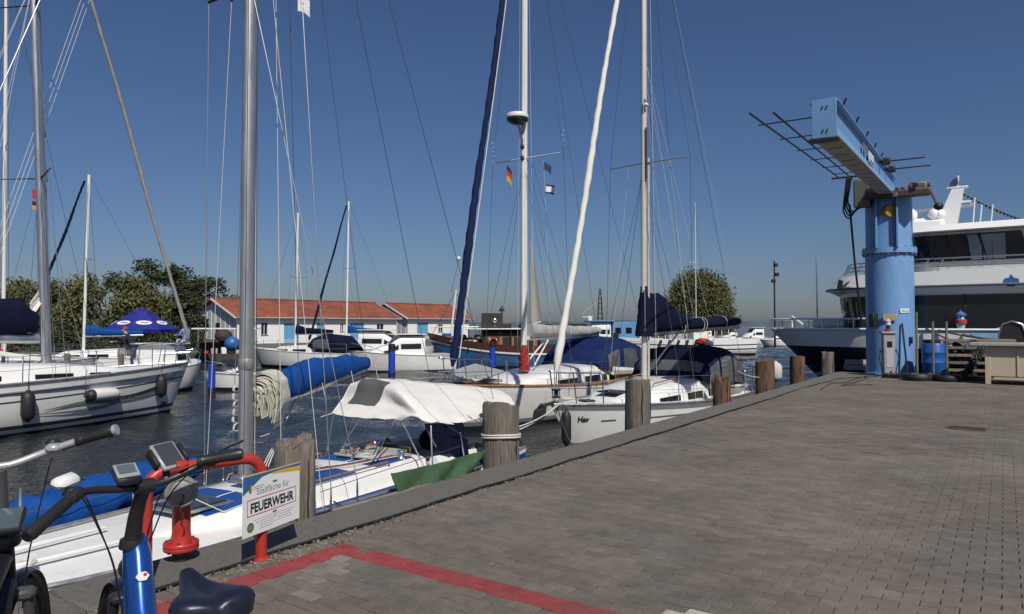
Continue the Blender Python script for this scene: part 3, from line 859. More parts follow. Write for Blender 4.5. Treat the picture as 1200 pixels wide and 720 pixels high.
def saddle(root, c, tilt=0.0):
    # nose towards +x, wide rear lobes
    st_ = [(.135, .012, .006), (.12, .022, .012), (.08, .028, .010), (.03, .038, .004), (-.02, .062, .0), (-.06, .088, .004), (-.10, .102, .010), (-.135, .098, .012), (-.155, .075, .006), (-.165, .03, -.004)]
    n = 16
    vs = []
    for (x, w, z) in st_:
        for j in range(n + 1):
            a = math.pi * j / n
            y = w * math.cos(a)
            top = .028 * math.sin(a) ** .6 + .016 * (abs(y) / max(w, .001)) ** 2 * (1 if x < 0 else .2) * math.sin(a)
            groove = -.012 * math.exp(-(y / .013) ** 2) if x < .1 else 0
            skirt = -.028 if j in (0, n) else (-.006 if j in (1, n - 1) else 0)
            vs.append(V((c[0] + x, c[1] + y * (.93 if j in (0, n) else 1), c[2] + z + top + groove + skirt)))
    fs = [(i * (n + 1) + j, i * (n + 1) + j + 1, (i + 1) * (n + 1) + j + 1, (i + 1) * (n + 1) + j) for i in range(len(st_) - 1) for j in range(n)]
    fs += [tuple(range(n, -1, -1)), tuple((len(st_) - 1) * (n + 1) + j for j in range(n + 1))]
    fs += [tuple([i * (n + 1) for i in range(len(st_))] + [i * (n + 1) + n for i in range(len(st_) - 1, -1, -1)])]
    s_ = MB().add(vs, fs).build("saddle", saddle_vinyl, root, smooth=60)
    MB().tube([(c[0] + .09, .02, c[2] - .03), (c[0] + .02, .022, c[2] - .045), (c[0] - .05, .022, c[2] - .045), (c[0] - .12, .03, c[2] - .02)], .0035, 6).tube([(c[0] + .09, -.02, c[2] - .03), (c[0] + .02, -.022, c[2] - .045), (c[0] - .05, -.022, c[2] - .045), (c[0] - .12, -.03, c[2] - .02)], .0035, 6).build("rails", steel, s_)
    return s_
def grip(root, bar_end_in, bar_end, label=None):
    d_ = (bar_end - bar_end_in)
    g = MB().tube([bar_end_in, bar_end_in + d_ * .08, bar_end_in + d_ * .5, bar_end_in + d_ * .9, bar_end], [.019, .0165, .0175, .0215, .018], 12).build("grip", black_pl, root, label=label)
    mb = MB()
    for i in range(9):
        q = bar_end_in + d_ * (.14 + .075 * i); mb.tube([q, q + d_.normalized() * .004], .0185, 12)
    mb.build("grip_ribs", black_rub, g, kind="stuff")
    MB().tube([bar_end_in - d_.normalized() * .016, bar_end_in], .021, 12).build("grip_clamp", black_pl, g)
    return g
def brake_lever(root, p_in, axis, fwd):
    b = MB(); b.box(p_in, (.04, .035, .032), 0, 0, .008, M=Matrix((axis, fwd, axis.cross(fwd))).transposed()).build
    body = MB(); Mx = Matrix((axis, fwd, axis.cross(fwd))).transposed()
    body.box(p_in + fwd * .018, (.055, .05, .03), 0, 0, .009, M=Mx)
    bo = body.build("brake_clamp", black_pl, root)
    MB().tube([p_in + fwd * .03, p_in + fwd * .05 + axis * .03, p_in + fwd * .055 + axis * .08, p_in + fwd * .04 + axis * .125, p_in + fwd * .045 + axis * .14], [.007, .0075, .0065, .006, .007], 8, flat=(1, .6)).build("brake_lever", black_pl, root)
    return bo
# ---- the blue pedelec seen over its saddle
B1H = R(129)                                    # heading, ccw from +X
fw = V((math.cos(B1H), math.sin(B1H), 0))
sad_w = onY(233, 688, 1.86)
org = V((sad_w.x, sad_w.y, 0)) + fw * .24      # bottom bracket
bk = thing("electric_bicycle", "blue electric bicycle with black saddle and two displays parked by the hoop", "bicycle", org, B1H)
SZ = sad_w.z - .02
wheel(bk, -.46); wheel(bk, .70)
hb = V((.40, 0, 1.12))                          # handlebar clamp
head_t, head_b = V((.50, 0, .885)), V((.555, 0, .70))
dt = MB(); dt.tube([head_b + V((-.02, 0, .02)), V((.48, 0, .60)), V((.30, 0, .42)), V((.06, 0, .32))], [.048, .052, .055, .056], 14, flat=(.85, 1.1)); dt.build("down_tube", bike_blue, bk)
top_ = MB(); top_.tube([head_t + V((.03, 0, .03)), head_t + V((-.01, 0, -.02)), V((.42, 0, .68)), V((.2, 0, .56)), V((-.10, 0, .52))], [.046, .056, .062, .050, .03], 16, flat=(.8, 1.1)); top_.build("top_tube", bike_blue, bk)
MB().tube([(-.03, 0, .30), (-.17, 0, .78)], .02, 12).build("seat_tube", bike_blue, bk)
MB().tube([(-.17, 0, .76), (-.235, 0, SZ - .045)], .0155, 10).build("seat_post", black_pl, bk)
ss = MB()
for y in (-.06, .06):
    ss.tube([(-.14, y * .4, .62), (-.46, y, .35)], .009, 8); ss.tube([(0, y * .7, .28), (-.46, y, .35)], .011, 8)
ss.build("rear_stays", bike_blue, bk)
MB().box((0, 0, .29), (.2, .12, .16), 0, 0, .04).build("motor", black_pl, bk)
MB().box((.27, 0, .46), (.36, .075, .085), 0, 0, .02, M=Matrix.Rotation(-R(38), 3, 'Y')).build("battery", black_pl, bk)
MB().tube([head_b, head_t + V((-.01, 0, .04))], .034, 14).build("head_tube", bike_blue, bk)
stem = MB().tube([head_t + V((-.01, 0, .03)), head_t + V((-.035, 0, .12)), hb + V((.03, 0, -.05)), hb + V((.0, 0, -.005))], [.028, .024, .022, .024], 14).build("stem", black_pl, bk)
MB().lathe([(.038, 0), (.04, .006), (.036, .03), (.030, .034)], head_t + V((-.005, 0, .015)), 18).build("headset_cap", black_pl, stem)
MB().tube([hb + V((.0, -.03, 0)), hb + V((0, .03, 0))], .024, 14).build("bar_clamp", black_pl, stem)
bl = [hb + V(p) for p in ((-.17, .375, -.05), (-.10, .27, .0), (-.02, .18, .022), (.0, .06, 0), (.0, -.06, 0), (-.02, -.18, .045), (-.07, -.20, .07), (-.13, -.275, .085))]
MB().tube(rounded(bl, .04, 3), .0125, 12).build("handlebar", black_pl, bk)
gl = grip(bk, bl[1].lerp(bl[0], -.35), bl[0]); gr = grip(bk, bl[6].lerp(bl[7], -.35), bl[7])
for sg, a, b in ((1, bl[2], bl[1]), (-1, bl[5], bl[6])):
    ax = (b - a).normalized(); f_ = V((1, 0, -.25)); f_ = (f_ - ax * f_.dot(ax)).normalized()
    brake_lever(bk, a.lerp(b, .45), ax, f_)
# mounted things on the bar: they turn with it, so parts
Mt = Matrix.Rotation(R(-35), 3, 'Y')
dsp = MB().box(hb + V((.0, .055, .045)), (.072, .080, .024), 0, 0, .009, M=Mt).build("bike_computer", black_pl, bk)
MB().box(hb + V((.0, .055, .045)) + Mt @ V((.008, 0, .013)), (.060, .070, .006), 0, 0, .002, M=Mt).build("bezel", silver, dsp)
MB().box(hb + V((.0, .055, .045)) + Mt @ V((.012, 0, .0165)), (.040, .054, .002), 0, 0, 0, M=Mt).build("screen", screen, dsp)
MB().box(hb + V((.0, .055, .035)) + Mt @ V((-.036, 0, .012)), (.014, .05, .008), 0, 0, .003, M=Mt).build("button_bar", black_gloss, dsp)
Mp = Matrix.Rotation(R(-40), 3, 'Y') @ Matrix.Rotation(R(8), 3, 'Z')
pc = hb + V((.02, -.085, .085))
ph = MB().box(pc, (.115, .085, .020), 0, 0, .006, M=Mp).build("navigation_unit", silver, bk, label="grey navigation unit in its cradle on the right of the bar")
MB().box(pc + Mp @ V((0, 0, .0105)), (.098, .066, .002), 0, 0, 0, M=Mp).build("screen", M("phone_glass", (.05, .06, .065), .12, var=.05), ph)
for sg in (-1, 1):
    MB().box(pc + Mp @ V((0, sg * .052, -.002)), (.075, .016, .036), 0, 0, .005, M=Mp).build("cradle_arm", black_pl, ph)
MB().box(pc + Mp @ V((-.055, -.02, .012)), (.03, .04, .012), 0, 0, .005, M=Mp).build("red_release", red_paint, ph)
MB().tube([pc + Mp @ V((0, 0, -.012)), hb + V((0, -.07, .01))], .012, 8).build("cradle_mount", black_pl, ph)
wc = bl[2] + V((.02, .05, .032))
Mw = Matrix.Rotation(R(-20), 3, 'Y') @ Matrix.Rotation(R(25), 3, 'Z')
mr = MB().box(wc, (.055, .085, .036), 0, 0, .017, M=Mw).build("alarm_horn", white_pl, bk, label="white rounded plastic case on the left of the bar", smooth=70)
MB().box(wc - V((0, 0, .0)), (.057, .087, .003), 0, 0, .001, M=Mw).build("seam", black_pl, mr)
MB().box(hb + V((-.03, .215, .02)), (.05, .06, .034), 0, 0, .012).build("control_pad", black_pl, bk)
MB().box(hb + V((-.03, -.21, .055)), (.04, .05, .034), 0, 0, .012).build("shifter", black_pl, bk)
cb = MB()
rc = random.Random(2)
for i, (ya, za) in enumerate(((.2, .0), (.17, .0), (-.16, .03), (-.2, .04))):
    s0_ = hb + V((.04, ya, za))
    cb.tube(rounded([s0_, s0_ + V((.10, -ya * .3, -.02 - .03 * i)), V((.50 + .02 * i, ya * .25, .86 - .02 * i)), V((.50, .03 * (1 if ya > 0 else -1), .70)), V((.40, .02, .60))], .07, 4), .0027, 5)
cb.build("cables", cable_m, bk)
saddle(bk, V((-.25, 0, SZ)))
fk = MB()
for y in (-.055, .055): fk.tube([(.57, y, .70), (.60, y, .62), (.70, y, .35)], [.019, .018, .013], 10)
fk.box((.565, 0, .715), (.06, .14, .035), 0, 0, .012); fk.build("fork", black_pl, bk)
fd = MB(); 
def fender(mb, cx, a0, a1, r=.375, w=.031):
    n = 20
    def fn(u, v):
        a = a0 + (a1 - a0) * u; yy = (v - .5) * 2
        rr_ = r - .012 * yy * yy
        return (cx + rr_ * math.cos(a), w * yy, .35 + rr_ * math.sin(a))
    mb.sheet(fn, n, 6, .003)
fender(fd, .70, R(10), R(165)); fd.build("front_mudguard", black_gloss, bk)
fd = MB(); fender(fd, -.46, R(20), R(200)); fd.build("rear_mudguard", black_gloss, bk)
MB().ball(V((.60, 0, .80)), (.05, .038, .042), 14, 8).build("headlight", black_pl, bk)
st_k = MB(); 
hexp = [(math.cos(R(60 * i)) * .021, math.sin(R(60 * i)) * .016) for i in range(6)]
ta_ = (V((.42, 0, .68)) - (head_t + V((-.01, 0, -.02)))).normalized()
nrm = V((ta_.z, 0, -ta_.x)); nrm = -nrm if nrm.z < 0 else nrm
c_ = (head_t + V((-.01, 0, -.02))).lerp(V((.42, 0, .68)), .35) + nrm * .065
ux, uy = V((0, -1, 0)), -ta_
st_k.prism(hexp, c_, ux, uy, .004)
st_k.build("sticker", white_pl, bk, smooth=0)
sd2 = MB(); sd2.prism([(math.cos(a) * .006 + .008, math.sin(a) * .006 + .004) for a in [2 * math.pi * i / 10 for i in range(10)]], c_ + nrm * .0022, ux, uy, .001); sd2.build("sticker_dot", ink_red, bk, smooth=0)
cr = MB()
cr.tube([(0, -.075, .28), (0, .075, .28)], .014, 10)
cr.tube([(0, -.085, .28), (.09, -.09, .14)], .010, 8); cr.tube([(0, .085, .28), (-.09, .09, .42)], .010, 8); cr.build("crank", black_pl, bk)
for p_ in ((.09, -.14, .14), (-.09, .14, .42)): MB().box(p_, (.09, .09, .018), 0, 0, .005).build("pedal", black_pl, bk)
MB().tube([(-.02, .07, .26), (-.16, .19, .01)], .009, 8).build("kickstand", black_pl, bk)
TS = Matrix.Translation(hb) @ Matrix.Rotation(R(10), 4, 'Z') @ Matrix.Translation(-hb)
done_ = set()
for o in kids(bk):
    if o.name.split('.')[0] in ("handlebar", "grip", "brake_clamp", "brake_lever", "bike_computer", "navigation_unit", "alarm_horn", "control_pad", "shifter", "cables", "stem", "bar_clamp"):
        for q in [o] + kids(o):
            if q.data and q.data.name not in done_:
                q.data.transform(TS); done_.add(q.data.name)
# ---- the second bicycle at the frame's left edge
B2H = R(112)
f2 = V((math.cos(B2H), math.sin(B2H), 0))
ht = onY(6, 640, 2.45)
org2 = V((ht.x, ht.y, 0)) - f2 * .55
b2 = thing("electric_bicycle", "black bicycle with a curved silver handlebar cut off by the picture's left edge", "bicycle", org2, B2H)
wheel(b2, -.46); wheel(b2, .72, .36)
MB().tube([(.05, 0, .30), (.30, 0, .50), (.53, 0, .78)], [.04, .045, .04], 12).build("down_tube", bike_black, b2)
MB().tube([(-.16, 0, .62), (.2, 0, .72), (.52, 0, .86)], [.022, .026, .03], 12).build("top_tube", bike_black, b2)
MB().tube([(-.03, 0, .30), (-.22, 0, .88)], .02, 10).build("seat_tube", bike_black, b2)
MB().box((0, 0, .29), (.2, .12, .16), 0, 0, .04).build("motor", black_pl, b2)
ss = MB()
for y in (-.06, .06):
    ss.tube([(-.14, y * .4, .62), (-.46, y, .35)], .009, 8); ss.tube([(0, y * .7, .28), (-.46, y, .35)], .011, 8)
ss.build("rear_stays", bike_black, b2)
saddle(b2, V((-.27, 0, .98)))
fork_grey = M("fork_grey", (.12, .12, .125), .4, .4)
MB().tube([(.585, 0, .72), (.53, 0, .92)], .03, 14).build("head_tube", bike_black, b2)
MB().lathe([(.046, 0), (.05, .01), (.05, .03), (.04, .045)], (.533, 0, .90), 18).build("headset_ring", black_pl, b2)
MB().tube([(.53, 0, .92), (.50, 0, 1.06), (.47, 0, 1.17)], [.022, .02, .02], 12).build("stem", fork_grey, b2)
fl = MB()
for y in (-.062, .062):
    fl.tube([(.585, y, .70), (.66, y, .50)], .018, 10); fl.tube([(.64, y, .56), (.72, y, .36)], .026, 10)
fl.box((.585, 0, .715), (.06, .17, .04), 0, 0, .012); fl.build("fork", fork_grey, b2)
hb2 = V((.47, 0, 1.17))
SX = Matrix.Rotation(R(0), 3, 'Z')
br = [hb2 + SX @ V(p) for p in ((-.02, -.335, .115), (.01, -.235, .085), (.03, -.12, .045), (0, 0, 0), (.03, .12, .045), (.01, .185, .085), (-.02, .285, .115))]
MB().tube(rounded(br, .06, 4), .0125, 12).build("handlebar", silver, b2)
grip(b2, br[1], br[0]); grip(b2, br[5], br[6])
MB().tube([br[0], br[0] + (br[0] - br[1]).normalized() * .012], .019, 12).build("bar_end_plug", silver, b2)
for sg, a, b in ((1, br[4], br[5]), (-1, br[2], br[1])):
    ax = (b - a).normalized(); f_ = SX @ V((1, 0, -.25)); f_ = (f_ - ax * f_.dot(ax)).normalized()
    brake_lever(b2, a.lerp(b, .6), ax, f_)
MB().box(br[2] + V((-.01, -.03, .015)), (.045, .05, .03), 0, 0, .01).build("brake_reservoir", silver, b2)
MB().box(br[2] + V((.03, -.02, .03)), (.045, .045, .03), 0, 0, .012).build("bell", black_pl, b2)
Md = Matrix.Rotation(R(-40), 3, 'Y')
d2 = MB().box(V((.46, -.02, 1.00)), (.10, .11, .03), 0, 0, .008, M=Md).build("bike_computer", black_pl, b2)
MB().box(V((.46, -.02, 1.00)) + Md @ V((0, 0, .0155)), (.082, .094, .002), 0, 0, 0, M=Md).build("screen", M("display_glass", (.07, .09, .11), .12, var=.05), d2)
fd = MB(); fender(fd, .72, R(-5), R(170), .40, .034); fd.build("front_mudguard", black_gloss, b2)
cb = MB()
for i, ya in enumerate((-.14, .14)):
    s0_ = hb2 + V((.05, ya, .02)); cb.tube(rounded([s0_, s0_ + V((.09, -ya * .2, -.05)), V((.60, ya * .4, .84)), V((.60, ya * .3, .66))], .06, 4), .0027, 5)
cb.build("cables", cable_m, b2)

# ================================================================ BOATS: shared builders (x aft from the stem head, y to one side, z above the water)
def lerp(a, b, t): return a + (b - a) * t
class Hull:
    def __init__(s, L, B, fb, tr=.72, rake=.7, trake=.3, depth=.45, pw=.75, mid=.55, flare=.35):
        s.L, s.B, s.fb, s.tr, s.rake, s.trake, s.depth, s.pw, s.mid, s.flare = L, B, fb, tr, rake, trake, depth, pw, mid, flare
    def sheer(s, f):
        a, b, c = s.fb
        return a * 2 * (f - .5) * (f - 1) - b * 4 * f * (f - 1) + c * 2 * f * (f - .5)
    def hb(s, f):
        f = max(0, min(1, f))
        if f < s.mid: return s.B / 2 * math.sin(math.pi / 2 * f / s.mid) ** s.pw
        return s.B / 2 * (1 - (1 - s.tr) * ((f - s.mid) / (1 - s.mid)) ** 2)
    def pt(s, f, z, side):
        sh = s.sheer(f); q = max(0, min(1, z / sh)) if z > 0 else z * .8
        x = f * s.L + s.rake * (1 - q) * (1 - f) ** 4 - s.trake * (1 - max(0, q)) * f ** 8
        v = max(0, (sh - z) / (sh + s.depth))
        g = max(0, 1 - v ** 4.6) ** .6 * (1 - s.flare * v * (1 - f) ** 2)
        return V((x, side * s.hb(f) * g, z))
    def build(s, root, bands, mats, name="hull", n=22, tm=None):
        # bands: [('d', drop below sheer) or ('z', height)] lower limits, one material each, top first
        mb = MB(); m = len(bands)
        def zs(f):
            sh = s.sheer(f); out = [sh]
            for k, v in bands: out.append(min(out[-1] - .004, sh - v if k == 'd' else v))
            out.append(-s.depth); return out
        sub = []
        for i in range(m + 1): sub += [(i, j / 3) for j in range(3)]
        sub.append((m, 1.0))
        for side in (-1, 1):
            vs = []
            for i in range(n + 1):
                f = (i / n) ** 1.25; z_ = zs(f)
                for (k, t) in sub: vs.append(s.pt(f, lerp(z_[k], z_[k + 1], t), side))
            w = len(sub); 
            for i in range(n):
                for j in range(w - 1):
                    q = (i * w + j, (i + 1) * w + j, (i + 1) * w + j + 1, i * w + j + 1)
                    if side > 0: q = tuple(reversed(q))
                    mb.f.append(tuple(a + len(mb.v) for a in q)); mb.m.append(min(sub[j][0], m - 1))
            mb.v += [tuple(a) for a in vs]
        w = len(sub); o2 = (n + 1) * w
        for j in range(w - 1):
            a, b = n * w + j, n * w + j + 1
            mb.f.append((a, a + o2, b + o2, b)); mb.m.append(min(sub[j][0], m - 1) if tm is None else tm)
        return mb.build(name, mats, root, smooth=35)
    def deck(s, root, mat, camber=.06, drop=.015, inset=.985, n=22, name="deck", f0=0, f1=1):
        def fn(u, v):
            f = (lerp(f0, f1, u)) ** 1.25; y = (v * 2 - 1)
            p = s.pt(f, s.sheer(f), 1)
            return V((p.x, p.y * inset * y, s.sheer(f) - drop + camber * s.hb(f) / (s.B / 2) * (1 - y * y)))
        return MB().grid(fn, n, 8).build(name, mat, root)
    def rail(s, f0, f1, side, dz=0.0, inset=1.0, n=16):
        return [V((lerp(f0, f1, i / n) * s.L, side * s.hb(lerp(f0, f1, i / n)) * inset, s.sheer(lerp(f0, f1, i / n)) + dz)) for i in range(n + 1)]
    def toerail(s, root, mat, r=.022, dz=.012, f0=.0, f1=1.0):
        for side in (-1, 1):
            MB().tube(s.rail(f0, f1, side, dz, .985, 20), r, 6, flat=(1, 1.3)).build("toe_rail", mat, root)
SEC = [(-1, 0), (-.955, .62), (-.90, .88), (-.80, .98), (-.4, 1.03), (0, 1.05), (.4, 1.03), (.80, .98), (.90, .88), (.955, .62), (1, 0)]
SEC_SOFT = [(math.cos(math.pi * (1 - i / 16)), math.sin(math.pi * i / 16) ** .75) for i in range(17)]
class Loft:                                   # coachroofs, wheelhouses, canopies: sections (x, half width, z0, z1[, lean])
    def __init__(s, st_, sec=SEC): s.st, s.sec = st_, sec
    def at(s, u, v):
        n = len(s.st) - 1; i = min(int(u * n), n - 1); t = u * n - i
        a, b = s.st[i], s.st[i + 1]
        q = [lerp(a[k], b[k], t) for k in range(4)]
        le = lerp(a[4] if len(a) > 4 else 0, b[4] if len(b) > 4 else 0, t)
        m = len(s.sec) - 1; j = min(int(v * m), m - 1); w = v * m - j
        y, h = lerp(s.sec[j][0], s.sec[j + 1][0], w), lerp(s.sec[j][1], s.sec[j + 1][1], w)
        return V((q[0] + le * h, y * q[1], q[2] + (q[3] - q[2]) * h))
    def mesh(s, mb, nu=None, m=0, caps=True):
        nu = nu or len(s.st) - 1; nv = len(s.sec) - 1; o = len(mb.v)
        mb.grid(lambda u, v: s.at(u, v), nu, nv, m)
        if caps:
            mb.f.append(tuple(o + j for j in range(nv + 1))); mb.m.append(m)
            mb.f.append(tuple(o + nu * (nv + 1) + j for j in range(nv, -1, -1))); mb.m.append(m)
        return mb
    def nrm(s, u, v):
        e = .004
        a = s.at(min(1, u + e), v) - s.at(max(0, u - e), v); b = s.at(u, min(1, v + e)) - s.at(u, max(0, v - e))
        n = b.cross(a)
        if n.length < 1e-9: return V((0, 0, 1))
        n.normalize()
        c = s.at(u, v) - V((s.at(u, .5).x, 0, s.at(u, 0).z))
        return n if n.dot(V((0, c.y, c.z + .01))) > 0 else -n
    def patch(s, mb, u0, u1, v0, v1, off=.006, nu=4, nv=3, m=0, inset=0):
        def fn(a, b):
            u, v = lerp(u0, u1, a), lerp(v0, v1, b)
            return s.at(u, v) + s.nrm(u, v) * off
        return mb.sheet(fn, nu, nv, .006, m)
def windows(loft, root, spans, mat, seg=(.18, .78), name="window", off=.006):
    m = len(loft.sec) - 1
    for (u0, u1) in spans:
        for side in (0, 1):
            v0, v1 = seg[0] / m, seg[1] / m
            if side: v0, v1 = 1 - v0, 1 - v1
            mb = MB(); loft.patch(mb, u0, u1, min(v0, v1), max(v0, v1), off); mb.build(name, mat, root)
def mast(root, base, top, r, mat, name="mast", taper=1.0):
    base, top = V(base), V(top)
    o = MB().tube([base, base.lerp(top, .7), top], [r, r, r * taper], 14, flat=(1.0, 1.25)).build(name, mat, root)
    MB().box(base + V((0, 0, .03)), (r * 3.4, r * 3, .06), 0, 0, .01).build("mast_step", alu_grey, o)
    return o
def lifelines(root, h, f0, f1, nst, sides=(-1, 1), hgt=.6, mat=None, r=.012):
    for side in sides:
        pts = [V((lerp(f0, f1, i / (nst - 1)) * h.L, side * h.hb(lerp(f0, f1, i / (nst - 1))) * .96, h.sheer(lerp(f0, f1, i / (nst - 1))))) for i in range(nst)]
        for p in pts:
            MB().tube([p, p + V((0, 0, hgt))], r, 6).build("stanchion", steel, root)
        for z in (hgt - .01, hgt * .5):
            wire("lifeline", [p + V((0, 0, z)) for p in pts], .004, mat or steel, root, 4)
def pulpit(root, h, f, hgt=.62, aft=False):
    mb = MB(); rr_ = .0135
    if not aft:
        a = [V((f * h.L, s_ * h.hb(f) * .95, h.sheer(f))) for s_ in (-1, 1)]
        nose = V((-.06, 0, h.sheer(0) + hgt * 1.02))
        L_ = [a[0], a[0] + V((-.05, 0, hgt))]
        pts = [a[0], a[0] + V((-.03, 0, hgt)), a[0].lerp(a[1], .3) + V((-f * h.L * .75, 0, hgt * 1.04)), nose, a[0].lerp(a[1], .7) + V((-f * h.L * .75, 0, hgt * 1.04)), a[1] + V((-.03, 0, hgt)), a[1]]
        mb.tube(rounded(pts, .08, 4), rr_, 7)
        mid = [p.lerp(V((p.x, p.y, h.sheer(0))), .5) for p in pts[1:-1]]
        mb.tube(mid, rr_ * .8, 6)
        for s_ in (-1, 1):
            p = V((.12 * h.L * .5, s_ * h.hb(.06) * .9, h.sheer(.06))); mb.tube([p, p + V((-.12, 0, hgt * 1.02))], rr_, 6)
        return mb.build("pulpit", steel, root)
    for s_ in (-1, 1):
        a = V((f * h.L, s_ * h.hb(f) * .96, h.sheer(f))); b = V((h.L - .05, s_ * h.hb(1) * .94, h.sheer(1))); c = V((h.L - .03, s_ * h.hb(1) * .3, h.sheer(1)))
        mb = MB(); mb.tube(rounded([a, a + V((0, 0, hgt)), b + V((0, 0, hgt)), c + V((0, 0, hgt)), c], .08, 4), rr_, 7)
        mb.tube([b, b + V((0, 0, hgt))], rr_, 6); mb.tube([a + V((0, 0, hgt * .5)), b + V((0, 0, hgt * .5)), c + V((0, 0, hgt * .5))], rr_ * .8, 6)
        mb.build("pushpit", steel, root)
def canvas_roll(name, root, pts, rx, rz, mat, seed=1, lump=.07, n=16, k=None, label=None, under=0.3):
    # a lashed sail cover: soft section, lumps and hanging folds
    pts = [V(p) for p in pts]; rn = random.Random(seed); m = len(pts)
    ph = [rn.uniform(0, 6.28) for _ in range(8)]
    k = k or 26
    def ev(arr, t):
        q = t * (m - 1); i = min(int(q), m - 2); w = q - i
        w = w * w * (3 - 2 * w)
        return arr[i] * (1 - w) + arr[i + 1] * w if not isinstance(arr[i], Vector) else arr[i].lerp(arr[i + 1], q - i)
    T = (pts[-1] - pts[0]).normalized(); S_ = T.cross(V((0, 0, 1))).normalized(); U = S_.cross(T)
    U = V((0, 0, 1)) if abs(T.z) < .6 else U
    vs = []
    for i in range(k + 1):
        t = i / k; c = ev(pts, t); a_, b_ = ev(list(rx), t), ev(list(rz), t)
        for j in range(n):
            a = 2 * math.pi * j / n
            f = 1 + lump * (math.sin(9 * t + 2 * a + ph[0]) + .8 * math.sin(23 * t + 3 * a + ph[1]) + .6 * math.sin(41 * t - 2 * a + ph[2]) + .5 * math.sin(5 * a + 60 * t + ph[3]))
            s_ = abs(math.sin(a)) ** .8 * (1 if math.sin(a) > 0 else -1 * (1 - under))
            vs.append(c + S_ * (math.cos(a) * a_ * f) + U * (s_ * b_ * f))
    fs = [(i * n + j, i * n + (j + 1) % n, (i + 1) * n + (j + 1) % n, (i + 1) * n + j) for i in range(k) for j in range(n)]
    fs += [tuple(range(n - 1, -1, -1)), tuple(k * n + j for j in range(n))]
    return MB().add(vs, fs).build(name, mat, root, smooth=60, label=label)
def furled(root, a, b, r0, r1, mat, seed=1, spiral=True, name="furled_headsail", label=None):
    a, b = V(a), V(b); k = 60; rn = random.Random(seed); ph = rn.uniform(0, 6)
    T = (b - a).normalized(); N = T.cross(V((0, 1, 0))).normalized(); B_ = T.cross(N)
    n = 10; vs = []
    for i in range(k + 1):
        t = i / k; r = lerp(r0, r1, t) * (1 + .08 * math.sin(17 * t + ph) + .05 * math.sin(41 * t))
        if i == 0: r *= .35
        c = a.lerp(b, t) + N * .02 * math.sin(13 * t + ph)
        for j in range(n):
            an = 2 * math.pi * j / n
            q = r * (1 + .14 * (math.sin(an - t * 150) if spiral else math.sin(2 * an + 9 * t)))
            vs.append(c + N * math.cos(an) * q + B_ * math.sin(an) * q)
    fs = [(i * n + j, i * n + (j + 1) % n, (i + 1) * n + (j + 1) % n, (i + 1) * n + j) for i in range(k) for j in range(n)]
    fs += [tuple(range(n - 1, -1, -1)), tuple(k * n + j for j in range(n))]
    return MB().add(vs, fs).build(name, mat, root, smooth=70, label=label)
def ropecoil(root, c, r, turns, mat, name="rope_coil", axis='Z', th=.008, seed=0):
    rn = random.Random(seed); pts = []
    for i in range(turns * 14):
        a = 2 * math.pi * i / 14; rr_ = r * (1 + .12 * rn.uniform(-1, 1)) * (1 - .1 * (i / (turns * 14)))
        p = V((rr_ * math.cos(a), rr_ * math.sin(a), .004 * rn.uniform(0, turns) + th))
        if axis == 'Y': p = V((p.x * .45, p.z * 3, p.y * 1.5))
        pts.append(V(c) + p)
    return MB().tube(pts, th, 5).build(name, mat, root)
def fender(label, top, rad, ln, mat, group="fenders hung over boat sides", rope_to=None, horiz=None):
    o = thing("boat_fender", label, "fender", top, 0, group)
    d = V(horiz).normalized() if horiz else V((0, 0, -1))
    X = d.to_track_quat('Z', 'Y').to_matrix()
    MB().lathe([(0, 0), (rad * .35, .01), (rad * .4, .05), (rad * .75, .08), (rad, .16), (rad, ln - .16), (rad * .75, ln - .08), (rad * .35, ln - .04), (rad * .3, ln), (0, ln)], (0, 0, 0), 16, X=X).build("body", mat, o)
    if horiz: MB().lathe([(0, -.002), (rad * .36, .0), (rad * .42, .05), (rad * .78, .079), (rad * 1.02, .158), (rad * 1.01, .2)], (0, 0, 0), 16, X=X, caps=False).build("end_cap", black_rub, o)
    if rope_to is not None:
        MB().tube([V((0, 0, 0)), V(rope_to) - V(top)], .008, 5).build("lanyard", rope_dark, o)
    return o
def boat(name, label, cat, loc, ang, group):
    return thing(name, label, cat, loc, ang, group)
SAIL_G = "sailing boats moored in the harbour"
# ================================================================ BOAT ONE: small white and blue keelboat alongside the quay
flag_red_line = M("red_flecked_rope", (.35, .08, .06), .85, var=.4, scale=90)
A_T = -1.22
A0 = .75
A_ang = QROT + R(4)
A = boat("sailing_boat", "small white boat with blue deck panels and a white tent lying nearest along the quay", "sailing boat", st(4.1, -1.12, WATER) - V((math.cos(A_ang), math.sin(A_ang), 0)) * 3.35, A_ang, SAIL_G)
ih = loc_of(A)
def Al(px, py, t=None, Y=None, z=None):
    p = ont(px, py, t) if t is not None else (onY(px, py, Y) if Y is not None else onz(px, py, z))
    return ih @ p
hA = Hull(7.5, 2.0, (.74, .68, .74), tr=.80, rake=.35, trake=.15, pw=.5, mid=.6)
hA.build(A, [('d', .05), ('d', .13), ('z', .14), ('z', -.1)], [gelcoat, blue_paint, gelcoat, antifoul])
hA.deck(A, deck_white, .05)
hA.toerail(A, alu_grey, .016, .014, 0, 1.0)
cabA = Loft([(x_ + .8, a_, b_, c_) for x_, a_, b_, c_ in [(1.35, .14, .64, .67), (1.9, .40, .64, .80), (2.4, .54, .64, .86), (3.4, .60, .64, .89), (4.3, .62, .64, .91), (4.75, .61, .64, .91)]])
cb_ = MB(); cabA.mesh(cb_, 20); cab_o = cb_.build("coachroof", gelcoat, A)
for (u0, u1) in ((.22, .42), (.46, .66), (.72, .93)):
    for v0, v1 in ((.30, .5), (.5, .7)):
        mb = MB(); cabA.patch(mb, u0 + .01, u1, v0 + .01, v1 - .01, .004, 6, 3); mb.build("non_slip_panel", blue_paint, cab_o)
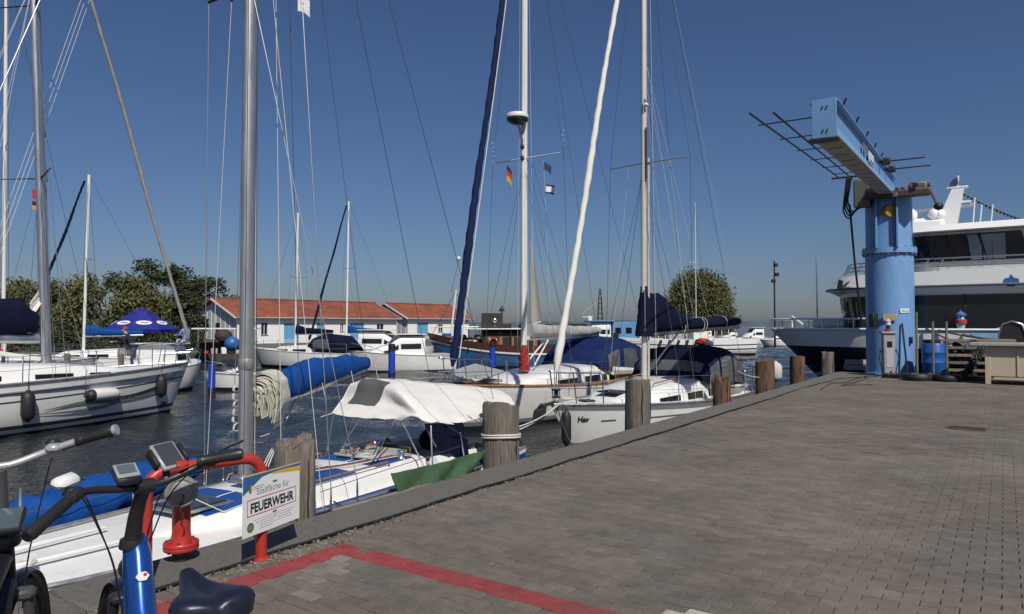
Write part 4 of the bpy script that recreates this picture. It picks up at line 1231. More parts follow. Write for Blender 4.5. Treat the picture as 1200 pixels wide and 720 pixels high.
# blue side-deck stripe on the quay side and rub rail
for side in (-1, 1):
    mb = MB()
    mb.sheet(lambda u, v: V((lerp(3.2, 7.3, u), side * lerp(hA.hb(lerp(3.2, 7.3, u) / 7.5) * .93, .74, v), hA.sheer(lerp(3.2, 7.3, u) / 7.5) + .028 + .03 * v)), 14, 2, .006)
    mb.build("side_deck_panel", blue_paint, A)
    MB().tube([V((lerp(3.4, 7.0, i / 10), side * (hA.hb(lerp(3.4, 7.0, i / 10) / 7.5) - .10), hA.sheer(lerp(3.4, 7.0, i / 10) / 7.5) + .07)) for i in range(11)], .018, 8).build("genoa_track", alu_grey, A)
for x in (.9, 1.3):
    MB().box((x, 0, hA.sheer(x / 7.5) + .05), (.04, .03, .05), 0, 0, .008).build("deck_cleat", steel, A)
for y in (-.1, .12):
    MB().box((1.7, y * 2, .765), (1.1, .035, .03), .06 * (1 if y > 0 else -1), 0, .008).build("foredeck_moulding", gelcoat, A)
ropecoil(A, (1.35, -.22, .77), .11, 5, rope_white, seed=3)
# cockpit: coamings, floor, transom seat
for side in (-1, 1):
    MB().tube([(5.5, side * .70, .86), (6.2, side * .74, .84), (7.2, side * .70, .80)], [.07, .07, .05], 8).build("coaming", gelcoat, A)
MB().box((6.4, 0, .735), (1.7, 1.25, .02), 0, 0, .004).build("cockpit_sole", canvas_grey, A)
MB().box((6.3, -.5, .80), (1.5, .3, .10), 0, 0, .03).build("cockpit_bench", canvas_grey, A)
MB().box((6.3, .5, .80), (1.5, .3, .10), 0, 0, .03).build("cockpit_bench", canvas_grey, A)
MB().box((5.58, 0, .84), (.03, .6, .30), 0, 0, .008).build("companionway_board", dark_wood, A)
MB().box((5.2, .0, .955), (.62, .6, .03), 0, 0, .01).build("sliding_hatch", canvas_grey, A)
# deck gear: winches, hatch, hand rails, lines led aft, shroud plates, scuffed edges
for side in (-1, 1):
    MB().lathe([(.05, 0), (.055, .02), (.038, .04), (.036, .085), (.05, .10), (.045, .115), (0, .118)], (5.25, side * .42, .90), 14).build("winch", steel, A)
    MB().tube([(3.6, side * .5, .875), (3.63, side * .5, .925), (4.9, side * .52, .945), (4.93, side * .52, .895)], .011, 6).build("hand_rail", teak, A)
    for x in (3.0, 4.4, 6.4): MB().box((x, side * (hA.hb(x / 7.5) - .05), hA.sheer(x / 7.5) + .03), (.07, .04, .04), 0, 0, .008).build("stanchion_base", steel, A)
MB().box((2.85, 0, .865), (.44, .44, .03), 0, 0, .012).build("fore_hatch", M("smoke_acrylic", (.03, .03, .035), .15), A)
MB().box((2.85, 0, .853), (.52, .52, .025), 0, 0, .008).build("hatch_frame", alu_grey, A)
for i in range(4): MB().tube(rounded([(4.05, -.1 + .06 * i, .93), (4.6, -.28 + .05 * i, .935), (5.2, -.40 + .04 * i, .95), (5.45, -.44 + .03 * i, .93)], .1, 3), .006, 5).build("led_line", (rope_white, flag_red_line, rope_dark, rope_white)[i], A)
ropecoil(A, (5.0, -.15, .945), .10, 5, rope_white, seed=31); ropecoil(A, (3.3, -.75, .78), .09, 4, rope_dark, seed=32)
# mast, rigged a little abaft the coachroof's middle
mA = Al(287, 553, Y=6.98); MZ = 10.9
mast_o = mast(A, (mA.x, mA.y, .93), (mA.x + .03, mA.y, MZ), .060, alu_grey)
MB().lathe([(.068, 0), (.075, .01), (.075, .10), (.068, .11)], (mA.x, mA.y, 2.02), 16, caps=False).build("mast_collar", grey_iron, mast_o)
spz = 5.85
for side in (-1, 1):
    MB().tube([(mA.x, mA.y, spz), (mA.x + .03, mA.y + side * .68, spz - .0)], [.022, .016], 6).build("spreader", wire_dark, A)
    sp_ = V((mA.x + .03, mA.y + side * .68, spz)); cp = V((mA.x + .15, side * .92, .70))
    wire("upper_shroud", [(mA.x, mA.y, MZ - .1), sp_, cp + V((0, 0, .25))], .0045, wiremat, A)
    wire("lower_shroud", [(mA.x, mA.y + side * .05, spz - .1), cp + V((.35, 0, .25))], .004, wiremat, A)
    for dx in (0, .35):
        MB().tube([cp + V((dx, 0, 0)), cp + V((dx, 0, .07)), cp + V((dx, 0, .09)), cp + V((dx, 0, .2)), cp + V((dx, 0, .27))], [.006, .006, .011, .011, .005], 6).build("turnbuckle", steel, A)
    MB().box((mA.x + .02, mA.y + side * .3, spz - .06), (.03, .02, .06), 0, 0, .006).build("halyard_block", black_pl, A)
    wire("flag_halyard", [(mA.x + .02, mA.y + side * .3, spz - .08), (mA.x + .12, side * .85, .75)], .0032, rope_white, A)
for side, y2 in ((-1, -.55), (1, .55)):
    wire("backstay", [(mA.x + .05, mA.y, MZ - .05), (7.35, y2, .80)], .0042, wire_dark, A)
wire("forestay", [(mA.x - .06, mA.y, MZ - .4), (.16, 0, .76)], .0045, wiremat, A)
for i, (dx, dy, zt) in enumerate(((.07, -.05, 9.2), (.08, -.02, 10.2), (.09, .02, 10.4), (.07, .055, 8.0), (-.06, -.06, 9.8), (.2, -.2, 9.9), (.3, -.32, 9.6))):
    wire("halyard", [(mA.x + dx * .6, mA.y + dy * .6, zt), (mA.x + dx * 1.2, mA.y + dy * 1.2, 1.02)], .0035, rope_white if i % 2 else rope_dark, A)
# boom swung out over the water, blue cover, flaked sail at the mast
bm0 = V((mA.x + .07, mA.y + .02, Al(287, 478, Y=6.98).z - .05)); bm1 = Al(430, 433, Y=10.1)
boomA = MB().tube([bm0, bm1], .042, 12, flat=(.8, 1.2)).build("boom", alu, A)
bd = (bm1 - bm0)
canvas_roll("sail_cover", A, [bm0 + bd * .16 + V((0, 0, .13)), bm0 + bd * .4 + V((0, 0, .155)), bm0 + bd * .75 + V((0, 0, .135)), bm0 + bd * .99 + V((0, 0, .085))], [.13, .17, .15, .08], [.19, .20, .165, .09], royal, 4, .05)
sd_ = bd.normalized(); sn_ = V((sd_.y, -sd_.x, 0))
# the flaked luff of the mainsail bulging out of the cover, fold upon fold
fold = MB(); rf_ = random.Random(11)
NF = 13
for i in range(NF):
    k_ = i / (NF - 1)
    ar, al_ = lerp(.045, .25, k_) + rf_.uniform(-.012, .012), lerp(.03, .13, k_) + rf_.uniform(-.01, .01)
    zt_, zb_ = lerp(.10, .26, k_) + rf_.uniform(-.01, .01), lerp(-.06, -.30, k_) + rf_.uniform(-.05, .03)
    x0_ = .012 + .018 * i + rf_.uniform(0, .012); ph_ = rf_.uniform(0, 6)
    def ff(u, v, ar=ar, al_=al_, zt_=zt_, zb_=zb_, x0_=x0_, ph_=ph_, k_=k_):
        a_ = math.pi * (1.0 - u)                       # left foot, over the top, down to the right foot
        w = ar if math.cos(a_) > 0 else al_
        q = abs(math.cos(a_)) ** .62 * (1 if math.cos(a_) > 0 else -1)
        lat = q * w * (1 - .45 * max(0, (abs(u - .5) - .32) / .18) ** 2 * k_) + .012 * math.sin(u * 19 + ph_) + .008 * math.sin(u * 37 + 2 * ph_)
        zz = lerp(zb_, zt_, math.sin(a_) ** .55) + .010 * math.sin(u * 23 + ph_)
        return bm0 + sd_ * (x0_ + .20 * v + .02 * math.sin(5 * u + ph_)) + sn_ * lat * (1 - .12 * v) + V((0, 0, zz + .10))
    fold.sheet(ff, 34, 3, .007)
for i in range(6):                                     # loops standing out before the mast
    q = bm0 - sd_ * .13 + V((0, 0, .26 - .075 * i)) - sn_ * .02
    fold.tube(rounded([q + sd_ * .12 + sn_ * .02, q - sn_ * (.075 + .012 * math.sin(i * 2.1)) + V((0, 0, .03)), q - sd_ * .03 - sn_ * .07 - V((0, 0, .035 + .01 * (i % 2))), q + sd_ * .12 - V((0, 0, .05))], .03, 3), .011, 6, flat=(1.5, .5))
sail_cream = M("cream_sailcloth", (.55, .53, .45), .8, var=.1, scale=8, bump=.25, bscale=18)
fold.build("flaked_mainsail", sail_cream, A, smooth=60)
for t_ in (.42, .70, .97):
    c_ = bm0 + bd * t_ + V((0, 0, .11)); mb = MB()
    mb.tube([c_ + sn_ * .145 * math.cos(a) * (1.05 - .35 * t_) + V((0, 0, .165 * math.sin(a) * (1.1 - .35 * t_))) for a in [2 * math.pi * i / 20 for i in range(21)]], .006, 5)
    mb.tube([c_ + sn_ * .15, c_ + sn_ * .19 - V((0, 0, .25)) + sd_ * .04], .005, 5); mb.build("sail_tie", rope_white, A)
ropecoil(A, bm1 + V((0, 0, -.16)), .07, 5, rope_white, "mainsheet_tail", 'Y', .007, 5)
wire("topping_lift", [(mA.x + .08, mA.y, MZ - .05), bm1 + V((0, 0, .06))], .003, rope_dark, A)
for dy in (-.02, .0, .02):
    wire("kicking_strap", [bm0 + bd * .32 + sn_ * dy, (mA.x + .35, mA.y + .12 + dy * 2, 1.0)], .006, rope_white, A)
# the tent over the cockpit
TENT = [[Al(392, 487, t=-2.15), Al(455, 492, t=-1.35), Al(520, 494, t=-.30)],]
g = lambda px, py, t: Al(px, py, t=t)
rows = [
    [g(390, 484, -2.05), g(398, 487, -1.9), g(422, 490, -1.55), g(447, 491, -1.2), g(470, 492, -.95)],
    [g(403, 466, -2.05), g(418, 466, -1.8), g(440, 468, -1.5), g(462, 474, -1.15), g(486, 488, -.72)],
    [g(416, 448, -2.0), g(428, 446, -1.75), g(452, 447, -1.5), g(472, 462, -1.0), g(505, 495, -.55)],
    [g(447, 448, -2.1), g(466, 447, -1.75), g(492, 449, -1.45), g(512, 468, -.95), g(536, 496, -.45)],
    [g(500, 452, -2.1), g(520, 451, -1.7), g(545, 453, -1.35), g(558, 466, -.95), g(574, 487, -.5)],
    [g(545, 455, -2.05), g(562, 455, -1.7), g(582, 457, -1.3), g(596, 464, -.95), g(606, 478, -.55)],
]
def surf(rows_):
    n, m = len(rows_) - 1, len(rows_[0]) - 1
    def cr(p0, p1, p2, p3, t): return .5 * ((2 * p1) + (p2 - p0) * t + (2 * p0 - 5 * p1 + 4 * p2 - p3) * t * t + (3 * p1 - p0 - 3 * p2 + p3) * t ** 3)
    def fn(u, v):
        i = min(int(u * n), n - 1); t = u * n - i; j = min(int(v * m), m - 1); w = v * m - j
        col = []
        for a in range(-1, 3):
            r_ = rows_[max(0, min(n, i + a))]
            col.append(cr(r_[max(0, j - 1)], r_[j], r_[j + 1], r_[min(m, j + 2)], w))
        return cr(*col, t)
    return fn
tf = surf(rows)
def wrinkled(u, v):
    p = tf(u, v)
    wv = .012 * math.sin(u * 26 + v * 14) * math.exp(-((u - .42) / .18) ** 2) + .008 * math.sin(v * 30 - u * 22) * v + .004 * math.sin(u * 60)
    return p + V((0, 0, wv))
tent = MB().sheet(wrinkled, 40, 24, .008).build("cockpit_tent", canvas_white, A, smooth=60)
win_m = M("tent_window", (.10, .105, .10), .35, var=.1)
mb = MB(); mb.sheet(lambda u, v: wrinkled(lerp(.13, .405, u), lerp(.20, .56, v)) + V((-.006, -.006, .010)), 10, 8, .006); mb.build("tent_window", win_m, tent)
MB().tube([wrinkled(u / 20, 0) for u in range(21)], .010, 6).build("hem", canvas_white, tent)
MB().tube([wrinkled(u / 20, 1) for u in range(21)], .010, 6).build("hem", canvas_white, tent)
for u_ in (.47, .66, .84): MB().tube([wrinkled(u_, v / 16) + V((0, 0, .006)) for v in range(17)], .0035, 5).build("seam", canvas_grey, tent)
for v_ in (.5,): MB().tube([wrinkled(.42 + u / 40, v_) + V((0, 0, .006)) for u in range(23)], .0035, 5).build("seam", canvas_grey, tent)
# hoops, struts and guy lines that carry the tent
for u, dx in ((.02, -.1), (.4, -.05), (.98, .05)):
    mb = MB(); pts = [wrinkled(u, v / 10) - V((0, 0, .02)) for v in range(11)]
    mb.tube([V((pts[0].x + dx, .82, .78))] + pts + [V((pts[-1].x + dx, -.78, .78))], .011, 6); mb.build("tent_hoop", steel, A)
for (px, py, t, qx, qy, qt) in ((422, 490, -1.55, 383, 552, -1.45), (434, 491, -1.4, 412, 537, -1.1), (458, 492, -1.1, 437, 534, -.75), (463, 492, -1.0, 440, 536, -.7), (497, 497, -.6, 511, 524, -.5), (537, 496, -.45, 545, 540, -.35), (574, 488, -.5, 590, 520, -.3)):
    MB().tube([g(px, py, t), g(qx, qy, qt)], .009, 6).build("tent_strut", steel, A)
for (px, py, t, qx, qy, qt) in ((391, 484, -2.0, 305, 512, -2.2), (548, 487, -.5, 585, 512, -.3), (520, 496, -.45, 570, 530, -.3), (560, 488, -.5, 600, 545, -.3)):
    wire("tent_guy", [g(px, py, t), g(qx, qy, qt)], .0045, rope_white if px < 500 else rope_dark, A)
# clutter in the cockpit opening: bags, lines, dark flap
mb = MB(); mb.sheet(lambda u, v: lerp(g(497, 497, -.55), g(543, 497, -.42), u) .lerp(lerp(g(500, 528, -.55), g(548, 540, -.42), u), v) if False else V(g(497, 497, -.55)).lerp(g(545, 495, -.42), u).lerp(V(g(508, 526, -.55)).lerp(g(553, 540, -.42), u), v) + V((0, .03 * math.sin(u * 14), 0)), 14, 4, .006); mb.build("dark_side_flap", navy, A)
for i, (px, py, t, r_) in enumerate(((520, 508, -.9, .13), (537, 520, -.8, .12), (505, 515, -1.1, .14), (556, 528, -.7, .10))):
    p = g(px, py, t); MB().ball(p, (r_ * 1.3, r_, r_), 12, 8).build("sail_bag", black_rub if i % 2 else navy, A)
rn = random.Random(8)
for i in range(9):
    p = g(rn.uniform(405, 455), rn.uniform(519, 532), -1.35); 
    pts = [p + V((rn.uniform(-.15, .15), rn.uniform(-.1, .1), .03 * rn.random())) for _ in range(7)]
    MB().tube(rounded(pts, .04, 2), .006, 5).build("loose_line", (rope_white, rope_dark, M("orange_rope", (.35, .12, .05), .85))[i % 3], A)
for i in range(3):
    MB().box(g(425 + 14 * i, 524 - 4 * i, -1.3), (.05, .05, .06), 0, 0, .01).build("winch_clutch", (black_pl, steel, black_pl)[i], A)
lifelines(A, hA, .24, .66, 4, (1,), .42)
# bow rail on the far side only reaches the mast; low bow pulpit
pulpit(A, hA, .13, .42)
wire("jib_sheet", [g(70, 668, -1.5), g(160, 640, -1.0), g(285, 622, -.5)], .005, rope_dark, A)
wire("jib_sheet", [g(206, 575, -1.0), g(262, 600, -.7), g(300, 585, -.7)], .005, rope_white, A)
# rail line on the quay side
wire("guard_line", [g(375, 577, -.25), g(430, 558, -.25), g(540, 523, -.25)], .004, rope_dark, A)
# fender board hung between hull and wall
fbz = thing("fender_board", "raw wooden plank hung as a fender between the small boat and the quay", "fender board", st(5.15, -.13, -.12), QROT)
MB().box((0, 0, 0), (1.5, .05, .2), 0, 0, .008).build("plank", plank_wood, fbz)
for x in (-.6, .6): MB().tube([(x, .03, .09), (x, .16, .12)], .008, 5).build("lanyard", rope_dark, fbz)
towel_m = M("green_terry", (.055, .115, .055), .95, var=.2, scale=40, bump=.6, bscale=160)
tw = MB()
tp = [ont(458, 555, -.16), ont(572, 526, -.16)]; tb = [ont(467, 583, -.13), ont(556, 552, -.13)]
def twf(u, v):
    a = tp[0].lerp(tp[1], u); b = tb[0].lerp(tb[1], u)
    p = a.lerp(b, v); return p + QN * (.026 * math.sin(u * 15 + 2 * v) * (.3 + v) + .010 * math.sin(u * 37 - 3 * v)) + V((0, 0, -.02 * math.sin(math.pi * u) * (1 - v)))
o_ = tw.sheet(twf, 24, 8, .012).build("green_towel", towel_m); tag(o_, "green towel hung to dry over the small boat's rail by the pile", "towel")
# blue sail bag lashed along the far rail
sb = [ont(-20, 632, -2.3), ont(60, 606, -2.32), ont(150, 574, -2.36), ont(280, 532, -2.4)]
s_o = canvas_roll("sail_roll", None, sb, [.18, .22, .20, .06], [.24, .27, .22, .07], royal, 6, .08, k=30)
tag(s_o, "long blue canvas sail roll lashed outside the small boat's bow rail", "sail")
wire("lashing", [p + V((.05, -.12, .07)) for p in sb], .006, rope_white, s_o)
# ================================================================ BOAT TWO: the named white yacht, bow towards the small boat
H_A = R(39.6); HD = V((math.sin(H_A), math.cos(H_A), 0)); HN = V((HD.y, -HD.x, 0))
HB = V((.72, 13.2, WATER))
Hv = boat("sailing_boat", "white yacht lettered Hav on its bow with navy sail cover and sprayhood", "sailing boat", HB, math.atan2(HD.y, HD.x), SAIL_G)
ihv = loc_of(Hv)
def Hl(px, py, s=None, Y=None, off=0.0):
    if Y is not None: return ihv @ onY(px, py, Y)
    # sight line meets the boat's fore-and-aft plane, shifted 'off' metres towards the quay
    d = ray(px, py); k = ((HB - CAMP).dot(HN) + off) / d.dot(HN)
    return ihv @ (CAMP + d * k)
hh = Hull(7.7, 2.55, (.98, .80, .74), tr=.74, rake=.75, trake=.35, pw=.8, mid=.58)
stripe_grey = M("grey_stripe", (.20, .21, .22), .4)
hh.build(Hv, [('d', .035), ('d', .11), ('z', .20), ('z', .10), ('z', -.1)], [alu_grey, stripe_grey, gelcoat, stripe_grey, gelcoat, antifoul][:5] )
hh.deck(Hv, deck_white, .07)
hh.toerail(Hv, alu_grey, .018, .014)
cabH = Loft([(1.5, .20, .76, .84), (2.2, .62, .76, 1.02), (3.0, .80, .76, 1.14), (4.0, .90, .76, 1.22), (5.0, .92, .76, 1.26), (5.35, .9, .76, 1.25)])
mb = MB(); cabH.mesh(mb, 20); ch_ = mb.build("coachroof", gelcoat, Hv)
windows(cabH, ch_, [(.36, .52), (.58, .72), (.78, .9)], dark_glass, (.22, .74))
mb = MB(); mb.box((2.2, 0, 1.075), (.5, .5, .03), 0, 0, .01); mb.build("fore_hatch", dark_glass, ch_)
for y in (-.55, .55): MB().tube([(2.9, y, 1.17), (2.95, y, 1.22), (4.5, y, 1.31), (4.6, y, 1.26)], .014, 6).build("grab_rail", teak, ch_)
for side in (-1, 1): MB().tube([(5.3, side * .95, 1.06), (6.2, side * .98, .98), (7.3, side * .85, .92)], [.10, .09, .06], 8).build("coaming", gelcoat, Hv)
MB().box((6.4, 0, .70), (1.9, 1.3, .03), 0, 0, .006).build("cockpit_sole", teak, Hv)
for y in (-.62, .62): MB().box((6.4, y, .82), (1.9, .42, .2), 0, 0, .03).build("cockpit_bench", gelcoat, Hv)
mb = MB(); mb.tube(ring_pts((0, 0, 0), .38, 28), .014, 6, caps=False)
for i in range(5): mb.tube([V((0, 0, 0)), V((.38 * math.cos(1.256 * i), 0, .38 * math.sin(1.256 * i)))], .008, 5)
mb.v = [(6.7 + y * .3, x, 1.12 + z) for x, y, z in mb.v]; mb.build("steering_wheel", steel, Hv)
lifelines(Hv, hh, .22, .90, 5, (-1, 1), .58)
pulpit(Hv, hh, .13, .62); pulpit(Hv, hh, .86, .62, aft=True)
mH = Hl(755, 440); mH.y = 0
MZH = 13.4
alu_cream = M("cream_mast_paint", (.60, .58, .53), .38, .2, var=.06)
mast(Hv, (mH.x, 0, 1.14), (mH.x + .1, 0, MZH), .062, alu_cream)
MB().tube([(mH.x + .02, -.10, 1.3), (mH.x + .06, -.10, Hl(752, 185).z)], .026, 8).build("spinnaker_track", alu_cream, Hv)
MB().tube([(mH.x - .02, -.09, Hl(752, 210).z), (mH.x - .02, -.09, Hl(752, 150).z)], .022, 8).build("mast_track", wire_dark, Hv)
zl = Hl(752, 124).z
MB().box((mH.x - .06, -.10, zl), (.11, .11, .08), 0, 0, .02).build("steaming_light", white_pl, Hv)
MB().box((mH.x - .06, -.10, zl + .09), (.07, .07, .10), 0, 0, .02).build("light_shield", grey_iron, Hv)
zs_ = Hl(755, 192).z
for side in (-1, 1):
    tip = V((mH.x + .25, side * 1.02, zs_ + .05)); cp = V((mH.x + .15, side * 1.12, .82))
    MB().tube([(mH.x, 0, zs_), tip], [.026, .018], 8, flat=(1, .6)).build("spreader", alu_grey, Hv)
    wire("upper_shroud", [(mH.x, 0, MZH - .2), tip, cp], .0055, wire_dark, Hv)
    wire("lower_shroud", [(mH.x, 0, zs_ - .1), cp + V((.3, 0, 0))], .005, wire_dark, Hv)
    wire("inner_shroud", [(mH.x, 0, zs_ - .15), cp + V((-.45, 0, 0))], .005, wire_dark, Hv)
    wire("lazy_jack", [(mH.x + .1, side * .06, zs_ + 2.2), (mH.x + 1.7, side * .22, 2.75)], .004, rope_white, Hv)
    wire("lazy_jack", [(mH.x + .1, side * .06, zs_ + 2.2), (mH.x + 3.0, side * .2, 2.65)], .004, rope_white, Hv)
    wire("backstay", [(mH.x + .1, 0, MZH), (7.45, side * .8, .8)], .005, wire_dark, Hv)
    wire("flag_halyard", [tip + V((0, -side * .5, 0)), cp + V((.1, 0, 0))], .003, rope_white, Hv)
for i, (dx, dy) in enumerate(((.10, -.1), (.12, .05), (.13, .1), (-.09, -.05), (.15, -.06))):
    wire("halyard", [(mH.x + dx, dy, MZH - .3 * i), (mH.x + dx * 1.6, dy * 2.2, 1.35)], .004, (rope_white, rope_dark, steel)[i % 3], Hv)
bH0 = V((mH.x + .08, 0, Hl(758, 392).z)); bH1 = ihv @ onY(866, 386, 19.3)
bH1.z = bH0.z + .18
MB().tube([bH0, bH1], .045, 10, flat=(.8, 1.3)).build("boom", alu_grey, Hv)
bdH = bH1 - bH0
canvas_roll("sail_cover", Hv, [bH0 + bdH * .0 + V((0, 0, .42)), bH0 + bdH * .12 + V((0, 0, .38)), bH0 + bdH * .27 + V((0, 0, .22)), bH0 + bdH * .45 + V((0, 0, .14)), bH0 + bdH * .8 + V((0, 0, .14)), bH0 + bdH * 1.0 + V((0, 0, .12))], [.12, .20, .17, .14, .14, .07], [.56, .50, .27, .16, .16, .10], navy, 12, .05, k=36)
canvas_roll("mast_sleeve", Hv, [V((mH.x + .04, 0, bH0.z - .05)), V((mH.x + .07, 0, bH0.z + .55)), V((mH.x + .06, 0, Hl(758, 336).z))], [.19, .16, .09], [.24, .2, .11], navy, 13, .04, k=16)
for t_ in (.32, .52, .55, .78, .97):
    c_ = bH0 + bdH * t_ + V((0, 0, .12)); mb = MB()
    mb.tube([c_ + V((.02 * math.sin(a), .165 * math.cos(a), .19 * math.sin(a) * (1.25 if t_ < .4 else 1))) for a in [2 * math.pi * i / 18 for i in range(19)]], .008, 5)
    mb.build("sail_tie", rope_white, Hv)
MB().tube([bH0 + bdH * .30 + V((0, 0, -.05)), (mH.x + .1, 0, 1.35)], .022, 8).build("kicker_strut", steel, Hv)
wire("mainsheet", [bH0 + bdH * .75, (6.1, 0, 1.05)], .008, rope_white, Hv)
wire("topping_lift", [bH1 + V((0, 0, .1)), (mH.x + .1, 0, MZH)], .003, rope_white, Hv)
furled(Hv, (.18, 0, Hl(651, 436).z), (mH.x - .1, 0, MZH - .3), .07, .045, canvas_white, 3)
MB().lathe([(.0, 0), (.09, .0), (.09, .02), (.04, .03), (.04, .13), (.09, .14), (.09, .16), (0, .16)], (.17, 0, 1.10), 12).build("furling_drum", black_pl, Hv)
wire("forestay_foot", [(.12, 0, .98), (.2, 0, Hl(651, 436).z + .1)], .012, steel, Hv)
# anchor on the bow roller
an = MB(); an.box((-.05, 0, 1.0), (.5, .09, .05), 0, 0, .01); an.tube([(-.36, 0, .98), (.1, 0, 1.03)], .022, 6)
an.prism([(-.42, .90), (-.22, 1.0), (-.28, .78), (-.46, .72)], (0, 0, 0), V((1, 0, 0)), V((0, 0, 1)), .16); an.build("anchor", M("galvanised_dark", (.05, .05, .052), .5, .4), Hv)
ropecoil(Hv, (.75, -.3, 1.0), .16, 6, rope_dark, seed=7); ropecoil(Hv, (.9, .25, 1.0), .15, 5, rope_white, seed=9)
# sprayhood with clear panels, navy, and cockpit tent behind it
hoodsec = [(-1, 0), (-1, .45), (-.97, .72), (-.88, .9), (-.72, .98), (-.4, 1.02), (0, 1.03), (.4, 1.02), (.72, .98), (.88, .9), (.97, .72), (1, .45), (1, 0)]
hood = Loft([(4.55, .92, 1.22, 1.30), (4.75, .97, 1.12, 1.62), (5.15, 1.03, 1.02, 1.86), (5.7, 1.06, .96, 1.93), (6.2, 1.05, .93, 1.90), (6.75, .98, .9, 1.66), (7.15, .90, .88, 1.15)], hoodsec)
mb = MB(); hood.mesh(mb, 30, caps=False); hd_ = mb.build("sprayhood", navy, Hv, smooth=60)
clear_pvc = M("smoky_clear_panel", (.10, .105, .11), .10, var=.25, scale=3, spec=.7)
for (u0, u1, v0, v1) in ((.20, .36, .03, .2), (.39, .58, .03, .2), (.61, .86, .03, .185)):
    for fl_ in (0, 1):
        mb = MB(); a, b = (v0, v1) if not fl_ else (1 - v1, 1 - v0); hood.patch(mb, u0, u1, a, b, .008, 8, 5); mb.build("clear_panel", clear_pvc, hd_)
mb = MB(); hood.patch(mb, .05, .17, .24, .76, .008, 3, 12); mb.build("clear_panel", clear_pvc, hd_)
for u in (.18, .375, .6): MB().tube([hood.at(u, i / 24) + hood.nrm(u, i / 24) * .008 for i in range(25)], .014, 6).build("hood_seam", navy, hd_)
# writing on the bow: local +x runs aft, quay side is -y
tx = text("lettering", "Hav", .15, 0, 0, ink, Hv, bold=.004, shear=.45, align='LEFT')
me = tx.data; tx.location = (0, 0, 0); tx.rotation_euler = (0, 0, 0)
def wrap_on_hull(me, x0, z0, h, off=.014):
    for v in me.vertices:
        f = (x0 + v.co.x) / h.L; z = z0 + v.co.y - (h.sheer(x0 / h.L) - h.sheer(f)) * .5
        p = h.pt(f, z, -1); q = h.pt(f + .01, z, -1); n_ = (q - p).cross(V((0, 0, 1))).normalized(); n_ = n_ if n_.y < 0 else -n_
        v.co = p + n_ * off
wrap_on_hull(me, .34, .63, hh)
for x0, x1 in ((.85, 1.2), (1.6, 5.6)):
    mb = MB()
    n_ = 10
    mb.grid(lambda u, v: V((lerp(x0, x1, u), v * .022, 0)), n_, 1); me = mb.mesh("hull_line", ink_grey); 
    for vv in me.vertices:
        x = vv.co.x; p = hh.pt(x / hh.L, .62 + vv.co.y - .06 * (x / 7), -1); vv.co = p + V((0, -.014, 0))
    link("hull_line", me, Hv)
fender("black upright fender hanging at the named yacht's bow", Hv.matrix_world @ V((0, 0, 0)) if False else HB + HD * .16 + HN * .24 + V((0, 0, .92)), .09, .72, black_rub, rope_to=HB + HD * .2 + HN * .1 + V((0, 0, 1.02)))
# mooring lines to the pile
p2 = ont(608, 504, -.24)
bw = HB + HD * .25 + V((0, 0, 1.0))
for q, dz in (((0, 0, 0), .0), ((.05, 0, 0), .04)):
    c = wire("mooring_rope", [p2 + V((0, 0, dz)), bw + V(q)], .011, rope_white, n=6, sag=.05); tag(c, "white mooring line from the round pile to the named yacht's bow" if not dz else "second white mooring line doubled beside the first at the named yacht's bow", "mooring line")
c = wire("mooring_rope", [HB + HD * .2 + V((0, 0, .95)), ont(672, 524, -.05)], .010, rope_dark, n=6, sag=.08); tag(c, "dark mooring line slack from the named yacht's bow to the quay edge", "mooring line")
c = wire("mooring_rope", [ont(905, 440, -.24), HB + HD * 6.2 + HN * 1.05 + V((0, 0, 1.35))], .010, rope_white, n=6, sag=.1); tag(c, "white line from the rusty brown pile to the named yacht's stern rail", "mooring line")
pf = ont(906, 437, -.5); fender("pale round fender tied behind the rusty brown pile", V((pf.x + .12, pf.y + .2, pf.z + .33)), .2, .62, sail_cream)
flag_red = M("red_cloth", (.45, .03, .025), .8, var=.15, bump=.2)
lj = ihv.inverted() @ V((6.35, -.1, 1.98))
lb = thing("life_jacket_bundle", "red and white bundle on the named yacht's navy canopy", "bundle", lj)
MB().ball((0, 0, .06), (.2, .13, .10), 12, 7).build("red_bundle", flag_red, lb)
MB().ball((.1, -.24, .03), (.12, .10, .07), 10, 6).build("white_bundle", canvas_white, lb)
furl_navy = M("furled_navy_sail", (.008, .016, .06), .8, var=.2, bump=.3, spec=.15)
# ================================================================ BOAT THREE: blue furled headsail, teak deck, radar on the mast
m3 = onY(614, 450, 18.5)
B3o = V((m3.x, m3.y, WATER)) - QD * 3.35
Bt = boat("sailing_boat", "teak decked yacht with a radar on its mast and a navy furled headsail", "sailing boat", B3o, QROT, SAIL_G)
ib = loc_of(Bt)
def Bl(px, py, Y=None):
    if Y is not None: return ib @ onY(px, py, Y)
    d = ray(px, py); k = ((B3o - CAMP).dot(QN)) / d.dot(QN)
    return ib @ (CAMP + d * k)
hb3_ = Hull(9.8, 3.0, (1.12, .90, .86), tr=.72, rake=.9, trake=.4, pw=.8, mid=.58)
hb3_.build(Bt, [('d', .04), ('d', .12), ('z', .22), ('z', .12), ('z', -.1)], [teak, gelcoat, gel_dirty, stripe_grey, antifoul])
hb3_.deck(Bt, teak, .07)
hb3_.toerail(Bt, teak, .022, .016)
cab3 = Loft([(2.0, .25, .9, .95), (2.8, .75, .88, 1.16), (4.0, .95, .86, 1.28), (5.6, 1.0, .86, 1.34), (6.3, .98, .86, 1.34)])
mb = MB(); cab3.mesh(mb, 20); c3 = mb.build("coachroof", gelcoat, Bt)
windows(cab3, c3, [(.42, .58), (.64, .8), (.84, .95)], dark_glass)
MB().box((1.75, 0, 1.12), (.55, .55, .06), 0, 0, .015).build("fore_hatch", canvas_grey, Bt)
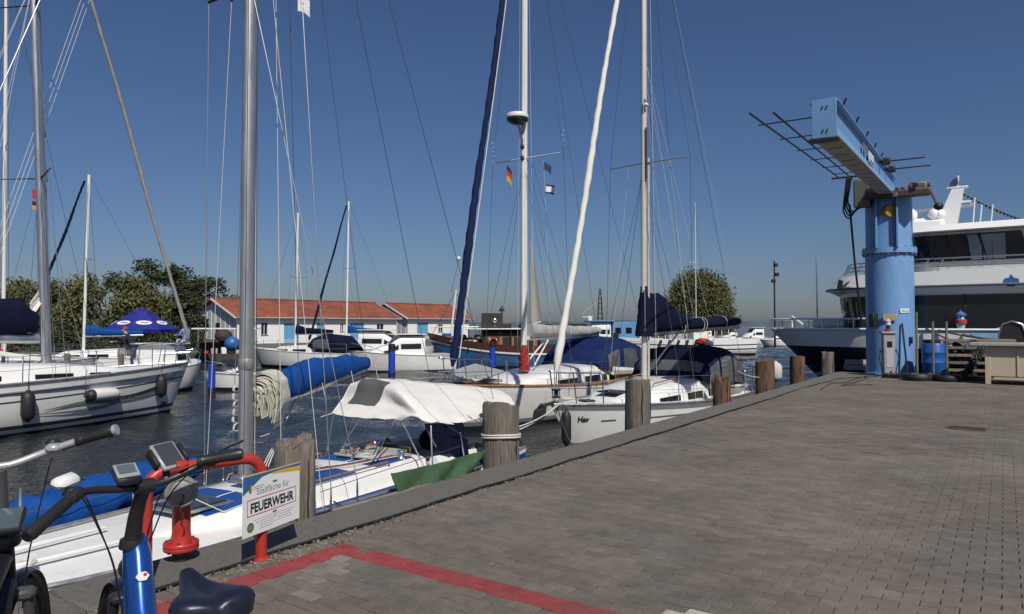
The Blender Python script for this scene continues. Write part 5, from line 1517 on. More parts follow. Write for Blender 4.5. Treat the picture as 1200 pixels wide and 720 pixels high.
sol = MB().box((1.35, .05, 1.34), (1.15, .9, .05), 0, 0, .015, M=Matrix.Rotation(R(-8), 3, 'Y') @ Matrix.Rotation(R(10), 3, 'X')).build("grey_hatch_cover", M("grey_panel", (.33, .34, .35), .45, var=.12, scale=3), Bt)
for x_, y_ in ((.9, -.3), (.9, .4), (1.8, -.3), (1.8, .4)): MB().tube([(x_, y_, 1.06), (x_, y_, 1.32)], .016, 6).build("cover_prop", steel, Bt)
for side in (-1, 1): MB().tube([(6.3, side * 1.1, 1.16), (7.8, side * 1.12, 1.1), (9.3, side * .98, 1.04)], [.12, .11, .07], 8).build("coaming", gelcoat, Bt)
MB().box((7.9, 0, .84), (2.6, 1.5, .03), 0, 0, .006).build("cockpit_sole", teak, Bt)
for y in (-.75, .75): MB().box((7.9, y, .95), (2.4, .5, .2), 0, 0, .03).build("cockpit_bench", teak, Bt)
lifelines(Bt, hb3_, .16, .9, 6, (-1, 1), .6); pulpit(Bt, hb3_, .12, .62); pulpit(Bt, hb3_, .88, .62, aft=True)
mx = ib @ V((m3.x, m3.y, 0)); MX = mx.x; MZ3 = 15.0
mast(Bt, (MX, 0, 1.25), (MX + .06, 0, MZ3), .076, alu_white)
zr = Bl(608, 146).z
rd = MB().lathe([(0, 0), (.14, .0), (.27, .07), (.285, .12), (.285, .14)], (MX - .30, -.0, zr), 24).build("radar_base", black_pl, Bt)
MB().lathe([(.285, .14), (.29, .16), (.285, .22), (.26, .255), (.15, .275), (0, .28)], (MX - .30, -.0, zr), 24).build("radar_dome", white_pl, rd)
MB().tube([(MX - .3, 0, zr), (MX - .18, 0, zr - .12), (MX - .05, 0, zr - .45)], .03, 8).build("radar_bracket", alu_grey, rd)
for dz in (.55, .85): MB().box((MX - .06, 0, zr - dz), (.10, .09, .13), 0, 0, .02).build("deck_light", black_pl, Bt)
zs3 = Bl(614, 186).z
for side in (-1, 1):
    tip = V((MX + .15, side * 1.12, zs3 + .04)); cp = V((MX + .1, side * 1.36, .92))
    MB().tube([(MX, 0, zs3), tip], [.028, .02], 8, flat=(1, .6)).build("spreader", alu_white, Bt)
    wire("upper_shroud", [(MX, 0, MZ3 - .3), tip, cp], .0055, wire_dark, Bt)
    wire("lower_shroud", [(MX, 0, zs3 - .1), cp + V((.4, 0, 0))], .005, wire_dark, Bt)
    wire("inner_shroud", [(MX, 0, zs3 - .1), cp + V((-.4, 0, 0))], .005, wire_dark, Bt)
    wire("backstay", [(MX + .06, 0, MZ3), (9.5, side * .9, .9)], .005, wire_dark, Bt)
    mb = MB()
    for i in range(5): mb.ball(tip + V((0, -side * .03 * (i % 2), .08 + .12 * i)), .016, 6, 4)
    mb.build("shroud_beads", white_pl, Bt, kind="stuff")
    wire("lazy_jack", [(MX + .05, side * .05, zs3 + .5), (MX + 2.4, side * .2, 2.5)], .004, rope_dark, Bt)
for i, (dx, dy) in enumerate(((.12, -.1), (.14, .05), (-.12, .04), (.16, .14), (-.1, -.12))):
    wire("halyard", [(MX + dx * .8, dy * .6, MZ3 - .3), (MX + dx * 1.5, dy * 2, 1.4)], .004, (rope_white, rope_dark)[i % 2], Bt)
furled(Bt, (.42, 0, Bl(526, 430).z), (MX - .12, 0, MZ3 - .4), .095, .055, furl_navy, 5, True, label="dark blue furled headsail with a white edge line")
wire("headsail_edge", [(.42 + .1, -.13, Bl(526, 420).z), (MX - .16, -.06, MZ3 - .8)], .012, rope_white, Bt)
MB().lathe([(0, 0), (.10, .0), (.10, .02), (.05, .03), (.05, .15), (.10, .16), (.10, .18), (0, .18)], (.36, 0, 1.26), 12).build("furling_drum", steel, Bt)
wire("sheet_tail", [(.5, -.1, Bl(526, 432).z), (.62, -.14, 1.3), (.9, -.4, 1.2)], .016, rope_white, Bt)
z0 = Bl(620, 397).z
b0, b1 = V((MX + .1, 0, z0)), V((MX + 4.3, .1, z0 + .05))
MB().tube([b0, b1], .05, 10).build("boom", alu_white, Bt)
canvas_roll("sail_cover", Bt, [b0 + V((.1, 0, .18)), b0 + V((1.5, 0, .17)), b0 + V((3.2, 0, .15)), b1 + V((0, 0, .13))], [.17, .18, .16, .12], [.22, .19, .17, .12], canvas_grey, 15, .05)
red_bag = canvas_roll("rope_bag", Bt, [V((MX - .13, -.1, 1.3)), V((MX - .13, -.1, 1.6)), V((MX - .12, -.09, 1.95))], [.15, .13, .06], [.14, .12, .06], M("dull_red_cloth", (.27, .018, .018), .85, var=.25, bump=.3), 17, .16, k=18)
for y_ in (-.2, .1): MB().tube([(MX + .2, y_, 1.42), b0 + V((1.0, y_ * .3, -.05))], .022, 6).build("kicker_strut", alu_white, Bt)
hood3 = Loft([(5.7, .95, 1.3, 1.36), (6.0, 1.02, 1.2, 1.72), (6.6, 1.12, 1.1, 2.02), (7.4, 1.18, 1.05, 2.08), (8.3, 1.15, 1.0, 1.9), (8.9, 1.05, .98, 1.3)], hoodsec)
hood_blue = M("blue_sprayhood_canvas", (.010, .022, .09), .8, spec=.12, var=.2, scale=4, bump=.2)
mb = MB(); hood3.mesh(mb, 25, caps=False); h3_ = mb.build("sprayhood", hood_blue, Bt, smooth=60)
for (u0, u1) in ((.24, .42), (.48, .68)):
    for fl_ in (0, 1):
        mb = MB(); a, b = (.03, .17) if not fl_ else (.83, .97); hood3.patch(mb, u0, u1, a, b, .008, 6, 4); mb.build("clear_panel", clear_pvc, h3_)
def flagmesh(mb, top, w, h, dirx, m=0, droop=.2, seed=0):
    top = V(top); d = V(dirx).normalized()
    return mb.sheet(lambda u, v: top + d * (w * u) + V((0, 0, -h * v - droop * w * u * u)) + V((-d.y, d.x, 0)) * (.06 * w * math.sin(5 * u + 2 * v + seed)), 8, 6, .004, m)
def striped_flag(name, label, top, w, h, dirx, mats, cuts, droop=.25, group="flags flown from masts", emblem=None):
    o = thing(name, label, "flag", top, 0, group)
    d = V(dirx).normalized()
    for i, m_ in enumerate(mats):
        v0, v1 = cuts[i], cuts[i + 1]
        mb = MB(); mb.sheet(lambda u, v: d * (w * u) + V((0, 0, -h * lerp(v0, v1, v) - droop * w * u * u)) + V((-d.y, d.x, 0)) * (.08 * w * math.sin(5 * u + 2 * lerp(v0, v1, v))), 8, 3, .004)
        mb.build("flag_field", m_, o)
    if emblem: 
        mb = MB(); c_ = d * (w * .5) + V((0, 0, -h * .5 - droop * w * .25)); mb.ball(c_, (w * .13, .006, h * .13), 10, 6); mb.build("flag_emblem", emblem, o)
    return o
cloth_black = M("black_cloth", (.02, .02, .022), .85); cloth_yel = M("yellow_cloth", (.5, .33, .03), .85); cloth_navy = M("navy_cloth", (.02, .03, .09), .85); cloth_white = M("white_cloth", (.7, .7, .7), .85)
fx = V((.9, .43, 0))
striped_flag("courtesy_flag", "drooping black red and gold flag under the radar mast's left spreader", onY(594, 194, 18.8), .14, .42, fx, [cloth_black, flag_red, cloth_yel], [0, .33, .66, 1], 1.2)
striped_flag("club_burgee", "small dark blue pennant under the radar mast's right spreader", onY(637, 190, 18.2), .22, .2, fx, [cloth_navy], [0, 1], .5)
striped_flag("house_flag", "white flag with dark blue edges below the pennant on the radar mast", onY(640, 216, 18.2), .24, .24, fx, [cloth_navy, cloth_white, cloth_navy], [0, .2, .8, 1], .12, emblem=cloth_navy)
c = wire("flag_halyard", [onY(637, 188, 18.2), onY(645, 380, 18.6)], .004, rope_white, Bt); c.matrix_parent_inverse = ib
striped_flag("house_flag", "white flag with red emblem high up beside the small boat's mast", onY(349, -6, 9.0), .15, .21, V((1, .2, 0)), [cloth_white], [0, 1], .5, emblem=ink_red)
# ================================================================ BOAT FOUR: the big white yacht on the left, bow pointing away
C_D = V((-.53, -.848, 0)).normalized()
CB = V((-9.55, 20.95, WATER))
Ct = boat("sailing_boat", "large white yacht on the left with a curling grey bow motif", "sailing boat", CB, math.atan2(C_D.y, C_D.x), SAIL_G)
ic = loc_of(Ct)
def Cl(px, py, off=0.0):
    nn_ = V((C_D.y, -C_D.x, 0)); d = ray(px, py); k = ((CB - CAMP).dot(nn_) + off) / d.dot(nn_)
    return ic @ (CAMP + d * k)
hc = Hull(11.5, 3.6, (1.36, 1.14, 1.08), tr=.78, rake=.55, trake=.4, pw=.78, mid=.56, flare=.3)
stripe_dark = M("dark_grey_stripe", (.05, .052, .058), .35)
hc.build(Ct, [('d', .05), ('d', .17), ('d', .36), ('d', .40), ('z', .24), ('z', .15), ('z', .06), ('z', -.1)], [alu_grey, gelcoat, gelcoat, stripe_dark, gelcoat, stripe_dark, gelcoat, antifoul])
hc.deck(Ct, deck_white, .08); hc.toerail(Ct, alu_grey, .024, .02)
for side in (-1, 1): MB().tube(hc.rail(.02, .98, side, -.17, 1.002), .025, 6).build("rub_rail", stripe_grey, Ct)
cabC = Loft([(1.7, .30, 1.16, 1.22), (2.6, .85, 1.14, 1.40), (4.0, 1.08, 1.12, 1.52), (6.0, 1.18, 1.1, 1.60), (7.6, 1.18, 1.08, 1.60), (7.9, 1.1, 1.08, 1.5)])
mb = MB(); cabC.mesh(mb, 24); cc_ = mb.build("coachroof", gelcoat, Ct)
windows(cabC, cc_, [(.22, .30), (.36, .46), (.53, .66), (.72, .86)], dark_glass, (.35, .75))
for y in (-.8, .8): MB().tube([(2.9, y, 1.46), (3.0, y, 1.52), (6.9, y, 1.66), (7.0, y, 1.6)], .016, 6).build("grab_rail", steel, cc_)
MB().box((3.2, 0, 1.50), (.5, .5, .04), 0, 0, .012).build("fore_hatch", dark_glass, cc_)
lifelines(Ct, hc, .14, .9, 6, (-1, 1), .62, rope_dark); pulpit(Ct, hc, .10, .62)
mC = ic @ onY(58, 425, 17.6); mC.y = 0; MZC = 15.2
mast(Ct, (mC.x, 0, 1.5), (mC.x + .62, 0, MZC), .095, alu)
for dz, w_ in ((Cl(50, 210).z, 1.25), (Cl(45, 8).z, 1.05)):
    xx = mC.x + .62 * (dz - 1.5) / (MZC - 1.5)
    for side in (-1, 1):
        tip = V((xx + .35, side * w_, dz + .06)); MB().tube([(xx, 0, dz), tip], [.03, .02], 8, flat=(1, .6)).build("spreader", wire_dark, Ct)
for side in (-1, 1):
    cp = V((mC.x + .3, side * 1.62, 1.2))
    z1, z2 = Cl(50, 210).z, Cl(45, 8).z
    wire("upper_shroud", [(mC.x + .6, 0, MZC - .2), (mC.x + .9, side * 1.05, z2 + .06), (mC.x + .6, side * 1.25, z1 + .06), cp], .006, wiremat, Ct)
    wire("lower_shroud", [(mC.x + .25, 0, z1 - .1), cp + V((.3, 0, 0))], .0055, wiremat, Ct)
    wire("lower_shroud", [(mC.x + .25, 0, z1 - .1), cp + V((-.5, 0, 0))], .0055, wiremat, Ct)
    wire("inner_shroud", [(mC.x + .4, 0, z2 - .1), (mC.x + .6, side * 1.25, z1 + .06)], .005, wiremat, Ct)
    wire("lazy_jack", [(mC.x + .45, 0, 11.), (mC.x + 1.7, side * .2, 3.2)], .0045, rope_white, Ct)
    wire("lazy_jack", [(mC.x + .45, 0, 11.), (mC.x + 3.0, side * .2, 3.1)], .0045, rope_white, Ct)
for i in range(6):
    wire("halyard", [(mC.x + .55, -.12 + .05 * i, MZC - .4 * i), (mC.x + .12 * (1 if i % 2 else -1), -.2 + .08 * i, 1.6)], .005, (rope_white, wiremat, rope_dark)[i % 3], Ct)
for i in range(3):
    wire("running_halyard", [ic @ onY(112 - 5 * i, -20, 19.0), ic @ onY(-43 - 6 * i, 420, 16.5)], .006, rope_white, Ct)
MB().box((mC.x + .12, -.14, Cl(57, 158).z), (.16, .12, .12), 0, 0, .02).build("deck_light", grey_iron, Ct)
MB().box((mC.x + .05, -.15, Cl(57, 200).z), (.10, .06, .55), 0, 0, .02, M=Matrix.Rotation(R(8), 3, 'Y')).build("radar_reflector", steel, Ct)
genoa_old = M("weathered_headsail_cover", (.30, .285, .26), .8, var=.2, scale=6, bump=.3)
furled(Ct, (.02, 0, Cl(229, 398).z), (mC.x + .3, 0, MZC - .3), .05, .035, genoa_old, 8)
bz = Cl(50, 397).z
c0, c1 = V((mC.x + .18, 0, bz)), V((mC.x + 5.0, 0, bz + .12))
MB().tube([c0, c1], .10, 12, flat=(.7, 1.25)).build("boom", alu, Ct)
canvas_roll("sail_cover", Ct, [c0 + V((.1, 0, .36)), c0 + V((.5, 0, .48)), c0 + V((1.4, 0, .46)), c0 + V((3.0, 0, .36)), c1 + V((0, 0, .28))], [.20, .27, .26, .22, .14], [.32, .50, .44, .33, .18], navy, 21, .04, k=30)
mb = MB()
for i in range(5): mb.sheet(lambda u, v: c0 + V((-.05 + .22 * u, -.12 + .03 * i + .08 * math.sin(3 * v + i), .72 + .36 * (1 - v) - .20 * u * (1 + .2 * i) + .05 * i)), 6, 5, .008)
mb.build("bare_sail_head", canvas_white, Ct, smooth=60, kind="stuff")
wire("jack_line", [c0 + V((.2, -.3, .75)), c0 + V((.9, -.33, .42)), c0 + V((1.4, -.33, .5)), c0 + V((2.2, -.3, .75))], .012, rope_white, Ct)
MB().tube([c0 + V((2.1, 0, -.08)), (mC.x + .15, 0, 1.62)], .045, 8, flat=(.7, 1.2)).build("kicker_strut", alu_white, Ct)
ropecoil(Ct, (mC.x + .55, -1.2, 1.95), .12, 5, flag_red, "red_line", 'Y', .02)
MB().tube([(mC.x + .5, -1.1, 1.5), (mC.x + .45, -1.1, 2.5)], .045, 8).build("danbuoy", canvas_white, Ct)
# hull motif: three tapering curls at the bow
def hull_curve(h, root, pts, side, mat, name):
    # pts: (x, z, half thickness)
    m_ = len(pts); ts = [i / 24 for i in range(25)]
    def ev(k, t):
        q = t * (m_ - 1); i = min(int(q), m_ - 2); w = q - i; p0, p1, p2, p3 = (pts[max(0, i - 1)][k], pts[i][k], pts[i + 1][k], pts[min(m_ - 1, i + 2)][k])
        return .5 * ((2 * p1) + (p2 - p0) * w + (2 * p0 - 5 * p1 + 4 * p2 - p3) * w * w + (3 * p1 - p0 - 3 * p2 + p3) * w ** 3)
    vs = []
    for t in ts:
        for sg in (-1, 1):
            x, z = ev(0, t), ev(1, t) + sg * max(.004, ev(2, t) * 1.4); p = h.pt(max(0.001, x / h.L), z, side); vs.append(p + V((-.004, side * .016, 0)))
    fs = [(2 * i, 2 * i + 1, 2 * i + 3, 2 * i + 2) for i in range(24)]
    return MB().add(vs, fs).build(name, mat, root)
hs = 1 if (Ct.matrix_world.inverted_safe() @ V((0, 0, 0))).y > 0 else -1
hs = 1 if (ic @ CAMP).y > 0 else -1
hull_curve(hc, Ct, [(.55, 1.06, .004), (1.2, .78, .03), (2.2, .62, .035), (3.0, .66, .02), (3.5, .72, .004)], hs, stripe_dark, "bow_motif")
hull_curve(hc, Ct, [(.7, .86, .004), (1.4, .62, .025), (2.6, .56, .04), (3.6, .60, .03), (4.6, .52, .004)], hs, stripe_grey, "bow_motif")
hull_curve(hc, Ct, [(2.4, .52, .004), (3.2, .42, .03), (4.2, .42, .012), (4.8, .46, .004)], hs, stripe_grey, "bow_motif")
hull_curve(hc, Ct, [(.50, .27, .03), (.62, .27, .035), (.75, .27, .03)], hs, stripe_dark, "bow_mark")
def cside(px, py, off=.12):
    for f_ in [i / 200 for i in range(1, 190)]:
        p = hc.pt(f_, .9, hs); w_ = ic.inverted() @ p
        q = project(w_)
        if q and q[0] < px:
            o_ = ic.inverted() @ (p + V((0, hs * off, 0)))
            return onY(px, py, o_.y)
    return onY(px, py, 17)
t_ = cside(33, 457); fender("long black fender hanging at the large white yacht's middle", t_, .14, .72, black_rub, rope_to=t_ + V((-.05, .12, .85)))
t_ = cside(189, 438); fender("black fender hanging over the large white yacht's bow motif", t_, .15, .66, black_rub, rope_to=t_ + V((0, .15, .55)))
t_ = cside(100, 464, .16); t2 = cside(140, 461, .16); fender("white cylindrical fender with a black end lying along the large white yacht's side", t_, .14, (t2 - t_).length, canvas_white, rope_to=t_ + V((-.05, .1, .6)), horiz=t2 - t_)
striped_flag("courtesy_flag", "red flag under the large white yacht's spreader", onY(37.5, 222, 17.5), .17, .22, V((1, .1, 0)), [flag_red], [0, 1], .35)
striped_flag("house_flag", "black and yellow flag below the red flag on the large white yacht", onY(37.5, 236, 17.5), .17, .2, V((1, .1, 0)), [cloth_black, cloth_yel], [0, .5, 1], .3)
# ================================================================ FAR SIDE OF THE HARBOUR
land_m = M("harbour_land", (.12, .115, .10), .95, var=.3, scale=2, bump=.4)
def slab(name, poly, z, mat, depth=2.5):
    k = len(poly); mb = MB()
    mb.add([(x, y, z) for x, y in poly] + [(x, y, z - depth) for x, y in poly], [tuple(range(k))] + [(i, i + k, (i + 1) % k + k, (i + 1) % k) for i in range(k)])
    return mb.build(name, mat, smooth=0, kind="structure")
slab("harbour_bank", [(-90, 45), (-21, 45), (-19.5, 56), (-10, 63), (2, 88), (4, 140), (-200, 170), (-200, 45)], -.15, land_m)
slab("harbour_bank", [(16, 108), (62, 104), (120, 140), (120, 190), (16, 170)], -.1, land_m)
shore = MB(); rs = random.Random(4)
N_ = 340
def shore_strip(mb, y, z0, h0, h1, x0, x1, seed):
    r_ = random.Random(seed); hs_ = []; h = (h0 + h1) / 2
    for i in range(N_ + 1):
        h += r_.uniform(-1, 1) * (h1 - h0) * .22; h = max(h0, min(h1, h)); hs_.append(h)
    mb.grid(lambda u, v: V((lerp(x0, x1, u), y + (0, 6, 60, 400)[int(v * 3 + .5)], z0 + (0, .55, 1.0, .8)[int(v * 3 + .5)] * hs_[int(u * N_ + .5)])), N_, 3)
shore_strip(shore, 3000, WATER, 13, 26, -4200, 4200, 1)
far_haze_blue = M("hazed_treeline", (.075, .10, .125), 1.0, var=.3, scale=.01)  # distance haze put into the treeline's blue-grey colour
shore.build("far_shore", far_haze_blue, smooth=0, kind="structure")
bank = MB(); shore_strip(bank, 220, WATER, 1.0, 3.2, 4, 30, 5)
bank.build("reed_bank", M("reed_green", (.075, .095, .03), 1.0, var=.5, scale=.4), smooth=0, kind="stuff")
# ---------------------------------------------------------------- trees
def leafm(name, col): 
    m = M(name, col, .75, var=.35, scale=1.5)
    return m
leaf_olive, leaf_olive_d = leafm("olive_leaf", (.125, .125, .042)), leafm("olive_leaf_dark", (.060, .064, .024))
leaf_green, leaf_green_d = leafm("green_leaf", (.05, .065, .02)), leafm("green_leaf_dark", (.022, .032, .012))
bark = M("bark", (.10, .08, .06), .95, var=.3, bump=.5)
def tree(name, label, cat, px, ytop, wpx, Y, mats, n=5200, base=-.2, droop=0.0, low=.05, leaf=.21, group="trees along the far bank", squash=1.0):
    r_ = random.Random(int(px * 7 + Y)); c = onY(px, 382, Y); top = onY(px, ytop, Y).z; W = wpx * Y / FPX / 2; Hh = top - base
    o = thing(name, label, cat, (c.x, c.y, base), r_.uniform(0, 6), group)
    mb = MB(); mb.tube([(0, 0, -.1), (.1, .05, Hh * .25), (.0, .1, Hh * .55)], [W * .07 + .08, W * .05 + .06, .05], 8)
    for i in range(7):
        a = r_.uniform(0, 6.28); q = r_.uniform(.4, .75)
        mb.tube([(.05, .05, Hh * r_.uniform(.15, .35)), (W * .4 * q * math.cos(a), W * .4 * q * math.sin(a), Hh * .5), (W * .8 * q * math.cos(a), W * .8 * q * math.sin(a), Hh * r_.uniform(.6, .8))], [.10, .06, .03], 5)
    mb.build("trunk", bark, o)
    mb = MB(); ncl = 64 if name != "weeping_willow" else 190
    for k in range(ncl):
        a = r_.uniform(0, 6.28); cz = r_.uniform(low, 1); ex = math.sqrt(max(.03, 1 - ((cz - .42) / .60) ** 2)) if cz > .42 else 1 - .25 * ((.42 - cz) / .42)
        rad = W * ex * r_.uniform(.55, .98) ** .6 * r_.uniform(.85, 1.08)
        cc = V((rad * math.cos(a), rad * math.sin(a), Hh * cz * .97)); cr_ = W * r_.uniform(.16, .30)
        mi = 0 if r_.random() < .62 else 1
        for q in range(n // ncl):
            d = V((r_.gauss(0, 1), r_.gauss(0, 1), r_.gauss(0, 1) * .8)).normalized() * cr_ * r_.random() ** .4
            p = cc + d
            if droop: p.z -= droop * r_.random() ** 2 * Hh
            if p.z < .1: p.z = .1 + r_.random() * .5
            s_ = leaf * r_.uniform(.5, 1.3)
            u_ = V((r_.uniform(-1, 1), r_.uniform(-1, 1), r_.uniform(-.6, .6))).normalized()
            if droop: u_ = V((u_.x, u_.y, -.75)).normalized()
            w_ = u_.cross(V((r_.uniform(-1, 1), r_.uniform(-1, 1), r_.uniform(-1, 1)))).normalized()
            L_ = s_ * (1.6 if droop else 1)
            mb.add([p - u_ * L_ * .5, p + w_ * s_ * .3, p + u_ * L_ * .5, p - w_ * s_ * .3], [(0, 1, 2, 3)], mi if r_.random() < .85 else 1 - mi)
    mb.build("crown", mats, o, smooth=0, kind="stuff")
    return o
OL, GR = [leaf_olive, leaf_olive_d], [leaf_green, leaf_green_d]
tree("willow_bush", "broad olive willow bush behind the navy sail cover", "bush", 48, 330, 112, 54, OL, 17000, droop=.12)
tree("willow_bush", "tall olive willow bush behind the blue parasol", "bush", 125, 322, 126, 56, OL, 21000, droop=.12)
tree("broadleaf_tree", "dark green tree rising highest behind the blue parasol", "tree", 186, 307, 90, 78, GR, 11000, leaf=.36)
tree("broadleaf_tree", "dark green tree beside the red roofed shed's gable", "tree", 243, 327, 75, 98, GR, 9000, leaf=.38)
tree("broadleaf_tree", "low dark tree under the parasol's right edge", "tree", 212, 345, 60, 60, GR, 8000, leaf=.28)
tree("willow_bush", "low bush at the picture's left edge", "bush", 0, 345, 70, 58, OL, 7000, droop=.1)
tree("weeping_willow", "round weeping willow standing alone beyond the navy boom cover", "tree", 820, 318, 78, 118, OL, 34000, base=-.1, droop=.22, leaf=.29, low=.12)
tree("broadleaf_tree", "small dark tree at the weeping willow's left foot", "tree", 787, 352, 30, 124, GR, 2200, leaf=.4)
hedge_rng = random.Random(6)
for i, (px, yt, w, Y, lab) in enumerate(((20, 385, 90, 50, "dark hedge plants behind the large yacht's boom"), (100, 380, 90, 50, "dark hedge behind the blue sail cover on the left"), (200, 385, 80, 52, "dark hedge left of the shed's grey gable"))):
    tree("hedge", lab, "hedge", px, yt, w, Y, GR, 2600, leaf=.22, low=.0, group="hedges on the far bank")
# ---------------------------------------------------------------- sheds with red roofs
wall_white = M("white_render", (.82, .81, .78), .8, var=.05, scale=1); gable_grey = M("grey_gable_cladding", (.42, .44, .46), .7, var=.08)
door_blue = M("light_blue_door", (.13, .36, .56), .55, var=.1); door_sunlit = M("sunlit_blue_door_foot", (.33, .52, .66), .6, var=.1)  # second blue is the sunlit copy of the door colour
def roof_mat():
    m = M("red_roof_tiles", (.29, .082, .040), .85, var=.3, scale=1.2, col2=(.17, .06, .04), c2scale=.5)
    nt = m.node_tree; b = nt.nodes["Principled BSDF"]; tc = nt.nodes.new("ShaderNodeTexCoord")
    w = nt.nodes.new("ShaderNodeTexWave"); w.bands_direction = 'X'; w.inputs["Scale"].default_value = 1.1; nt.links.new(tc.outputs["Object"], w.inputs[0])
    w2 = nt.nodes.new("ShaderNodeTexWave"); w2.bands_direction = 'Y'; w2.wave_profile = 'SAW'; w2.inputs["Scale"].default_value = .9; nt.links.new(tc.outputs["Object"], w2.inputs[0])
    a = nt.nodes.new("ShaderNodeMath"); nt.links.new(w.outputs[0], a.inputs[0]); nt.links.new(w2.outputs[0], a.inputs[1])
    bp = nt.nodes.new("ShaderNodeBump"); bp.inputs["Distance"].default_value = .06; nt.links.new(a.outputs[0], bp.inputs["Height"]); nt.links.new(bp.outputs[0], b.inputs["Normal"])
    return m
roofm = roof_mat()
def shed(label, px, Y, L, D, ze, zr, openings):
    c = onY(px, 382, Y); ang = R(50); o = thing("harbour_shed", label, "shed", (c.x, c.y, -.15), ang, "red roofed sheds across the harbour")
    e, r_ = ze + .15, zr + .15; W = .18
    # the long front wall, pieces round its openings (front face at y = 0, inside towards +y)
    xs = 0.0; mb = MB(); ops = sorted(openings)
    def bx(x0, x1, z0, z1): mb.box(((x0 + x1) / 2, W / 2, (z0 + z1) / 2), (x1 - x0, W, z1 - z0))
    for (x0, x1, z0, z1, k) in ops:
        if x0 > xs: bx(xs, x0, 0, e)
        if z0 > 0: bx(x0, x1, 0, z0)
        bx(x0, x1, z1, e); xs = x1
    bx(xs, L, 0, e); mb.build("wall", wall_white, o)
    for gx, w_ in ((.0, W), (L - W, W)):
        mb = MB(); mb.prism([(W, 0), (D, 0), (D, e), (D / 2, r_ - .12), (W, e + (r_ - e) * W / (D / 2) - .12)], (gx + W / 2, 0, 0), V((0, 1, 0)), V((0, 0, 1)), w_); g_ = mb.build("gable_wall", gable_grey, o)
        if gx == 0:
            for i in range(9):
                y = W + .3 + i * (D - .6) / 9; MB().box((-.02, y, (e + (r_ - e) * (1 - abs(y - D / 2) / (D / 2)) - .2) / 2), (.035, .06, e + (r_ - e) * (1 - abs(y - D / 2) / (D / 2)) - .25)).build("batten", wall_white, g_)
            MB().box((-.03, D * .42, 1.55), (.06, .8, 1.1)).build("window", dark_glass, g_)
            MB().box((-.03, D * .42, 1.0), (.09, .95, .08)).build("sill", wall_white, g_)
    mb = MB(); mb.box((L / 2, D - W / 2, e / 2), (L - 2 * W, W, e)); mb.build("back_wall", wall_white, o)
    for (x0, x1, z0, z1, k) in ops:
        w_ = x1 - x0; zc = (z0 + z1) / 2
        if k == 'b':
            d_ = MB().box((x0 + w_ / 2, .10, zc + .2), (w_, .06, z1 - z0 - .4)).build("door", door_blue, o)
            MB().box((x0 + w_ / 2, .09, z0 + .2), (w_, .07, .4)).build("sunlit_foot", door_sunlit, d_)  # pale strip paints sunlight on the door foot below the eaves' shade
            for q in range(1, max(2, int(w_ / .7))): MB().box((x0 + w_ * q / max(2, int(w_ / .7)), .062, zc), (.05, .02, z1 - z0 - .1)).build("batten", door_blue, d_)
        else:
            d_ = MB().box((x0 + w_ / 2, .12, zc), (w_, .03, z1 - z0)).build("window", dark_glass, o)
            MB().box((x0 + w_ / 2, .07, zc), (.05, .06, z1 - z0)).build("mullion", wall_white, d_)
            MB().box((x0 + w_ / 2, -.03, z0 - .03), (w_ + .16, .12, .06)).build("sill", gable_grey, d_)
    th, ov = .12, .45
    for s_ in (-1, 1):
        y0, y1 = (D / 2, -ov) if s_ < 0 else (D / 2, D + ov)
        slope = (r_ - e) / (D / 2); z1 = e - ov * slope
        mb = MB(); vs = []
        for dz in (0, th):
            vs += [(-ov, y0, r_ + dz), (L + ov, y0, r_ + dz), (L + ov, y1, z1 + dz), (-ov, y1, z1 + dz)]
        mb.add(vs, [(3, 2, 1, 0), (4, 5, 6, 7), (0, 1, 5, 4), (1, 2, 6, 5), (2, 3, 7, 6), (3, 0, 4, 7)])
        ro = mb.build("roof", roofm, o, smooth=0)
        if s_ < 0:
            MB().tube([(-ov, y1 - .04, z1 + .02), (L + ov, y1 - .04, z1 + .02)], .07, 6).build("gutter", gable_grey, ro)
            for gx in (-ov - .02, L + ov + .02): MB().prism([(y0, r_ + th), (y1, z1 + th), (y1, z1 - .08), (y0, r_ - .08)], (gx, 0, 0), V((0, 1, 0)), V((0, 0, 1)), .05).build("barge_board", wall_white, ro)
    MB().tube([(-ov, D / 2, r_ + th + .02), (L + ov, D / 2, r_ + th + .02)], .11, 6).build("ridge", roofm, o)
    return o
shed("long white shed with orange red roof and blue doors", 278, 70, 20.5, 9.0, 2.62, 4.4, [(.55, 2.15, 0, 2.1, 'b'), (2.6, 3.3, .9, 2.1, 'w'), (5.2, 7.0, 0, 2.1, 'b'), (9.2, 10.2, 0, 2.1, 'b'), (12.3, 12.7, 1.2, 2.0, 'w'), (13.6, 15.6, 0, 2.1, 'b'), (17.5, 18.5, .9, 2.0, 'w')])
shed("shorter white shed with red roof nearer the brown boat", 478, 92, 11.5, 8.2, 2.75, 4.55, [(1.6, 3.6, 0, 2.2, 'b'), (8.5, 10.2, 0, 2.2, 'b'), (5.5, 6.3, 1.0, 2.0, 'w')])
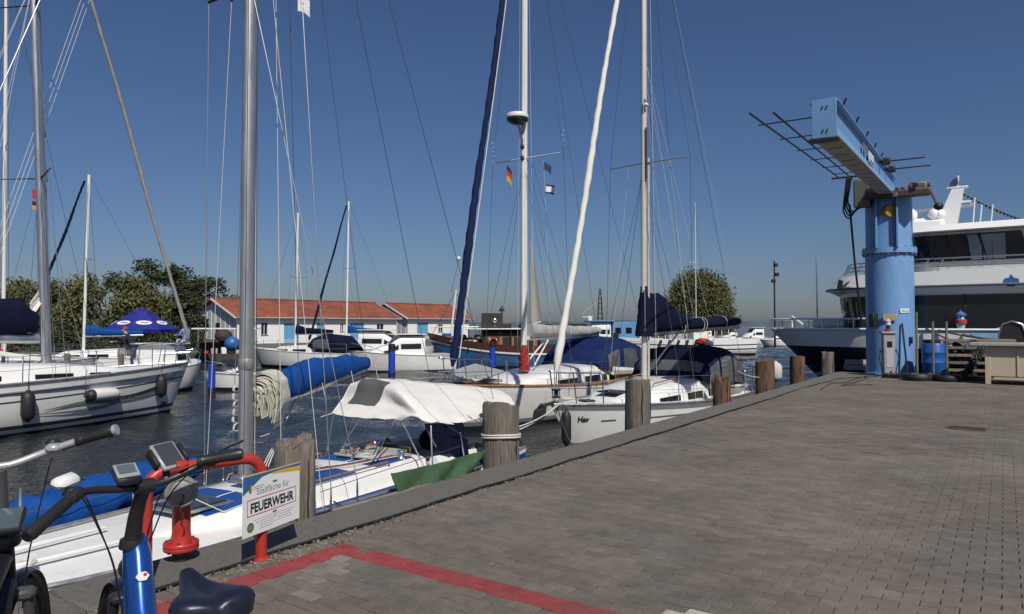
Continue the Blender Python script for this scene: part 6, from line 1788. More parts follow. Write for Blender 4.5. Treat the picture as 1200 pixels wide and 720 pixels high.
# ---------------------------------------------------------------- blue dolphins (mooring poles)
for (px, yb, yt, w, lab) in ((248, 463, 428, 8, "blue mooring pole in the water right of the large yacht's bow"), (459, 443, 404, 8, "blue mooring pole with a black cap between tent and white motor cruiser"), (577, 435, 401, 7, "blue mooring pole in front of the brown boat"), (662, 424, 398, 6, "blue mooring pole just behind the blue sprayhood"), (721, 425, 391, 8, "blue mooring pole in front of the blue workboat")):
    b_ = onz(px, yb, WATER); z1 = onY(px, yt, b_.y).z; r_ = w * b_.y / FPX / 2
    o = thing("mooring_pole", lab, "mooring pole", (b_.x, b_.y, WATER - .5), 0, "blue mooring poles in the basin")
    MB().lathe([(r_, 0), (r_, z1 - WATER + .5 - .25), (r_ * .98, z1 - WATER + .3)], n=14).build("post", pole_blue, o)
    MB().lathe([(r_ * 1.04, z1 - WATER + .2), (r_ * 1.04, z1 - WATER + .5), (r_ * .8, z1 - WATER + .53), (0, z1 - WATER + .54)], n=14).build("cap", boot_black if px != 248 else pole_blue, o)
    MB().lathe([(r_ * 1.05, .55), (r_ * 1.06, .75)], n=14, caps=False).build("waterline_band", antifoul, o)
# ---------------------------------------------------------------- jetty, kiosk frame and parasol on the left
wood_grey = M("grey_jetty_wood", (.16, .145, .125), .9, var=.3, scale=6, bump=.3)
jet = bpy.data.objects.new("jetty", None); COL.objects.link(jet); jet["kind"] = "structure"
j0 = onY(120, 400, 28.5)
for i in range(18):
    MB().box((j0.x - 1.0 + i * .26, j0.y, -.24), (.24, 2.0, .06)).build("plank", wood_grey, jet)
for x in (-.9, 1.2, 3.2): MB().tube([(j0.x + x, j0.y - .8, -2), (j0.x + x, j0.y - .8, .55 if x < 3 else .1)], .11, 8).build("jetty_post", pile_wood, jet)
MB().box((j0.x - 6, j0.y + 9, -.35), (1.6, 18, .12)).build("walkway", wood_grey, jet)
par_blue = M("parasol_blue", (.014, .018, .22), .7, var=.12, bump=.1)
pc = onY(165, 385, 40); ptop, pedge, PR = onY(165, 361, 40).z, onY(165, 386, 40).z, 2.0
ps = thing("parasol", "dark blue parasol with white oval emblems on the bank", "parasol", (pc.x, pc.y, -.15), .2)
can = MB(); n8 = 8; rows_ = []
for q, (rf, zz) in enumerate(((.02, ptop), (.32, ptop - (ptop - pedge) * .22), (.33, ptop - (ptop - pedge) * .30), (1.0, pedge), (1.0, pedge - .16))):
    rows_.append([V((PR * rf * math.cos(2 * math.pi * j / n8), PR * rf * math.sin(2 * math.pi * j / n8), zz + .15)) for j in range(n8)])
vs = [p for r_ in rows_ for p in r_]; vs += [p - V((0, 0, .012)) for p in vs]
o5 = 5 * n8; fs = []
for i in range(4):
    for j in range(n8):
        q = (i * n8 + j, i * n8 + (j + 1) % n8, (i + 1) * n8 + (j + 1) % n8, (i + 1) * n8 + j); fs.append(tuple(reversed(q))); fs.append(tuple(a + o5 for a in q))
can.add(vs, fs).build("canopy", par_blue, ps, smooth=20)
MB().tube([(0, 0, 0), (0, 0, ptop + .2)], .045, 8).build("pole", wood_grey, ps)
for j in range(n8): MB().tube([(0, 0, ptop), rows_[3][j] - V((0, 0, .05))], .015, 4).build("rib", wood_grey, ps)
for j in range(n8):
    a, b = rows_[3][j], rows_[3][(j + 1) % n8]; t_ = (rows_[2][j] + rows_[2][(j + 1) % n8]) / 2; m_ = (a + b) / 2
    cx = m_.lerp(t_, .42); ux = (b - a).normalized(); uy = (t_ - m_).normalized(); nn_ = ux.cross(uy)
    nn_ = nn_ if nn_.z > 0 else -nn_
    ov_ = MB().prism([(.40 * math.cos(2 * math.pi * k / 20), .20 * math.sin(2 * math.pi * k / 20)) for k in range(20)], cx + nn_ * .014, ux, uy, .006).build("emblem", cloth_white, ps, smooth=0)
    MB().prism([(-.2, -.05), (-.1, .04), (.05, .0), (.2, .05), (.22, -.01), (.08, -.07), (-.08, -.03)], cx + nn_ * .021, ux, uy, .004).build("emblem_mark", par_blue, ov_, smooth=0)
MB().box((0, 0, .08), (.7, .7, .16), 0, 0, .03).build("base", wall_conc, ps)
ko = onY(232, 402, 46); kiosk = thing("jetty_kiosk", "dark open kiosk with a white beam roof left of the nearest mast", "kiosk", (ko.x, ko.y, -.15), R(2))
kw = 3.6
for x in (0, kw / 2, kw): MB().tube([(x, 0, 0), (x, 0, 1.6)], .05, 8).build("post", steel, kiosk)
MB().box((kw / 2, 0, 1.62), (kw + .5, .9, .08)).build("roof_beam", wall_white, kiosk)
MB().box((kw / 2, .0, .75), (kw + .2, 1.0, .07)).build("counter", dark_wood, kiosk)
MB().box((kw / 2, .3, .36), (kw, .05, .72)).build("front_board", boot_black, kiosk)
for i, (x, m_, w_, h_) in enumerate(((.4, boot_black, .3, .3), (.8, flag_red, .25, .2), (1.3, canvas_grey, .4, .35), (1.9, wall_white, .3, .42), (2.4, dark_wood, .35, .3), (2.9, canvas_white, .3, .25))):
    b_ = MB().box((ko.x + x, ko.y - .55, -.15 + h_ / 2), (w_, .3, h_), .2 * i, 0, .02).build("crate", m_)
    tag(b_, ("black crate under the kiosk counter's left end", "red crate beside the black one at the kiosk", "grey crate in front of the kiosk's middle", "white crate in front of the kiosk", "brown crate right of the white crate at the kiosk", "pale box at the kiosk's right end")[i], "crate", "crates in front of the kiosk")
bo = onY(262, 394, 42); bl_ = MB().ball((bo.x, bo.y, bo.z), (.5, .5, .42), 14, 8).build("buoy", rust); tag(bl_, "rust brown buoy on the kiosk counter left of the nearest mast", "buoy")
bo = onY(272, 403, 40); bl_ = MB().ball((bo.x, bo.y, bo.z), (.42, .42, .42), 14, 8).build("buoy", M("blue_buoy", (.03, .12, .36), .4)); tag(bl_, "round blue buoy half hidden by the nearest mast", "buoy")
st2 = thing("buoy_stand", "dark steel stand carrying the buoys behind the nearest mast", "stand", (bo.x - .5, bo.y + .5, -.8), 0)
for x in (-.9, .7): MB().tube([(x, .5, 0), (x, .5, 1.6)], .06, 8).build("post", boot_black, st2)
MB().box((-.1, .6, 1.62), (2.4, 1.0, .06)).build("shelf", boot_black, st2)
# ---------------------------------------------------------------- people
def skinned(name, joints, bones, mats, parent, matfn, sub=2):
    me = bpy.data.meshes.new(name); me.from_pydata([j[0] for j in joints], bones, [])
    o = bpy.data.objects.new(name, me); COL.objects.link(o)
    md = o.modifiers.new("skin", 'SKIN'); md.use_smooth_shade = True
    for i, j in enumerate(joints):
        r_ = j[1] if isinstance(j[1], tuple) else (j[1], j[1]); me.skin_vertices[0].data[i].radius = r_
        me.skin_vertices[0].data[i].use_root = (i == 0)
    o.modifiers.new("sub", 'SUBSURF').levels = sub; o.modifiers["sub"].render_levels = sub
    dg = bpy.context.evaluated_depsgraph_get(); m2 = bpy.data.meshes.new_from_object(o.evaluated_get(dg)); bpy.data.objects.remove(o)
    m2.materials.clear()
    for m_ in mats: m2.materials.append(m_)
    for p in m2.polygons: p.material_index = matfn(p.center); p.use_smooth = True
    return link(name, m2, parent)
skin_m = M("skin", (.52, .30, .22), .55, var=.08); jacket = M("navy_jacket", (.014, .017, .03), .85, var=.2, bump=.2); jeans = M("blue_jeans", (.05, .075, .13), .9, var=.2); hair_m = M("brown_hair", (.06, .04, .028), .8, var=.2); shirt_b = M("light_blue_shirt", (.20, .28, .55), .85, var=.1); trous_w = M("white_trousers", (.65, .64, .6), .85)
def person(label, loc, rz, mats, sit=False, lean=.0, scale=1.0):
    o = thing("person", label, "person", loc, rz); o.scale = (scale,) * 3
    L = lean
    hz = .95 if not sit else .50
    J = [((0, 0, hz), .14), ((.10 * L, 0, hz + .2), (.135, .17)), ((.32 * L, 0, hz + .43), (.125, .20)), ((.40 * L, 0, hz + .55), .065), ((.46 * L, 0, hz + .62), .058), ((.50 * L + .02, 0, hz + .72), (.098, .088)), ((.53 * L + .02, 0, hz + .80), (.09, .082))]
    B = [(0, 1), (1, 2), (2, 3), (3, 4), (4, 5), (5, 6)]
    for s_ in (-1, 1):
        k = len(J)
        J += [((.34 * L, s_ * .20, hz + .46), .068), ((.42 * L + .10, s_ * .25, hz + .22), .052), ((.5 * L + .34, s_ * .18, hz + .18 + .1 * L), .040), ((.5 * L + .43, s_ * .16, hz + .20 + .1 * L), (.036, .024))]
        B += [(2, k), (k, k + 1), (k + 1, k + 2), (k + 2, k + 3)]
        for f in range(4):
            q = len(J); yy = s_ * .16 + (-.03 + .02 * f); J.append(((.5 * L + .50, yy, hz + .19 + .1 * L), .010)); J.append(((.5 * L + .535 - .008 * abs(f - 1.5), yy, hz + .165 + .1 * L), .008)); B += [(k + 3, q), (q, q + 1)]
        q = len(J); J.append(((.5 * L + .43, s_ * .16 - s_ * .05, hz + .215 + .1 * L), .011)); J.append(((.5 * L + .47, s_ * .16 - s_ * .06, hz + .20 + .1 * L), .009)); B += [(k + 3, q), (q, q + 1)]
        k = len(J)
        if sit: J += [((.04, s_ * .10, hz - .02), .095), ((.44, s_ * .12, hz), .068), ((.46, s_ * .12, .08), .045), ((.58, s_ * .12, .035), .04)]
        else: J += [((.0, s_ * .10, hz - .06), .098), ((.02 + .05 * s_, s_ * .11, .50), .066), ((-.03 + .05 * s_, s_ * .12, .09), .046), ((.12 + .05 * s_, s_ * .13, .04), .04)]
        B += [(0, k), (k, k + 1), (k + 1, k + 2), (k + 2, k + 3)]
    hx = .5 * L + .02
    q = len(J); J.append(((hx + .085, 0, hz + .715), .016)); B.append((5, q))
    hand_x = .5 * L + .37
    def mf(c):
        if c.z > hz + .60 and c.x > .25 * L - .1 and abs(c.y) < .14: return 2
        if c.x > hand_x and c.z > hz + .08 and c.z < hz + .4 and not (sit and c.z < hz + .08): return 2
        if c.z < .085: return 3
        return 0 if c.z > hz + .02 else 1
    skinned("body", J, B, [mats[0], mats[1], skin_m, black_rub], o, mf)
    hd = V((hx, 0, hz + .755))
    MB().ball(hd + V((-.022, 0, .035)), (.105, .092, .095), 14, 9).build("hair", mats[2], o)
    for s_ in (-1, 1):
        MB().ball(hd + V((.088, s_ * .034, .0)), (.012, .014, .009), 8, 5).build("eye", ink, o)
        MB().ball(hd + V((.0, s_ * .094, -.02)), (.018, .012, .03), 8, 5).build("ear", skin_m, o)
    MB().ball(hd + V((.085, 0, -.075)), (.012, .028, .007), 8, 5).build("mouth", flag_red, o)
    return o
pp = onY(158, 400, 28.4); person("person in dark navy jacket and jeans bending forward by the parasol", (pp.x, pp.y, -.21), R(188), [jacket, jeans, M("reddish_cap", (.25, .07, .04), .8)], lean=.75)
pp = onY(219, 385, 31.5); sp = person("person in light blue shirt and white trousers sitting right of the parasol", (pp.x, pp.y, pp.z - .98), R(160), [shirt_b, trous_w, hair_m], sit=True, lean=.2, scale=.95)
# ---------------------------------------------------------------- small craft
def motorboat(label, px, yb, ang, L, B, fb, cab, group="motor boats across the harbour", hullmat=None, top=True, canvas=None, dark=None):
    b_ = onz(px, yb, WATER); o = thing("motor_boat", label, "motor boat", b_, ang, group)
    h = Hull(L, B, fb, tr=.86, rake=L * .12, trake=.05, pw=.7, mid=.5, flare=.45)
    h.build(o, [('d', .06), ('d', .13), ('z', .12), ('z', -.05)], [stripe_grey, hullmat or gelcoat, hullmat or gelcoat, dark or antifoul]); h.deck(o, gelcoat, .05)
    x0, x1, ch = cab
    z = fb[1]; w = B * .40
    lf = Loft([(x0, w * .35, z - .04, z + .05), (x0 + .25 * (x1 - x0), w * .8, z - .04, z + ch * .42), (x0 + .38 * (x1 - x0), w * .9, z - .04, z + ch * .5), (x0 + .55 * (x1 - x0), w * .95, z - .04, z + ch), (x1, w * .95, z - .04, z + ch * 1.03)])
    mb = MB(); lf.mesh(mb, 16); co = mb.build("cabin", canvas or gelcoat, o)
    windows(lf, co, [(.58, .72), (.76, .96)], dark_glass, (.5, .95)); windows(lf, co, [(.3, .45)], dark_glass, (.3, .8), "porthole")
    mb = MB(); lf.patch(mb, .54, .72, .33, .67, .008, 4, 6); mb.build("windscreen", dark_glass, co)
    if top: MB().box(((x0 + x1 * 1.6) / 2.6 + .3, 0, z + ch * 1.1), ((x1 - x0) * .62, w * 2.1, .05), 0, 0, .02).build("roof", gelcoat, co)
    MB().box((L * .86, 0, z - .03), (L * .2, B * .6, .06), 0, 0, .01).build("cockpit_sole", canvas_grey, o)
    mb = MB(); mb.tube(rounded([(L * .32, -B * .42, z + .05), (L * .2, -B * .33, z + .42), (.1, 0, fb[0] + .4), (L * .2, B * .33, z + .42), (L * .32, B * .42, z + .05)], .1, 3), .014, 5); mb.build("bow_rail", steel, o)
    ou = MB(); ou.box((L + .12, 0, .42), (.25, .3, .45), 0, 0, .06); ou.box((L + .13, 0, -.05), (.12, .1, .6)); ou.build("outboard", black_pl, o)
    return o
motorboat("grey white cabin cruiser seen behind the blue pole and the tent", 408, 437, R(20), 5.6, 2.3, (1.15, .95, .85), (.9, 3.9, .95), hullmat=gel_dirty)
motorboat("white motor cruiser with pointed bow right of the blue pole", 512, 430, R(172), 6.4, 2.4, (1.35, 1.1, 1.0), (1.2, 4.6, 1.0))
motorboat("small white boat with an open cockpit left of the nearest mast", 236, 458, R(25), 3.6, 1.5, (.72, .6, .55), (.7, 1.8, .35), top=False)
motorboat("motor boat with a framed windscreen behind the large yacht's bow", 229, 452, R(262), 4.2, 2.2, (1.1, .95, .9), (1.0, 2.6, .75), top=True)
motorboat("small white motor boat farthest left below the navy boom cover", 800, 402, R(8), 6.0, 2.3, (1.2, 1.0, .9), (1.2, 4.0, .9), "motor boats by the willow")
motorboat("white open motor boat right of the life jacket bundle", 838, 403, R(15), 5.0, 2.0, (1.0, .8, .75), (1.0, 3.0, .7), "motor boats by the willow", top=False)
motorboat("white cabin boat with aerial nearest the ship's bow", 862, 404, R(10), 5.4, 2.2, (1.1, .9, .85), (.9, 3.6, 1.2), "motor boats by the willow")
motorboat("low white speedboat with black outboard under the ship's bow", 890, 406, R(-10), 4.2, 1.9, (.85, .7, .7), (.8, 2.4, .5), "motor boats by the willow", top=False)
motorboat("white motor boat behind the navy boom cover's middle", 815, 398, R(180), 7.0, 2.6, (1.3, 1.1, 1.0), (1.4, 5.0, 1.2), "motor boats by the willow")
def small_sailer(label, px, Y, ang, L, ymast_top, mlean, cover, genoa=None, hood=None, boomlen=2.6, base_y=None):
    c = onY(px, 400, Y); rz = ang; o = thing("sailing_boat", label, "sailing boat", (c.x, c.y, WATER), rz, SAIL_G)
    o.location = V((c.x, c.y, WATER)) - Matrix.Rotation(rz, 3, 'Z') @ V((L * .38, 0, 0))
    h = Hull(L, L * .31, (1.15, .95, .88), tr=.7, rake=.6, trake=.25); h.build(o, [('d', .05), ('d', .12), ('z', .16), ('z', -.05)], [stripe_grey, gelcoat, gelcoat, antifoul]); h.deck(o, deck_white)
    cb_ = Loft([(L * .2, .3, .9, 1.0), (L * .3, .75, .9, 1.25), (L * .6, .9, .9, 1.35)]); mb = MB(); cb_.mesh(mb, 10); co = mb.build("coachroof", gelcoat, o); windows(cb_, co, [(.45, .65), (.72, .92)], dark_glass)
    zt = onY(px + mlean, ymast_top, Y).z - WATER; xm = L * .38
    mast(o, (xm, 0, 1.2), (xm + .12, 0, zt), .055, alu_white)
    MB().tube([(xm + .1, 0, zt), (xm + .1, 0, zt + .8)], .012, 5).build("masthead_aerial", wiremat, o)
    for s_ in (-1, 1):
        MB().tube([(xm + .06, 0, zt * .58), (xm + .2, s_ * .8, zt * .58 + .04)], .018, 6).build("spreader", alu_grey, o)
        wire("upper_shroud", [(xm + .1, 0, zt - .2), (xm + .2, s_ * .8, zt * .58 + .04), (xm + .2, s_ * L * .14, .95)], .008, wire_dark, o, 4)
        wire("lower_shroud", [(xm + .06, 0, zt * .57), (xm + .5, s_ * L * .14, .95)], .007, wire_dark, o, 4)
    wire("backstay", [(xm + .12, 0, zt), (L - .1, 0, .9)], .008, wire_dark, o, 4)
    if genoa is not None: furled(o, (.25, 0, 1.5), (xm - .05, 0, zt - .3), .09, .05, genoa, int(px))
    else: wire("forestay", [(.1, 0, 1.2), (xm, 0, zt - .3)], .008, wire_dark, o, 4)
    b0, b1 = V((xm + .1, 0, 1.95)), V((xm + boomlen, 0, 2.0)); MB().tube([b0, b1], .045, 8).build("boom", alu, o)
    canvas_roll("sail_cover", o, [b0 + V((0, 0, .25)), b0.lerp(b1, .3) + V((0, 0, .17)), b1 + V((0, 0, .12))], [.14, .16, .08], [.3, .2, .1], cover, int(px), .05, k=14)
    if hood is not None:
        hf = Loft([(L * .56, .8, 1.25, 1.35), (L * .60, .9, 1.15, 1.75), (L * .68, .95, 1.05, 1.95), (L * .82, .9, 1.0, 1.85), (L * .9, .8, .95, 1.2)], hoodsec); mb = MB(); hf.mesh(mb, 16, caps=False); ho = mb.build("sprayhood", hood, o, smooth=60)
        for fl_ in (0, 1): mb = MB(); a, b = (.03, .17) if not fl_ else (.83, .97); hf.patch(mb, .3, .62, a, b, .01, 5, 3); mb.build("clear_panel", clear_pvc, ho)
    lifelines(o, h, .16, .9, 4, (-1, 1), .55, r=.014)
    return o
small_sailer("small sailing boat with royal blue sail cover behind the large yacht", 98, 34, R(15), 7.6, 205, 4, royal, navy, None)
small_sailer("sailing boat hidden on the far left with only its pale mast showing", 4, 27, R(-128), 9, -30, 3, navy, None, navy)
small_sailer("sailing boat with navy sprayhood right of the flaked sail", 346, 42, R(-20), 8.0, 250, 1, navy, None, navy)
small_sailer("sailing boat with slim white mast and navy furled headsail before the shed", 406, 48, R(45), 8.0, 236, 0, royal, navy, None)
small_sailer("distant sailing boat with thin mast in front of the willow", 816, 90, R(100), 8.0, 238, 1, canvas_white, None, None)
# ---------------------------------------------------------------- the brown wooden boat
bb = onz(500, 430, WATER); bw_ = thing("wooden_boat", "old wooden boat with brown wheelhouse, lifebuoy and blue hull", "boat", bb, R(3))
hb_ = Hull(10.5, 3.0, (2.05, 1.30, 1.55), tr=.7, rake=.9, trake=.3, depth=.7, pw=.6, mid=.5)
hull_blue = M("bright_blue_hull", (.025, .13, .33), .45, var=.12, scale=2, col2=(.05, .07, .12), c2scale=2)
hb_.build(bw_, [('d', .10), ('d', .42), ('d', .52), ('d', .66), ('z', .10), ('z', -.05)], [dark_wood, M("oxblood_bulwark", (.075, .022, .018), .5, var=.3), canvas_white, M("rub_navy", (.02, .03, .06), .5), hull_blue, antifoul]); hb_.deck(bw_, dark_wood, .05, drop=.35)
hu = Loft([(3.3, .95, 1.0, 2.12), (3.5, 1.05, 1.0, 2.16), (6.6, 1.05, 1.0, 2.18), (6.7, 1.0, 1.0, 2.1)]); mb = MB(); hu.mesh(mb, 12); ho = mb.build("wheelhouse", dark_wood, bw_)
windows(hu, ho, [(.38, .43), (.46, .51), (.54, .59), (.62, .66)], dark_glass, (.6, .95))
for i in range(14):
    MB().box((3.5 + i * .225, -1.05, 1.45), (.2, .03, .7), 0, 0, .004).build("plank", teak if i % 3 == 1 else dark_wood, ho)
MB().box((4.6, 0, 2.26), (4.6, 2.7, .07), 0, 0, .02).build("canopy_roof", wall_white, bw_)
for x in (2.5, 3.3, 5.0, 6.7):
    for s_ in (-1, 1): MB().tube([(x, s_ * 1.2, 1.0), (x, s_ * 1.2, 2.24)], .03, 6).build("canopy_post", dark_wood, bw_)
fn_ = MB(); fn_.box((3.9, -.1, 2.75), (1.25, 1.1, .9), 0, 0, .03); fn_.build("deck_box", M("black_brown_box", (.03, .022, .02), .6, var=.3), bw_)
MB().box((4.7, -.1, 2.42), (.7, 1.0, .26), 0, 0, .02).build("deck_locker", boot_black, bw_)
MB().ball((4.05, -.72, 2.78), (.16, .10, .16), 12, 8).build("searchlight", steel, bw_); MB().tube([(4.05, -.7, 2.35), (4.05, -.7, 2.65)], .03, 6).build("lamp_post", steel, bw_)
lb_ = MB(); lb_.tube([V((3.95 + .26 * math.cos(a), -1.12, 1.46 + .26 * math.sin(a))) for a in [2 * math.pi * i / 24 for i in range(25)]], .06, 8, caps=False); lbo = lb_.build("lifebuoy", flag_red, bw_)
for i in range(4):
    a = math.pi / 4 + i * math.pi / 2; MB().box((3.95 + .26 * math.cos(a), -1.12, 1.46 + .26 * math.sin(a)), (.06, .13, .14), 0, 0, .02).build("lifebuoy_band", canvas_white, lbo)
mb = MB(); net_rng = random.Random(2)
for i in range(40): 
    p = V((net_rng.uniform(1.3, 3.2), net_rng.uniform(-.9, .6), 1.35 + net_rng.random() * .5)); mb.ball(p, (.22, .2, .13), 7, 5)
mb.build("heaped_nets", M("net_grey", (.13, .12, .10), .95, var=.5, scale=9, bump=.8), bw_, kind="stuff")
MB().box((1.2, -.3, 1.75), (.55, .5, .5), 0, 0, .05).build("blue_barrel", blue_paint, bw_)
MB().box((2.6, -.8, 1.55), (.7, .4, .1), .2, 0, .02).build("white_lid", canvas_white, bw_)
mst = MB(); mst.tube([(1.35, 0, 1.2), (1.75, 0, 4.6)], .06, 8); mst.build("mast", alu_white, bw_)
MB().tube([(1.45, 0, 4.4), (1.9, 0, 6.4)], .03, 6).build("topmast", alu_grey, bw_); MB().ball((1.9, 0, 6.5), (.14, .14, .14), 10, 6).build("mast_light", white_pl, bw_)
for s_ in (-1, 1): wire("stay", [(1.7, 0, 4.5), (.3 if s_ < 0 else 3.3, s_ * .8, 1.8)], .02, wire_dark, bw_, 4)
MB().tube([(.2, 0, 2.35), (4.8, 0, 2.42)], .04, 6).build("boom_spar", alu_white, bw_)
# ---------------------------------------------------------------- blue and white workboat
wb = onz(676, 416, WATER); wk = thing("work_boat", "white work boat with a light blue deckhouse and lattice mast", "work boat", wb, R(4))
hw = Hull(15.0, 3.8, (1.75, 1.35, 1.4), tr=.85, rake=1.0, trake=.1, pw=.6, mid=.45)
hw.build(wk, [('d', .08), ('d', .45), ('d', .55), ('d', .80), ('d', .9), ('z', .15), ('z', -.05)], [gelcoat, gelcoat, boot_black, gelcoat, boot_black, gel_dirty, antifoul]); hw.deck(wk, canvas_grey, .05, drop=.3)
wh_blue = M("sky_blue_deckhouse", (.11, .27, .50), .5, var=.1)
wf = Loft([(1.0, .9, 1.1, 2.75), (1.15, 1.05, 1.1, 2.8), (2.6, 1.1, 1.1, 2.8), (2.7, 1.1, 1.1, 2.75)]); mb = MB(); wf.mesh(mb, 10); wo_ = mb.build("wheelhouse", gelcoat, wk); windows(wf, wo_, [(.36, .46), (.49, .59), (.62, .70)], dark_glass, (.62, .98))
MB().box((1.9, 0, 2.84), (2.2, 2.5, .1), 0, 0, .03).build("wheelhouse_roof", wh_blue, wk)
dh = MB().box((3.9, 0, 1.9), (2.1, 2.2, 1.75), 0, 0, .05).build("deckhouse", wh_blue, wk)
for x in (3.3, 4.2): MB().box((x, -1.1, 2.05), (.5, .03, .5), 0, 0, .01).build("window", dark_glass, dh)
MB().box((5.6, 0, 1.85), (1.0, 2.0, 1.8), 0, 0, .05).build("white_cabin", gelcoat, wk)
lat = MB()
for (dx, dy) in ((-.2, -.2), (.2, -.2), (.2, .2), (-.2, .2)): lat.tube([(2.0 + dx, dy, 2.85), (2.0 + dx * .3, dy * .3, 5.6)], .03, 5)
for i in range(6):
    z = 3.0 + i * .42; k = 1 - (z - 2.85) / 2.75 * .7; lat.tube([(2 - .2 * k, -.2 * k, z), (2 + .2 * k, -.2 * k, z + .2), (2 + .2 * k, .2 * k, z), (2 - .2 * k, .2 * k, z + .2), (2 - .2 * k, -.2 * k, z)], .018, 4)
lat.build("lattice_mast", boot_black, wk)
MB().tube([(1.9, 0, 4.6), (.4, 0, 3.4)], .04, 5).build("mast_spar", canvas_grey, wk); MB().box((.9, 0, 3.2), (.9, .25, .06)).build("radar_scanner", white_pl, wk)
MB().lathe([(.22, 0), (.22, .3), (0, .42)], (1.1, 0, 2.9), 12).build("radar_dome", white_pl, wk)
MB().tube([(6.9, 0, 1.4), (6.9, 0, 3.0), (5.7, 0, 4.6)], [.10, .09, .05], 8).build("deck_crane", boot_black, wk)
MB().box((6.2, 0, 2.9), (.9, .5, .35), 0, 0, .04).build("crane_head", boot_black, wk)
for i in range(12): MB().tube([(6.5 + i * .6, -hw.hb((6.5 + i * .6) / 15) * .95, 1.3), (6.5 + i * .6, -hw.hb((6.5 + i * .6) / 15) * .95, 2.2)], .035, 5).build("rail_post", wall_white, wk)
wire("rail", [(6.5 + i * .6, -hw.hb((6.5 + i * .6) / 15) * .95, 2.2) for i in range(12)], .03, wall_white, wk)
for i in range(6): MB().box((6.6 + i * .75, -hw.hb((6.6 + i * .75) / 15) - .05, .95), (.22, .14, .7), 0, 0, .05, M=Matrix.Rotation(R(20), 3, 'Y')).build("tyre_fender", boot_black, wk)
for x in (8.4, 10.5): MB().box((x, .2, 1.75), (1.4, 1.6, 1.0), 0, 0, .06).build("deck_cargo", canvas_grey if x < 9 else gelcoat, wk)
# small triangular sail drying on a boat beyond
sp_ = onY(621, 420, 58); sl = thing("drying_sail", "grey triangular sail hoisted on a thin mast left of the white headsail", "sail", (sp_.x, sp_.y, WATER), 0)
k_ = 58 / FPX
MB().tube([(0, 0, 0), (-.05, 0, onY(617, 258, 58).z - WATER)], .05, 6).build("mast", alu_grey, sl)
zb, zt = onY(621, 381, 58).z - WATER, onY(619, 282, 58).z - WATER
MB().sheet(lambda u, v: V((.12 + lerp(12.5 * k_, .05, v) * u, .25 * math.sin(3 * u) * (1 - v), lerp(zb + .3 * u, zt, v))), 8, 14, .01).build("sailcloth", M("grey_sailcloth", (.33, .32, .29), .85, var=.1), sl, smooth=60)
MB().tube([(0, 0, zb - .05), (13 * k_, .1, zb + .25)], .05, 6).build("boom", alu_grey, sl)
dh_ = Hull(5.5, 1.9, (1.0, .8, .8)); dh_.build(sl, [('d', .06), ('z', .1), ('z', -.05)], [stripe_grey, gelcoat, antifoul]).location = (-2.2, 0, 0); dh_.deck(sl, deck_white).location = (-2.2, 0, 0)
cv = MB(); cv.sheet(lambda u, v: V((lerp(0, 3.2, u), 1.4 * (v - .5) * 2, .75 + 1.1 * math.sin(math.pi * v) * (1 - .25 * (2 * u - 1) ** 2))), 10, 12, .02)
ct = onz(660, 430, WATER); c_ = cv.build("boat_cover", hood_blue); c_.location = V((ct.x, ct.y, WATER)); tag(c_, "dark blue boat cover in the water left of the blue workboat", "boat cover")
# yellow and blue club flag near the workboat
fo = onY(727, 412, 40); striped_flag("club_flag", "yellow and blue flag hanging by the blue mooring pole", fo, .22, .8, V((1, .2, 0)), [cloth_yel, M("blue_cloth", (.02, .07, .3), .85)], [0, .5, 1], .3)
# lamp standards on the far side
def lamp(label, px, ybase, ytop, Y, kind):
    b_ = onY(px, ybase, Y); z1 = onY(px, ytop, Y).z; o = thing("camera_mast" if kind else "street_lamp", label, "mast" if kind else "lamp post", (b_.x, b_.y, -.2), 0)
    MB().lathe([(.11, 0), (.08, 1.0), (.06, z1 + .2)], n=10).build("post", boot_black, o)
    if kind:
        for dz, dx in ((.35, .12), (1.15, .22), (1.7, -.08)): MB().box((dx, 0, z1 + .2 - dz), (.32, .3, .3), 0, 0, .05).build("camera_head", boot_black, o)
    else:
        MB().lathe([(.08, 0), (.45, .1), (.25, .35), (.06, .6), (0, .9)], (0, 0, z1 - .6), 10).build("lantern", boot_black, o)
    return o
lamp("slim mast with cameras at the top left of the white ship", 908, 384, 306, 60, 1); lamp("street lamp with pointed top right of the dark deck box", 588, 386, 358, 90, 0)
hut = onY(898, 386, 75); ht_ = thing("harbour_hut", "small dark blue hut on the far bank left of the ship's bow", "hut", (hut.x, hut.y + 34, -.1), 0); MB().box((0, 0, 1.7), (3.0, 3, 3.4), 0, 0, .05).build("wall", M("hut_blue", (.03, .06, .11), .6), ht_); MB().box((.8, -1.52, 1.6), (1.4, .05, 2.2)).build("door", canvas_grey, ht_); MB().box((0, 0, 3.45), (3.4, 3.4, .15)).build("roof", boot_black, ht_)
